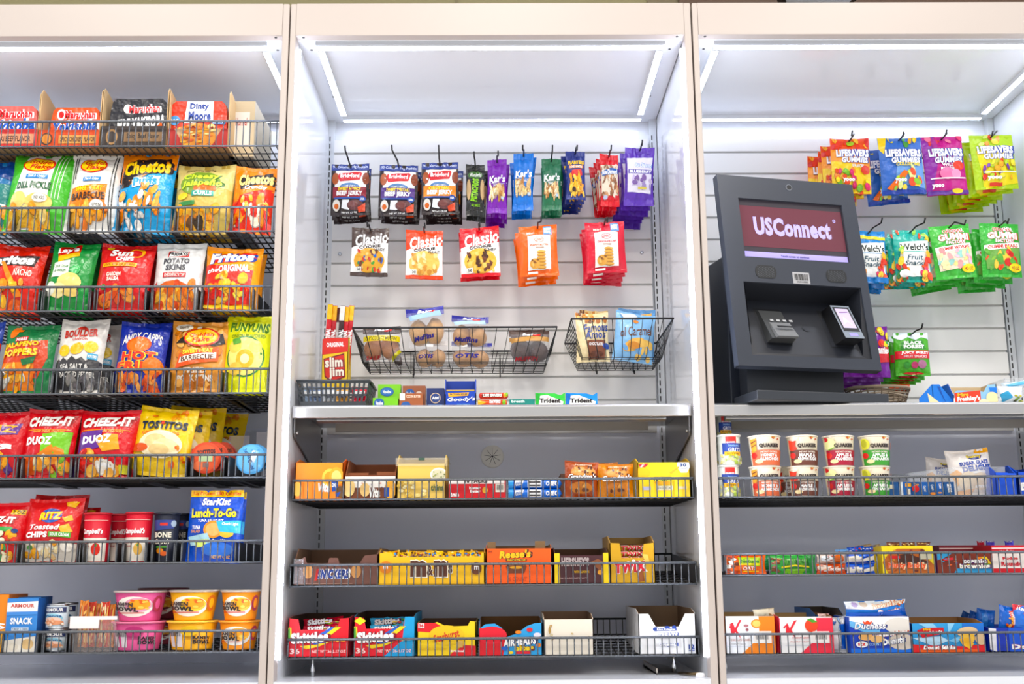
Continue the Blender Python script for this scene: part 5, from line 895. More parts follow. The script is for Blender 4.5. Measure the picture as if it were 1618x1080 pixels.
tray('candy_carton', 'red and sky blue tropical candy carton beside the all red one', 559, 974, 964, 655, 'J', .122, .27, '#dc2034', 'p #2a9fd8 .84 0 1 0 1 1 .5 1 .8 .6; p #e8d83a .1 0 .2 .1 .1 .2 0 .1;' + sk % ('#8a1424', 'Tropical'), CUT, side='#2a9fd8', group=GJc, inner='#4a3428')
for i in range(2):
    for k, (x0, c, hue, nm_) in enumerate(((478, '#a81a2a', '#c8b82a', 'dark red'), (584, '#3a9cc8', '#e8b83a', 'light blue'))):
        pouch('candy_bag', '%s rainbow candy packet %s in its carton' % (nm_, ('in front', 'behind')[i]), x0, 984-i*11, x0+60+i*4, 1003-i*11, .15+.05*i, .02, c, 't .1 .2 .75 .75 #e8e0e0 o#4a1420 b.08 | Skittles; c 8 .6 .3 .95 .9 .1 %d %s #d8402e #6a3a8a #4a9a3a' % (k, hue), 'rainbow candy packets in their cartons', tilt=-30, rot=-4, seal=.06)
tray('candy_carton', 'yellow and red fruit chew carton with worn printing', 659, 983, 976, 752, 'J', .122, .25, '#f2cf16', 'p #d8262e .0 0 .3 .0 .6 .3 .3 .3 0 .26; p #d8262e .8 .68 1 .7 1 1 .55 1 .6 .9; t .28 .3 .72 .5 #d8482a r-14 b.04 | Starburst; e .5 .38 .3 .3 #e8c010; t .28 .28 .72 .52 #d0402a r-14 b.04 | Starburst; p #f0e8e8 .02 .02 .12 .02 .12 .16 .02 .16; t .03 .03 .11 .14 #c8262e b.05 | 36; t .54 .82 .8 .9 #fff b.04 | Original; r .04 .78 .5 .8 #d9a810; p #d9b060 .7 .55 .78 .55 .78 .75 .68 .75', [(0, .98), (.1, 1), (.12, .9), (.34, 1.02), (.5, .88), (.86, .9), (.9, 1.04), (1, 1.02)], group=GJc, inner='#7a5a44')
tray('candy_carton', 'sky blue and red candy bites carton with swooping front', 757, 989, 973, 857, 'J', .122, .25, '#3aa0e0', 'p #d81e30 0 .05 .24 .08 .42 .5 .38 1 0 1; e .2 .3 .24 .3 #e02a3a; t .38 .4 .9 .66 #fff o#24306a b.08 r-5 s.1 | AIRHEADS; t .56 .64 .86 .84 #f7d21a o#6a2a1a b.08 r-2 | bites; r .58 .86 .82 .95 #d81e30; e .8 .12 .05 .07 #d8303a; e .92 .3 .06 .08 #e8e4f4; e .62 .2 .05 .06 #f0862a; e .4 .75 .05 .07 #2a5fc0; e .5 .9 .04 .05 #f2d21a; e .94 .65 .04 .07 #f0862a', [(0, .92), (.1, 1.08), (.25, 1.1), (.36, .95), (.42, .62), (.6, .75), (.75, 1.0), (.88, 1.1), (1, 1.12)], side='#3aa0e0', group=GJc, inner='#8a6238')
tray('plain_carton', 'small plain cream carton with scuffed front on the lowest shelf', 859, 978, 965, 938, 'J', .122, .22, '#eae2d4', 'c 3 .1 .1 .18 .6 .06 2 #b89a6a #d8c8a0; c 3 .55 .4 .9 .6 .04 3 #c8b080; e .12 .3 .025 .1 #a8884a; r .2 .85 .9 .86 #cfc6b8', [(0, 1), (1, 1)], group=GJc, inner='#a88668')
tray('rice_treat_carton', 'tall white crispy rice treats carton with notched front', 1009, 969, 956, 1100, 'J', .122, .30, '#edeef0', 'e .3 .38 .05 .05 #2a4aa0; e .5 .35 .05 .05 #2a4aa0; e .62 .34 .04 .05 #2a4aa0; r .3 .36 .66 .42 #2a4aa0; t .32 .36 .64 .42 #fff b.03 | Rice Krispies; t .34 .47 .68 .6 #fff o#2a4aa0 b.12 | TREATS; t .34 .72 .66 .82 #fff o#2a4aa0 b.1 | Original; t .86 .76 .96 .88 #2a4aa0 b.05 | 12; r .86 .9 .96 .92 #2a4aa0', [(0, 1), (.18, 1), (.3, .68), (.7, .68), (.82, 1), (1, 1)], side='#e6e7ea', group=GJc, inner='#8e7358')
# ================================================================ RIGHT CABINET: payment kiosk
KW, KH = .435, .586; ky, kt = .223, .147
KC = Vector((1.439, .10, .815+S)); Krx = Vector((math.cos(ky), math.sin(ky), 0)); Kn = Vector((-math.sin(ky), math.cos(ky), 0))
Kup = Vector((0, 0, 1))*math.cos(kt) + Kn*math.sin(kt); Kin = Krx.cross(Kup)*-1
KTL = KC - Krx*KW/2 + Kup*KH
kx = thing('payment_kiosk', 'black self checkout payment kiosk with tilted screen on the right steel ledge', 'kiosk', (KC.x, KC.y+.1, .7215+S))
kinv = Vector((KC.x, KC.y+.1, .7215+S))
def kf(s, t, d=0): return KTL + Krx*(s*KW) - Kup*(t*KH) + Kin*d - kinv     # s right, t down, d into the kiosk
def kst(px, py):
    d = ray(px, py); k = (KTL-CP).dot(Kin)/d.dot(Kin); p = CP+d*k-KTL; return p.dot(Krx)/KW, -p.dot(Kup)/KH
def zk(x, y): return kst(1100+x/2.7, 250+y/2.7)
KB, KD2 = mat('#323742', 'paint'), mat('#1f232b', 'paint'); KX = mat('#0d0e10', 'plastic')
def kquad(m, pts, d, mt): m.add([kf(s, t, d) for s, t in pts], [tuple(range(len(pts)))[::-1]], mt)
def kprism(m, pts, d0, d1, mt):
    n = len(pts); m.add([kf(s, t, d0) for s, t in pts]+[kf(s, t, d1) for s, t in pts], [tuple(range(n))[::-1], tuple(range(n, 2*n))]+[(i, (i+1) % n, (i+1) % n+n, i+n) for i in range(n)], mt)
scr = [zk(180, 165), zk(622, 203), zk(657, 447), zk(208, 415)]; s0 = (scr[0][0]+scr[3][0])/2; s1 = (scr[1][0]+scr[2][0])/2; t0 = (scr[0][1]+scr[1][1])/2; t1 = (scr[2][1]+scr[3][1])/2
rec = [zk(205, 522), zk(705, 555), zk(748, 858), zk(235, 835)]; r0 = (rec[0][0]+rec[3][0])/2; r1 = (rec[1][0]+rec[2][0])/2; q0 = (rec[0][1]+rec[1][1])/2; q1 = (rec[2][1]+rec[3][1])/2
m = MB()          # face plate with two openings, 4 mm thick, and a returned rim
xs = [0, s0, s1, 1]; 
def cell(a, b, c, d): kprism(m, [(a, c), (b, c), (b, d), (a, d)], 0, .006, KB)
cell(0, 1, 0, t0); cell(0, s0, t0, t1); cell(s1, 1, t0, t1); cell(0, 1, t1, q0); cell(0, r0, q0, q1); cell(r1, 1, q0, q1); cell(0, 1, q1, 1)
for a, b, c, d in ((0, .012, 0, 1), (.988, 1, 0, 1), (0, 1, 0, .009), (0, 1, .991, 1)): kprism(m, [(a, c), (b, c), (b, d), (a, d)], .006, .028, KB)
m.build('face_plate', kx)
m = MB(); f = .085     # recess: deep at the top, flush at the bottom
A = [kf(r0, q0, .006), kf(r1, q0, .006), kf(r1, q1, .006), kf(r0, q1, .006)]; i0, i1 = r0+.05, r1-.05
Bk = [kf(i0, q0+.035, f), kf(i1, q0+.035, f), kf(i1-.0, q1-.015, .008), kf(i0, q1-.015, .008)]
rm = mat('#23262e', 'paint')
for i in range(4): m.add([A[i], A[(i+1) % 4], Bk[(i+1) % 4], Bk[i]], [(0, 1, 2, 3)], rm)
m.add(Bk, [(3, 2, 1, 0)], rm); m.build('reader_recess', kx)
m = MB(); kprism(m, [(s0-.01, t0-.01), (s1+.01, t0-.01), (s1+.01, t1+.01), (s0-.01, t1+.01)], .010, .02, mat('#38343b', 'screen'))
asp = (s1-s0)*KW/((t1-t0)*KH)
sa = 'r 0 .12 1 .86 #5a3038; r 0 .87 1 1 #9a8fd8; t .13 .3 .88 .68 #a9a0e6 b.05 | USConnect; t .9 .28 .93 .34 #a9a0e6 | o; t .35 .92 .62 .955 #3a3460 | Touch screen to continue'
sa = sa.replace('r 0 .12 1 .86 #5a3038; r 0 .87 1 1 #9a8fd8', 'r 0 .1 1 .8 #5e313c; r 0 .885 1 1 #a096e0').replace('.3 .88 .68', '.28 .87 .6').replace('t .9 .28 .93 .34', 't .9 .24 .93 .3')
lay(m, sa, lambda u, v, o: kf(s0+(s1-s0)*u, t0+(t1-t0)*v, .010-o), 0, 0, 'screen', asp)
m.build('touch_screen', kx)
for (x, y), lab in (((297, 484), 0), ((598, 503), 1)):
    cs, ct = zk(x, y); m = MB(); hw, hh = .072, .034; pts = [(cs+(hw-.03)*(1 if math.cos(a) > 0 else -1)+.03*math.cos(a)*1.1, ct+hh*math.sin(a)) for a in [2*math.pi*k/24+.13 for k in range(24)]]
    kprism(m, pts, -.0012, .001, mat('#1b1d20', 'plastic'))
    for i in range(11):
        for j in range(6):
            u = cs-hw+.018+i*(2*hw-.036)/10; v = ct-hh+.012+j*(2*hh-.024)/5+(.002 if i % 2 else -.002); kquad(m, [(u-.003, v-.002), (u+.003, v-.002), (u+.003, v+.002), (u-.003, v+.002)], -.0016, mat('#4a4e55', 'plastic'))
    m.build('speaker_grille', kx)
cs, ct = zk(448, 511); m = MB(); kprism(m, [(cs-.06, ct-.03), (cs+.06, ct-.03), (cs+.06, ct+.03), (cs-.06, ct+.03)], -.0008, 0, mat('#a9a9ac', 'card'))
lay(m, 'l .1 .15 .92 .7 #333; t .2 .78 .85 .92 #444 | SCAN HERE', lambda u, v, o: kf(cs-.06+.12*u, ct-.03+.06*v, -.0008-o), 0, 0, 'card', 1.4); m.build('barcode_sticker', kx)
def disk(s, t, r, d0, d1, mt, name, par=kx, n=20):
    m = MB(); kprism(m, [(s+r/KW*math.cos(2*math.pi*k/n), t+r/KH*math.sin(2*math.pi*k/n)) for k in range(n)], d0, d1, mt); return m.build(name, par)
cs, ct = zk(395, 125); disk(cs, ct, .010, -.0015, .0, mat('#6a6f77', 'plastic'), 'camera_ring'); disk(cs, ct, .0075, -.002, .0, KX, 'camera_lens')
# card reader and scanner on the sloped recess floor
def kd(t): return f + (.008-f)*(t-(q0+.035))/((q1-.015)-(q0+.035))
def onrec(x, y, iters=3):      # px in the 2.7x crop -> (s, t) on the sloping floor of the recess
    P0 = Bk[0]+kinv; n = (Bk[1]-Bk[0]).cross(Bk[3]-Bk[0]); d = ray(1100+x/2.7, 250+y/2.7); k = (P0-CP).dot(n)/d.dot(n); p = CP+d*k-KTL; return p.dot(Krx)/KW, -p.dot(Kup)/KH
def plate(x0, y0, x1, y1):
    a, b = onrec(x0, y0), onrec(x1, y1); m = MB(); pts = [(a[0], a[1]), (b[0], a[1]), (b[0], b[1]), (a[0], b[1])]
    m.add([kf(s, t, kd(t)-.0006) for s, t in pts], [(3, 2, 1, 0)], mat('#1d1f23', 'plastic')); g = .004
    m.add([kf(s+(g if i in (0, 3) else -g), t+(g if i < 2 else -g), kd(t)-.0012) for i, (s, t) in enumerate(pts)], [(3, 2, 1, 0)], rm); m.build('mounting_plate', kx)
plate(240, 640, 412, 797); plate(512, 650, 685, 812)
GR = mat('#77797b', 'plastic'); G2 = mat('#3e4042', 'plastic')
a, b = onrec(252, 650), onrec(408, 790)
rd_ = thing('card_reader', None, None); rd_.parent = kx
m = MB(); S0, S1, T0, T1 = a[0], b[0], a[1], b[1]
def blk(m, s0_, s1_, t0_, t1_, ha, hb, mt, base=0):     # raised block on the slope, ha/hb heights at top and bottom
    lo = [kf(s0_, t0_, kd(t0_)-base), kf(s1_, t0_, kd(t0_)-base), kf(s1_, t1_, kd(t1_)-base), kf(s0_, t1_, kd(t1_)-base)]; g = .006
    hi = [kf(s0_+g, t0_+g, kd(t0_)-base-ha), kf(s1_-g, t0_+g, kd(t0_)-base-ha), kf(s1_-g, t1_-g, kd(t1_)-base-hb), kf(s0_+g, t1_-g, kd(t1_)-base-hb)]
    m.add(lo+hi, [(7, 6, 5, 4), (0, 1, 5, 4), (1, 2, 6, 5), (2, 3, 7, 6), (3, 0, 4, 7)], mt)
blk(m, S0, S1, T0, T1, .012, .03, G2); m.build('reader_body', rd_)
m = MB(); blk(m, S0+.03, S1+.01, T0+(T1-T0)*.42, T1-.004, .026, .044, GR); m.build('reader_snout', rd_)
sn0, sn1 = S0+.055, S1-.01; tm = T0+(T1-T0)*.62
m = MB(); m.add([kf(sn0, tm, kd(tm)-.0425), kf(sn1, tm, kd(tm)-.0425), kf(sn1, tm+.012, kd(tm+.012)-.0445), kf(sn0, tm+.012, kd(tm+.012)-.0445)], [(3, 2, 1, 0)], KX)
m.build('card_slot', rd_); m = MB()
for i in range(4):
    u = S0+.05+i*.045; v = T0+(T1-T0)*.34; m.add([kf(u, v, kd(v)-.0215), kf(u+.024, v, kd(v)-.0215), kf(u+.024, v+.012, kd(v+.012)-.0228), kf(u, v+.012, kd(v+.012)-.0228)], [(3, 2, 1, 0)], mat('#b9bbbd', 'plastic'))
m.build('indicator_marks', rd_)
a, b = onrec(532, 655), onrec(672, 800); sb = thing('barcode_scanner', None, None); sb.parent = kx; S0, S1, T0, T1 = a[0], b[0], a[1], b[1]
m = MB(); lo = [kf(s, t, kd(t)) for s, t in ((S0, T0), (S1, T0), (S1, T1), (S0, T1))]; D0 = kd(T0); hh0, hh1 = .052, .062
hi = [kf(s, t, kd(t)-h_) for s, t, h_ in ((S0, T0, hh0), (S1, T0, hh0), (S1, T1, hh1), (S0, T1, hh1))]
m.add(lo+hi, [(7, 6, 5, 4), (0, 1, 5, 4), (1, 2, 6, 5), (2, 3, 7, 6), (3, 0, 4, 7)], mat('#141518', 'plastic')); m.build('scanner_body', sb)
def top(s, t, e): u = S0+(S1-S0)*s; v = T0+(T1-T0)*t; return kf(u, v, kd(v)-(hh0+(hh1-hh0)*t)-e)
def tq(m, s0_, s1_, t0_, t1_, e, mt): m.add([top(s0_, t0_, e), top(s1_, t0_, e), top(s1_, t1_, e), top(s0_, t1_, e)], [(3, 2, 1, 0)], mt)
m = MB(); tq(m, 0, 1, 0, 1, .0005, mat('#7d8794', 'plastic')); tq(m, .08, .93, .05, .8, .001, KX); m.build('scanner_bezel', sb)
m = MB(); tq(m, .16, .84, .1, .7, .0015, mat('#b3a9c4', 'screen')); m.add([top(.25, .6, .002), top(.4, .35, .002), top(.7, .62, .002), top(.5, .5, .002)], [(3, 2, 1, 0)], mat('#d9d4e6', 'screen')); m.add([top(.3, .2, .002), top(.75, .18, .002), top(.75, .22, .002), top(.3, .24, .002)], [(3, 2, 1, 0)], mat('#8a6a9c', 'screen')); m.build('scanner_display', sb)
m = MB(); tq(m, .3, .72, .86, .94, .0015, mat('#8f86f0', 'screen')); m.build('scan_light', sb)
cs, ct = onrec(467, 725); m = MB(); n = 20
ring = [(cs+.012/KW*math.cos(2*math.pi*k/n), ct+.012/KH*math.sin(2*math.pi*k/n)) for k in range(n)]; m.add([kf(s, t, kd(t)-.0008) for s, t in ring], [tuple(range(n))[::-1]], mat('#1f2125', 'plastic')); m.add([kf(cs+(s-cs)*.9, ct+(t-ct)*.9, kd(t)-.0014) for s, t in ring], [tuple(range(n))[::-1]], rm); m.build('knockout_plug', kx)
# hood behind the face, cabinet body, pedestal, base
m = MB(); F0 = [kf(.13, .03, .02), kf(.975, .03, .02), kf(.975, .97, .02), kf(.13, .97, .02)]; F1 = [kf(.2, .06, .12), kf(.95, .06, .12), kf(.95, .86, .10), kf(.2, .86, .10)]
m.add(F0+F1, [(4, 5, 6, 7), (0, 4, 7, 3), (1, 2, 6, 5), (0, 1, 5, 4), (3, 7, 6, 2)], KB); m.build('hood', kx)
def gp(px, py, Y): p = at(px, py, Y)-kinv; return p
zb = .001; 
def body(m, xa, xb, ya, yb, z0_, z1_, mt):
    def Q(u, v, z): return (Krx*u + Kn*v + Vector((0, 0, z)))
    vs = [Q(u, v, z) for u in (xa, xb) for v in (ya, yb) for z in (z0_, z1_)]; m.add(vs, [(0,1,3,2), (4,6,7,5), (0,4,5,1), (2,3,7,6), (0,2,6,4), (1,5,7,3)], mt)
m = MB(); body(m, -.19, .15, .07, .27, zb, .455, KD2); m.build('rear_housing', kx, .003)
m = MB(); body(m, -.19, .21, -.10, .05, zb, .028, mat('#33373e', 'paint')); m.build('base_plate', kx, .003)
m = MB(); body(m, -.17, .13, .0, .05, .02, .14, mat('#24272c', 'paint')); m.build('pedestal', kx)
# ================================================================ hooks on the right
GG2 = 'gummy candy bags on the right slatted back'
ls = 't .12 .22 .96 .36 #fff o#2a3f9c b.07 | LIFESAVERS; t .24 .37 .92 .47 #fff o#2a3f9c b.05 | GUMMIES; '
def gummy(label, x0, yt, x1, yb, tip, n, col, art, **k):
    k.setdefault('t', .03); peg('gummy_candy_bag', label, x0, yt, x1, yb, tip, n, col, art, GG2, seal=.06, pinch=.01, flare=.35, **k)
gummy('red and yellow fruit gummy bag hanging in top right row', 1312, 219, 1374, 306, (1347, 206), 4, '#f0582a', 'p #f7d22a 0 .3 1 .5 1 1 0 1; p #f59a2a 0 .2 1 .3 1 .55 0 .42; c 10 .05 .02 .95 .18 .08 3 #e8402a #f7b53a #d8302a; e .5 .1 .1 .05 #a8c83a;' + ls + 't .5 .5 .8 .56 #e8e8f8 | 5 FLAVORS; e .84 .6 .12 .08 #d8402a; c 14 .1 .6 .95 .94 .09 4 #7ab82a #f0842a #f7d83a #d83a6a #e8502a; t .25 .75 .55 .83 #fff b.06 | yooo', dx=-.013, dy=.04, dz=-.004, rot=1)
gummy('blue and yellow sour gummy bag hanging in top right row', 1391, 218, 1459, 308, (1428, 208), 2, '#3d6fc4', 'p #f2cf2a 0 0 .2 0 .1 .3 0 .2; p #6fa0dc .4 .3 1 .2 1 .9 .3 .8; c 6 .2 .03 .9 .14 .07 5 #4a9a3a #f2b32a #e8d83a;' + ls + 't .34 .46 .9 .52 #f2d84a b.05 | COLLISIONS; p #f2762a .1 .9 .5 .6 .62 .62 .3 .95; c 16 .2 .56 .95 .9 .08 6 #f2d84a #b8d83a #e8f0a0 #e85a3a #8ac83a; r 0 .93 1 1 #24409c; t .28 .74 .55 .82 #fff b.06 | yooo', dx=-.03, dy=.06, dz=-.012, rot=-1)
gummy('magenta wild berry gummy bag hanging in top right row', 1461, 217, 1526, 309, (1496, 205), 1, '#c41e88', 'p #8a2a9c 0 0 .3 0 .3 .5 .1 1 0 1; c 8 .1 .02 .95 .2 .08 7 #e83a6a #d8302a #f07a9a #a82a8a;' + ls + 't .4 .48 .7 .53 #fff | WILD; t .36 .54 .76 .59 #fff | BERRIES; e .8 .52 .14 .08 #e8402a; e .5 .65 .18 .1 #f07aa8; e .72 .66 .12 .08 #f29ac0; r .1 .72 .95 .74 #fff; t .12 .82 .4 .9 #fff b.06 | yooo; r 0 .93 1 1 #5a2a8c; e .72 .94 .14 .04 #f0d23a', rot=-2)
gummy('lime and yellow exotic gummy bag at far right of top row', 1537, 214, 1606, 299, (1569, 207), 6, '#b5d823', 'p #f2e02a .1 .3 .9 .2 1 .9 .2 1; c 8 .2 .03 .9 .18 .08 8 #e85a3a #f0a03a #e8d84a #d8e87a;' + ls + 't .4 .48 .72 .54 #c8e03a | EXOTICS; c 12 .2 .5 .9 .85 .09 9 #e8402a #b8d83a #f2b03a #7a3a9c #f0e04a; r .2 .7 .95 .72 #f0f4e0; t .26 .78 .6 .86 #fff b.06 | yooo; r .3 .9 .6 .96 #d8402a', dx=-.010, dy=.03, dz=-.005, rot=-2)
wl = 'p #f4f6f4 .14 .26 .96 .22 .94 .9 .1 .9; t .14 .28 .95 .42 #2c3a34 b.03 | Welch\'s; r .14 .435 .9 .45 %s; t .3 .5 .76 .6 #3a5a6a s.2 | Fruit; t .24 .61 .84 .7 #3a5a6a s.2 | Snacks; c 7 .05 .72 .3 .94 .1 3 #3a8a4a #d8402a #f0a03a; c 6 .7 .7 .95 .94 .1 4 #e85a3a #f2c84a #d83a6a; c 5 .78 .45 .95 .68 .08 6 #d8402a #f2b03a; c 4 .05 .4 .16 .7 .08 5 #f2d04a #8ac84a'
gummy('blue mixed fruit snack bag half hidden by the kiosk', 1346, 365, 1399, 448, (1394, 344), 3, '#2f86cc', 'p #f2d42a 0 .08 1 .12 1 .18 0 .16;' + wl % '#6aa8d8' + '; r 0 .9 1 1 #2a7ac4', dz=-.006, rot=1)
gummy('teal fruit snack bag hanging in middle right row', 1413, 363, 1469, 446, (1462, 344), 3, '#2aa89a', 'c 6 .1 .03 .95 .18 .08 2 #f2c84a #e8502a #8ac84a;' + wl % '#2aa89a' + '; e .2 .86 .14 .07 #fff', dx=-.012, dz=-.003, dy=.03, rot=0)
gf2 = 't .3 .08 .8 .15 #c83a2a o#fff | ORIGINAL; t .16 .16 .92 .29 #fff o#c8302a b.09 a.02 | GUMMI; t .34 .3 .82 .37 #fff o#c8302a b.04 | FACTORY; p #f2f0e8 .05 .42 .95 .36 .97 .46 .06 .52; t .14 .41 .9 .475 #c8302a b.04 r-3 | %s; p %s .06 .52 .96 .46 .9 .8 .1 .86; c 26 .1 .5 .9 .84 .08 %d %s; e .8 .84 .17 .08 #e8d02a; t .7 .81 .9 .87 #a8302a | 4.5 OZ'
gummy('green gummy worm bag hanging in middle right row', 1476, 356, 1540, 440, (1526, 347), 4, '#3fae3c', gf2 % ('GUMMI WORMS', '#e2d8c0', 5, '#f0a0a0 #f4d88a #9ad0c8 #f2b8c8 #f6e6b0'), dx=-.012, dz=-.006, rot=-4)
gummy('green gummy bear bag at far right of middle row', 1549, 354, 1611, 438, (1594, 345), 4, '#35a636', gf2 % ('GUMMI BEARS', '#6aa04a', 6, '#d8502a #8ac04a #e8c04a #c8302a #5aa83a'), dx=-.012, dz=-.006, rot=1)
gummy('rainbow and purple gummy pouch mostly hidden behind the kiosk', 1330, 517, 1404, 596, (1345, 500), 4, '#7a1f9c', 'c 10 .5 .05 1 .35 .1 3 #f2d23a #3a9ad0 #e8402a #4ab04a; p #d8303a .5 .5 1 .4 1 .7 .5 .75; t .6 .4 1 .55 #fff b.06 | Gummies; r 0 .85 1 1 #7a1f9c', dz=-.006, dy=.03, dx=-.008)
gummy('green forest fruit gummy pouch alone on lower right hook', 1413, 526, 1468, 594, (1458, 511), 4, '#4cab2c', 'p #dfeef6 0 0 1 0 1 .16 .8 .1 .6 .18 .4 .1 .2 .18 0 .12; p #2f8a2a .2 .22 .8 .16 .9 .38 .15 .4; t .26 .2 .8 .28 #fff b.05 | BLACK; t .24 .29 .84 .38 #fff b.06 | FOREST; p #d8303a 0 .44 1 .42 1 .6 0 .62; t .16 .445 .96 .52 #fff b.05 | JUICY BURST; t .22 .53 .9 .59 #f6dada | FRUIT SNACKS; e .3 .76 .1 .08 #2f8a2a; e .52 .76 .1 .08 #b83a6a; e .74 .74 .13 .1 #a86a8a; e .5 .95 .3 .03 #c8302a', dx=-.006, dz=-.004, dy=.03, rot=0)
# ---------------------------------------------------------------- right ledge goods
z0 = .7215+S+.0005
A, B = at(1343, 625, .20), at(1449, 625, .20); cx, rx_ = (A.x+B.x)/2, (B.x-A.x)/2; zt = at(1396, 611, .20).z; hb = zt-z0
t = thing('wicker_basket', 'low grey brown woven wicker basket beside the kiosk base', 'basket', (cx, .27, z0)); wk = [mat(c, 'raw') for c in ('#8a7a66', '#6b5d4c', '#a39480')]
m = MB(); N = 30
for k in range(9):
    f_ = k/8; rr = .8+.2*f_; pts = [((rx_*rr)*math.cos(2*math.pi*i/N), (.09*rr)*math.sin(2*math.pi*i/N), .003+hb*f_*.95+.0022*math.sin(i*math.pi+(k % 2)*math.pi)+.003*math.sin(i*.7+k)) for i in range(N)]
    m.tube(pts, .0026, wk[k % 3], 5, True)
m.build('woven_wall', t); m = MB()
for i in range(N):
    a_ = 2*math.pi*i/N; m.tube([(rx_*.8*math.cos(a_), .09*.8*math.sin(a_), 0), (rx_*math.cos(a_), .09*math.sin(a_), hb)], .0022, wk[1], 4)
m.build('stakes', t); MB().tube([(rx_*math.cos(2*math.pi*i/N), .09*math.sin(2*math.pi*i/N), hb) for i in range(N)], .0042, wk[0], 6, True).build('rim', t); MB().lathe([(.8, 0), (.8, .002), (.001, .002)], wk[1], (0, 0, 0), 24).build('bottom', t).scale = (rx_, .09, 1)
pouch('snack_packet', 'red and gold packet lying in the wicker basket', 1402, 607, 1438, 618, .27, .02, '#c8502a', 'c 8 .1 .2 .9 .9 .15 2 #f2c04a #e8e0d0 #a8302a', seal=.1)
GL2 = 'snack boxes on the right steel ledge'
frh = 'p #f6f8fa 0 .6 .3 .45 .4 1 0 1; p #d8402a .05 .35 .6 .2 .62 .75 .05 .95; t .1 .3 .35 .5 #f2b33a b.05 r-4 | Mrs; t .08 .48 .6 .82 #fff b.06 s.1 r-4 | Freshley\'s'
tray('donut_carton', 'blue and cream open snack cake carton on the right ledge', 1506, 612, 612, 1576, 'CT', .19, .10, '#8fbfe4', frh.replace('.05 .35 .6 .2 .62 .75 .05 .95', '.03 .3 .62 .16 .62 .9 .03 1') + '; p #1c7ad8 .82 0 1 0 1 .3 .86 .4; e .88 .6 .14 .35 #efd9a8; e .68 .85 .12 .2 #f2e2bc', [(0, .6), (.1, .85), (.6, .8), (.7, .75), (.8, 1.15), (1, 1.2)], group=GL2, side='#1c6fd0', inner='#c9b28c', yaw=0)
X, z, w_, h = rect(1452, 607, 1506, 'CT', .20); t = thing('carton_flap', 'blue and cream torn carton flap standing left of the open snack cake carton', 'box', (X, .20, z), GL2)
m = MB().prism([(-w_/2, 0), (w_/2, 0), (w_/2*.9, h*.3), (w_*.12, h), (-w_*.1, h), (-w_/2, h*.35)], 0, .002, mat('#1c78d6', 'card')); lay(m, 'p #efdcb0 .25 .4 .7 1.0 .3 1; p #1450a8 .55 .1 .62 .1 .78 .9; p #f0e8d8 .7 .9 .95 .85 1 1 .6 1', lambda u, v, o: Vector(((u-.5)*w_, -o, (1-v)*h)), 0, 0, 'card', w_/h); m.build('flap_panel', t); MB().prism([(0, 0), (.06, 0), (.06, h*.6), (0, h)], -w_*.1, -w_*.1+.0015, mat('#1450a8', 'card'), 'x').build('flap_side', t)
t_ = pouch('clear_packet', 'clear and blue wrapped packet at far right of the right ledge, standing', 1578, 610, 1616, 636, .19, .03, '#dfe8ee', 'p #3a9ac8 0 .5 .3 .3 .5 .7 .1 1; c 6 .6 .6 .95 .95 .12 3 #6a8a2a #c8c04a #3a3a2a', GL2)
pouch('clear_packet', 'clear and blue wrapped packet lying on top of the standing one', 1582, 602, 1630, 614, .20, .02, '#cfdde6', 'p #5aa8cc .1 .3 .9 .1 .9 .5 .2 .8', GL2, rot=-8)
p0 = rect(1584, 598, 1640, 'CT', .3); t = thing('clear_bin', 'clear plastic bin behind wrapped packets at far right of the ledge', 'bin', (p0[0]+.01, .3, p0[1])); gm_ = mat('#eef2f6', 'glass'); w_ = p0[2]
MB().box(-w_/2, w_/2, 0, .002, 0, p0[3], gm_).box(-w_/2, -w_/2+.002, 0, .12, 0, p0[3], gm_).box(w_/2-.002, w_/2, 0, .12, 0, p0[3], gm_).box(-w_/2, w_/2, .118, .12, 0, p0[3], gm_).build('bin_wall', t); MB().tube([(-w_/2, 0, p0[3]), (w_/2, 0, p0[3]), (w_/2, .12, p0[3]), (-w_/2, .12, p0[3])], .0025, mat('#f4f6f8', 'glass'), 5, True).build('rim', t)
# ---------------------------------------------------------------- shelf K : oatmeal cups
GO = 'oatmeal cups on the upper right shelf'
gr = 'r .3 .03 .7 .26 #c8302a; t .32 .2 .68 .26 #fff b.03 | QUAKER; r .16 .26 .96 .64 #2a479c; t .38 .42 .88 .56 #fff b.02 | GRITS; t .4 .3 .8 .38 #9ac0f0 | instant; r .24 .56 .9 .7 #f2b81f; t .34 .6 .8 .66 #8a5a1a | BUTTER; c 12 .08 .7 .95 .96 .1 3 #b8c86a #e8dc8a #9ab04a #f0ecc0'
def grits(label, x0, yt, x1, yb, Y): cup('grits_cup', label, x0, yt, x1, yb, Y, '#e6e8dc', gr, rb=.88, rim='#eceae0', group='grits cups on the upper right shelf', key='K')
grits('blue and white grits cup at bottom of the front stack by the post', 1133, 735, 1169, None, .15)
grits('blue and white grits cup on top of the front stack by the post', 1133, 687, 1171, 735, .15)
oat = 'r 0 0 1 .46 #efe6d0; c 8 0 0 1 .12 .04 6 #d8a84a #c8503a #e8dcc0; t .27 .24 .8 .4 #3a302c b.05 | QUAKER; r 0 .47 1 1 %s; t .3 .5 .78 .56 #f2e8dc | INSTANT OATMEAL; t .3 .59 .78 .7 #fff b.05 | %s; t .26 .72 .84 .83 #fff b.05 | %s; e .1 .66 .1 .1 #d8302a; e .24 .86 .12 .07 #f0dca8; %s; t .27 .24 .8 .4 #3a302c b.05 | QUAKER'
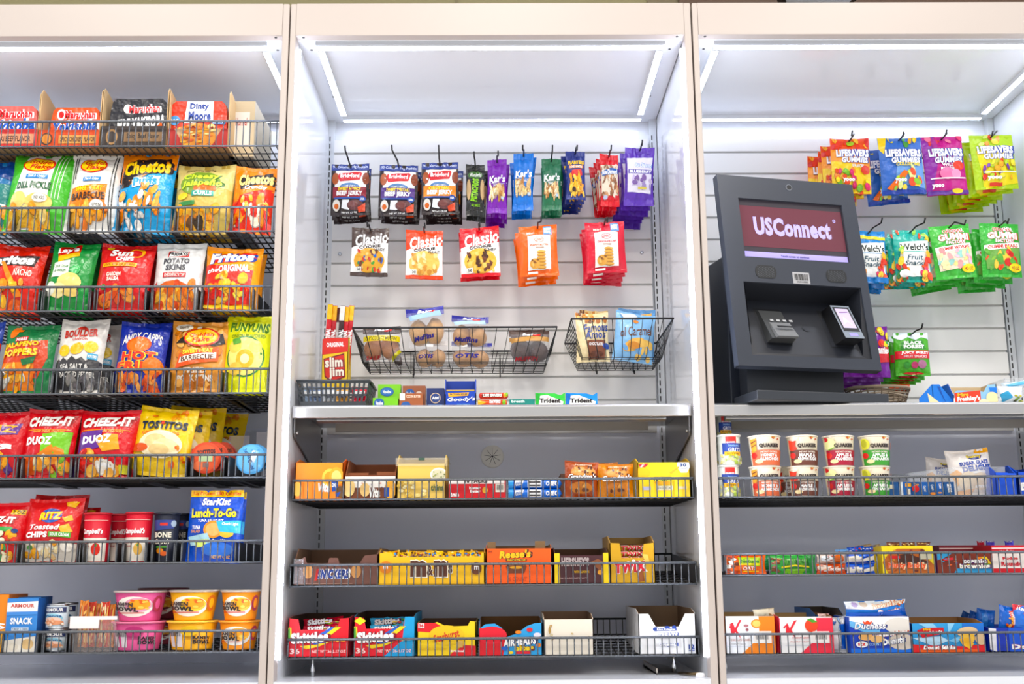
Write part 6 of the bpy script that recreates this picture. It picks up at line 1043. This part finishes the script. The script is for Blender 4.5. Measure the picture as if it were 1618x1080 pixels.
oats = [(1182, 1234, '#e0714c', 'HONEY &', 'ALMONDS', 'p #e0a03a .02 .1 .2 .06 .2 .5 .04 .56; p #7a3a20 .04 .2 .2 .12 .2 .16 .04 .25; p #7a3a20 .04 .34 .2 .26 .2 .3 .04 .38', 'coral honey almond'), (1243, 1293, '#6a3c30', 'MAPLE &', 'BROWN SUGAR', 'p #e0402a .0 .1 .14 .16 .24 .14 .2 .3 .26 .44 .1 .5 0 .44', 'brown maple sugar'),
        (1300, 1350, '#a8213c', 'APPLES &', 'CRANBERRIES', 'e .12 .26 .2 .2 #e6e8a8; e .02 .1 .1 .08 #c8202a; p #7ab03a .1 .44 .3 .36 .24 .42 .12 .48', 'crimson apple cranberry'), (1357, 1406, '#3f9a34', 'APPLES &', 'CINNAMON', 'e .1 .26 .16 .2 #d8d84a; e .1 .24 .08 .14 #b8b83a; p #b87a6a .9 .2 1 .2 1 .44 .92 .44', 'green apple cinnamon')]
for x0, x1, c, a_, b_, ex, nm_ in oats:
    art = oat % (c, a_, b_, ex)
    cup('oatmeal_cup', nm_ + ' oatmeal cup in front, at the bottom of its stack', x0+2, 737, x1+1, None, .152, '#efe6d0', art, rb=.78, rim='#e8e0d0', group=GO, key='K')
    cup('oatmeal_cup', nm_ + ' oatmeal cup in front, on top of its stack', x0, 689, x1, 737, .152, '#efe6d0', art, rb=.78, rim='#e8e0d0', group=GO, key='K')
cup('oatmeal_cup', 'brown oatmeal cup behind, between the coral and brown front stacks', 1224, 738, 1268, None, .27, '#e8dcc8', oat % (oats[1][2:6]), rb=.78, rim='#e8e0d0', group=GO, key='K')
grits('blue and white grits cup at the bottom of the rear stack by the post', 1128, 744, 1160, None, .27)
grits('blue and white grits cup in the middle of the rear stack by the post', 1129, 699, 1160, 744, .27)
grits('blue and yellow grits cup topping the rear stack by the post', 1130, 655, 1157, 699, .27)
lt = ['r .15 .2 .55 .5 #d8d0b8', 'r 0 0 .3 1 #d8e0e8; r .5 .1 1 .35 #e8a22a; r .6 .5 .9 .9 #f0e8d8', 't .2 .1 .8 .3 #f2a53a | Cup; e .4 .5 .4 .25 #d8242a', 't .1 .4 .9 .6 #e8f0f8 r80 | Oatmeal', 't .1 .3 .9 .5 #e8f0f8 r80 | Cream; e .5 .85 .4 .1 #d8843a', 't .2 .2 .9 .4 #fff r84 | Crackers; e .4 .8 .3 .06 #e8a05a', 't .1 .3 .9 .6 #fff r84 b.06 | SPAM']
for i, (x0, x1) in enumerate(((1403, 1420), (1421, 1440), (1441, 1455), (1456, 1467), (1468, 1479), (1480, 1491), (1492, 1508))):
    box('small_snack_carton', 'small blue carton in the row beside green oatmeal cups, %s' % ('leftmost', 'second from left', 'third from left', 'the middle one', 'third from right', 'second from right', 'rightmost')[i], x0, 761+(i == 0)*0, x1, 'K', .13+.002*(i % 2), .12, ('#14508c', '#1560b0')[i % 2], lt[i], group='small blue cartons on the upper right shelf', side='#0f4480')
p0 = rect(1437, 738, 1590, 'K', .16); t = thing('clear_bin', 'clear plastic bin holding the sugar glazed pastry bags', 'bin', (p0[0], .16, p0[1])); w_ = p0[2]; hb = p0[3]
MB().prism([(-w_/2, 0), (w_/2, 0), (w_/2, hb), (0, hb), (-w_/2, hb*.8)], .0, .002, gm_).box(-w_/2, -w_/2+.002, 0, .25, 0, hb*.8, gm_).box(w_/2-.002, w_/2, 0, .25, 0, hb, gm_).box(-w_/2, w_/2, .25, .252, 0, hb, gm_).box(-w_/2, w_/2, 0, .25, 0, .002, gm_).build('bin_wall', t); MB().tube([(-w_/2, 0, hb*.8), (0, 0, hb), (w_/2, 0, hb), (w_/2, .25, hb), (-w_/2, .25, hb), (-w_/2, .25, hb*.8)], .0018, mat('#dfe4ea', 'glass'), 5, True).build('rim', t)
dl = 'p #f0a81e .7 0 1 0 1 .12 .6 .14; p #efe8e4 0 .04 .6 .1 1 .1 1 .5 0 .6; e .6 .2 .14 .05 #2a3a8a; t .42 .13 .78 .22 #e8d23a o#2a3a8a b.05 | Sunny; t .22 .27 .92 .36 #2347a0 b.07 r-3 | SUGAR GLAZE; t .26 .37 .97 .5 #2347a0 b.09 r-3 | DELIGHT; r .42 .51 .98 .55 #f4f2f0; p #f2a81e 0 .5 .14 .44 .3 .6 .1 .8; e .35 .7 .22 .2 #e6cfa8; e .65 .72 .25 .18 #dcc096; r .5 .8 .85 .85 #f4f2f0; p #f0a41e .1 .9 .5 .86 .4 1 .1 1; e .9 .9 .1 .05 #f0a41e; p #f2a81e .8 .5 1 .45 1 .6 .86 .62'
pouch('pastry_bag', 'white and orange sugar glazed pastry bag leaning in the clear bin', 1499, 709, 1570, 783, .20, .05, '#e9e0d8', dl, 'pastry bags on the upper right shelf', rot=-4, flare=1.0, tilt=-6)
pouch('pastry_bag', 'white and orange sugar glazed pastry bag behind the leaning one', 1462, 724, 1512, 778, .28, .04, '#e9e0d8', dl, 'pastry bags on the upper right shelf', rot=6, flare=1.0)
tray('cereal_treat_carton', 'bright blue open carton at the right of the pastry bags', 1574, 746, 740, 1607, 'K', .125, .14, '#1553cc', 'p #1a5ce0 0 0 1 .05 1 .2 0 .2; r .0 .2 .06 1 #1245b0', [(0, 1.0), (.6, 1.0), (.62, .9), (1, .9)], group='blue cartons at right end of upper right shelf', inner='#1248b4')
tray('cereal_treat_carton', 'bright blue open carton with white lettering cut off at right edge', 1609, 745, 742, 1650, 'K', .125, .14, '#1553cc', 't .05 .4 .7 .7 #fff b.08 r-14 | RC; t .1 .7 .6 .9 #fff b.08 r-14 | TR; e .35 .38 .06 .06 #fff', group='blue cartons at right end of upper right shelf', inner='#1248b4')
# ---------------------------------------------------------------- shelf L
GQ = 'snack cakes and bars on the middle right shelf'
def lowb(name, label, x0, yt, x1, yb, Y, col, art, t=.03, rot=0, **k): return pouch(name, label, x0, yt, x1, yb, Y, t, col, art, GQ, rot=rot, seal=k.pop('seal', .07), **k)
lowb('granola_pouch', 'orange and green granola pouch lying at left end', 1146, 877, 1210, 906, .14, '#e8641c', 'c 12 0 0 .25 1 .14 3 #f2e8d8 #c8503a #7a3a20; p #a8cc2a .3 .1 .84 .12 .84 .6 .3 .5; t .34 .2 .82 .42 #3a7a2a b.05 | Nature; r .3 .44 .84 .52 #f2d22a; t .4 .6 .74 .8 #f4e8d8 | OATS; r .4 .84 .8 .9 #f2c83a')
lowb('granola_pouch', 'dark green granola packet edge just right of orange pouch', 1196, 875, 1218, 900, .17, '#1f7a44', '')
lowb('granola_pouch', 'green crunchy granola pouch with yellow stripe', 1217, 876, 1289, 906, .14, '#2f9a3c', 'c 10 0 .2 .16 1 .12 5 #8a5030 #b8784a #6a3a20; t .26 .2 .8 .54 #5aae3a o#2a6a24 b.04 | NATURE VALLEY; p #e8d02a .2 .62 .5 .52 .84 .6 .84 .68 .5 .6 .2 .72; p #86c83a .3 .74 .75 .74 .7 1 .28 1; p #1f7a34 .8 0 1 0 1 1 .86 1')
for i, (yt, yb, c, a_, lab) in enumerate(((890, 906, '#d8552a', 'e .2 .4 .2 .3 #f0d8c8; c 8 .1 .2 .9 .8 .12 3 #f0b08a #c83a1c #f4ece8; t .3 .3 .8 .7 #f6e8e0 b.05 | Cookies', 'orange wrapped round cookie pack, lower one beside the green pouch'), (874, 890, '#c8b8b0', 'e .3 .5 .2 .3 #e0e6ee; e .75 .5 .2 .4 #c8622a; c 8 .2 .2 .9 .8 .1 4 #b8402a #f0e8e4 #8a5a3a', 'orange and clear round cookie pack, upper one beside the green pouch'))):
    lowb('cookie_pack', lab, 1290, yt, 1336, yb, .14, c, a_, .03)
for i, (yt, yb, lab) in enumerate(((889, 906, 'blue and white round cake pack, lower one'), (872, 889, 'blue and white round cake pack, upper one'))):
    lowb('cake_pack', lab, 1337, yt, 1382, yb, .14, '#1c55c8', 'p #f0ebe0 .0 .4 .5 .3 .5 .9 0 .9; p #f0ebe0 .55 .6 1 .3 1 .7 .5 .9; r .4 .2 .8 .4 #2a6ae0; c 4 .1 .1 .9 .9 .12 %d #efe4cc #2a5ad8' % i, .03)
for i, (x0, x1, c, lab) in enumerate(((1320, 1342, '#6fa0d8', 'pale blue wrapped pack lying on top, behind the round cookie packs'), (1338, 1366, '#1f56c0', 'royal blue wrapped pack lying on top, left one'), (1360, 1384, '#1a4cb4', 'royal blue wrapped pack lying on top, right one'))):
    lowb('cake_pack', lab, x0, 863+(i == 0)*4, x1, 874, .2, c, 'c 4 .1 .2 .9 .8 .15 %d #f0f0f4 #c8302a' % i, .02, rot=-6)
for i in range(3):
    lowb('cake_pack', 'tan wrapped cake pack in back, %s' % ('next to the royal blue packs', 'in the middle of the tan ones', 'just left of the yellow box')[i], 1352+i*13, 860+i, 1378+i*13, 872+i, .26, '#b8a07a', 'c 5 .1 .2 .9 .8 .15 %d #e0d0a8 #8a6a4a' % i, .02, rot=-8)
GB2 = 'flat cartons on the middle right shelf'
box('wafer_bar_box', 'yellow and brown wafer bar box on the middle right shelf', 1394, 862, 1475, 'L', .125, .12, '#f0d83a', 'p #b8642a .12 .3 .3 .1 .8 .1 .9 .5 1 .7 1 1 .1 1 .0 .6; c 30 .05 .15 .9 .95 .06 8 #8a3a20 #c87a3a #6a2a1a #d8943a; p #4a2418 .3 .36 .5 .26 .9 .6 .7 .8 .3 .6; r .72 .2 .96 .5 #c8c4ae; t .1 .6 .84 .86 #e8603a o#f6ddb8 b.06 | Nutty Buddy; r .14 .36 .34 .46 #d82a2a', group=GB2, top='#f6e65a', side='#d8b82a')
for i in range(3):
    lowb('wafer_bar', 'wafer bar in clear wrap lying on top of the yellow wafer box, %s' % ('left', 'middle', 'right')[i], 1400+i*24, 856, 1422+i*24, 863, .17, '#6a3c24', 'c 4 .1 .2 .9 .8 .2 %d #c8a060 #f0e8c0' % i, .014)
box('snack_carton', 'dark brown carton edge between the wafer box and rainbow brownie box', 1461, 872, 1480, 'L', .16, .1, '#5a2e1c', 'c 6 .1 .1 .9 .9 .2 3 #8a4a24 #3a1c12', group=GB2)
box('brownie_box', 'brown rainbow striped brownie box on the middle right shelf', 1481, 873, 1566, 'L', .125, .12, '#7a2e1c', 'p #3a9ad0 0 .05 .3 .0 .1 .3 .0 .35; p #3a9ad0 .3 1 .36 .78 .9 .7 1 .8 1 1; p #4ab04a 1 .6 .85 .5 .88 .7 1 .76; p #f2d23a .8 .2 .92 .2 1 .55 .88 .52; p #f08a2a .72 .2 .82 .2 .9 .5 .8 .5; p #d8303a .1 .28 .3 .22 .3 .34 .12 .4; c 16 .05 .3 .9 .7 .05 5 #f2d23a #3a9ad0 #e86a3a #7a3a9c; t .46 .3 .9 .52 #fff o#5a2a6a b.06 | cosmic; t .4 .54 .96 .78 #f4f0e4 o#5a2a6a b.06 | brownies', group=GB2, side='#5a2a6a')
box('snack_roll_box', 'maroon striped cake box with chocolate swirl behind rainbow brownie box', 1485, 861, 1567, 'L', .25, .1, '#7a1c28', 'r 0 .1 1 .14 #e8d0c8; r 0 .3 1 .34 #e8d0c8; r 0 .5 1 .54 #e8d0c8; e .86 .3 .15 .35 #4a2a1c; e .86 .3 .11 .26 #8a5a34; e .86 .3 .07 .18 #4a2a1c; e .86 .3 .03 .08 #d8b07a', group=GB2)
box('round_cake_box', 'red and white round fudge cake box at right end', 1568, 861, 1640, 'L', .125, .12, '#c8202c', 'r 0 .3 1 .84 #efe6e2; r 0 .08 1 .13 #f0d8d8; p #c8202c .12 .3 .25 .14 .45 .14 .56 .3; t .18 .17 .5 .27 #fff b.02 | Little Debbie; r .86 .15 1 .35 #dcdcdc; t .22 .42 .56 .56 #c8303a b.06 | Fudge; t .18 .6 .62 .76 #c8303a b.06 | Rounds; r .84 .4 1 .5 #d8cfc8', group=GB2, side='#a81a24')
for i, (x0, x1, c, lab) in enumerate(((1544, 1556, '#c8283a', 'tiny red wrapper tip above rainbow brownie box'), (1558, 1572, '#5a4ac0', 'tiny violet wrapper tip behind the red and white box, left'), (1588, 1602, '#5a55d0', 'tiny violet wrapper tip behind the red and white box, right'))):
    lowb('wrapped_cake', lab, x0, 854, x1, 872, .3, c, 'r .1 .0 .9 .12 #e8e4f0', .02)
# ---------------------------------------------------------------- shelf M
GM = 'cereal bar and donut cartons on the lowest right shelf'
kk = 'p #d8303a .10 .2 .16 .16 .2 .32 .29 .1 .34 .09 .23 .36 .29 .5 .3 .58 .2 .42 .17 .48 .12 .5; p #d8303a .08 .28 .16 .18 .17 .2 .1 .32'
tray('cereal_bar_carton', 'white and orange cereal bar carton at left end of lowest right shelf', 1146, 973, 966, 1225, 'M', .125, .16, '#eceef0', 'p #e07f14 .68 0 1 0 1 1 .32 1 .55 .72 .68 .66;' + kk + '; e .63 .2 .11 .12 #d8861c; e .63 .2 .08 .09 #efc06a; e .42 .25 .05 .04 #a86a70; e .44 .36 .03 .04 #8a4a50; r .56 .4 .92 .72 #efe9e2; l .6 .46 .86 .62 #777; t .1 .6 .5 .66 #b07a6a | CHOCOLATE CARAMEL; t .1 .72 .4 .76 #aaa | CHEWY BARS; r .0 .8 .5 .81 #c8ccd8', group=GM, inner='#9a7848', side='#d8740f')
tray('cereal_bar_carton', 'white and red strawberry cereal bar carton beside the orange one', 1231, 974, 967, 1317, 'M', .125, .16, '#eeeeee', 'p #e2364a .7 .03 1 .03 1 1 .38 1 .58 .74 .7 .66;' + kk.replace('.10 .2', '.14 .2') + '; e .6 .24 .12 .18 #e0452a; p #4a9a2a .52 .08 .6 .04 .72 .14 .62 .16; r .62 .4 .92 .72 #f2ecea; l .66 .46 .88 .62 #777; t .24 .55 .56 .6 #c86a6a | STRAWBERRY; t .2 .66 .56 .7 #c89090 | PASTRY CRISPS; r .1 .78 .55 .79 #c8ccd8; r 0 .03 .02 1 #e2364a', group=GM, inner='#9a7848', side='#e2364a')
pouch('cereal_bar_wrapper', 'torn pale cardboard flap sticking up behind the orange carton', 1190, 961, 1224, 974, .18, .01, '#e8dcc0', '', 'torn flaps behind the cereal bar cartons', rot=-6, kind='raw'); pouch('cereal_bar_wrapper', 'torn pink paper flap sticking up behind the red carton', 1292, 969, 1310, 976, .18, .008, '#efc8c0', '', 'torn flaps behind the cereal bar cartons', kind='raw')
tray('wide_carton', 'blue rimmed open carton with silver bags, behind the donut box', 1290, 975, 957, 1338, 'M', .19, .22, '#2a5f9c', 'p #c8ccd0 .3 .1 .8 .2 .85 1 .5 1; r .85 .1 1 1 #1c4ca8; l .4 .3 .7 .8 #888', [(0, 1.08), (1, .95)], group=GM, inner='#3a3026')
pouch('snack_cake_bag', 'silver and navy snack bag in the blue rimmed open carton', 1306, 974, 1336, 1030, .165, .03, '#b8bcc2', 'c 8 .1 .05 .9 .3 .1 3 #3a5a9c #8aa0c0 #d8dce0; r .7 .2 1 .9 #1c55b0; r .2 .4 .5 .9 #d8d8dc', 'donut bags on the lowest right shelf')
dn = 'p #f4f5f6 0 .0 1 .0 1 .1 .5 .3 .3 .42 0 .2; p #6ab0e4 0 .1 .5 .3 .5 .42 .35 .5 0 .26; p #1540b4 0 .28 .3 .48 .6 .5 1 .6 1 .88 0 .88; r 0 .88 1 1 #1c6fd8; e .82 .25 .24 .22 #dedad4; e .86 .7 .24 .22 #d4c8bc; t .08 .16 .6 .34 #f4f4f6 o#24347a b.03 s.2 | Duchess; p #e8502a .22 .1 .26 .15 .3 .09 .34 .15 .38 .1 .36 .2 .24 .2; t .38 .42 .96 .56 #fff o#c8643a s.2 b.05 r-8 | Powdered Sugar; t .52 .58 .9 .76 #fff o#24347a s.2 b.06 r-8 | Donuts; e .26 .56 .13 .1 #e8b06a; e .44 .62 .12 .1 #f0c080; e .18 .76 .1 .09 #f4f4f4; t .12 .72 .24 .8 #d8302a b.05 | 12; t .3 .72 .5 .8 #a8d0f4 | COUNT'
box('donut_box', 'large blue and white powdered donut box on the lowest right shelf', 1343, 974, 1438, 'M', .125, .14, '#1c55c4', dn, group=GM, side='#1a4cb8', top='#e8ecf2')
pouch('donut_bag', 'blue and white powdered donut bag lying on top of donut box', 1334, 948, 1432, 976, .17, .05, '#2a78d0', 'p #e6ecf2 0 0 1 0 1 .2 .4 .5 0 .4; e .14 .18 .05 .15 #b8a8d8; e .28 .18 .06 .16 #d8c8b8; t .4 .06 .95 .42 #f4e4d0 o#c8683a s.2 b.04 r-6 | Powdered Sugar; t .48 .46 .86 .88 #fff o#c8683a s.2 b.04 r-8 | Donuts; p #1c5cc0 0 .6 .4 .66 1 .5 1 1 0 1', 'donut bags on the lowest right shelf', rot=-2, seal=.06)
tray('donut_stick_box', 'sky blue and red donut stick carton on the lowest right shelf', 1441, 984, 974, 1556, 'M', .125, .17, '#3a9ad8', 'p #1c6fc8 .7 0 1 0 1 .8 .7 .6; p #8cc8ec .1 0 .3 0 .45 .4 .3 .3; p #8cc8ec .5 0 .6 0 .5 .4; p #b8dcf2 .0 .5 .4 .45 .5 .6 .3 .8; p #7abfe8 .5 .6 .8 .3 .6 .7; p #d8282c 0 .72 .2 .76 .7 .8 1 .72 1 1 0 1; p #e8602a .1 .9 .9 .9 .9 1 .1 1; p #c8202a .07 .24 .16 .16 .44 .15 .44 .36 .14 .5; t .16 .16 .26 .25 #f2c02a b.04 r-4 | Mrs; t .1 .26 .42 .38 #fff b.06 s.1 r-4 | Freshley\'s; e .76 .3 .14 .18 #dfc096 20; e .76 .5 .1 .22 #f0c050; p #f2b83a .64 .55 .76 .5 .84 .7 .78 .9 .68 .75; e .94 .55 .08 .2 #e0c49a; t .14 .76 .58 .9 #fff o#a81a2a s.2 b.05 | Donut Sticks', group=GM, inner='#a87a48', side='#1c6fc8')
tray('cake_carton', 'deep blue open carton with a white edge at right end', 1563, 991, 985, 1650, 'M', .13, .13, '#1a35a8', 'p #e4e4ec 0 0 .14 .04 .12 1 .0 .9; r .36 .02 1 1 #1f56c8; t .4 .7 1 .9 #fff o#d8302a b.06 | Donut', group=GM, inner='#2a4aa8')
for i, (x0, yt, x1, yb, Y, c, a_, lab, ro) in enumerate(((1578, 957, 1610, 1000, .15, '#2060c0', 'p #d8402a .4 .2 .7 .1 .9 .8 .6 .9; t .3 .3 .95 .6 #fff r60 s.2 | Freshley; c 5 .3 .4 .8 .9 .1 4 #f0a04a #e8602a', 'blue and red donut packet leaning in the deep blue carton', 8),
        (1600, 956, 1645, 1005, .14, '#c8283a', 'e .7 .4 .4 .3 #e8ddd4; p #2f6fd0 0 .2 .4 0 .3 1 0 1; t .1 .1 .7 .3 #fff r30 | Jumbo; p #e06a4a .5 .4 1 .3 1 .8 .6 .8', 'red white and blue pastry packet at far right of the deep blue carton', 5),
        (1542, 962, 1572, 998, .24, '#2a6ac4', 'r .2 .2 .5 .8 #3a86d8', 'blue packet tips behind the donut stick carton, upper right one', 8), (1530, 966, 1556, 1000, .28, '#1f5cb4', '', 'blue packet tips behind the donut stick carton, middle one', 14), (1515, 969, 1545, 1000, .32, '#24569c', '', 'blue packet tips behind the donut stick carton, left one', 25))):
    pouch('donut_packet', lab, x0, yt, x1, yb, Y, .03, c, a_, 'donut packets at the right end of the lowest shelf', rot=ro)
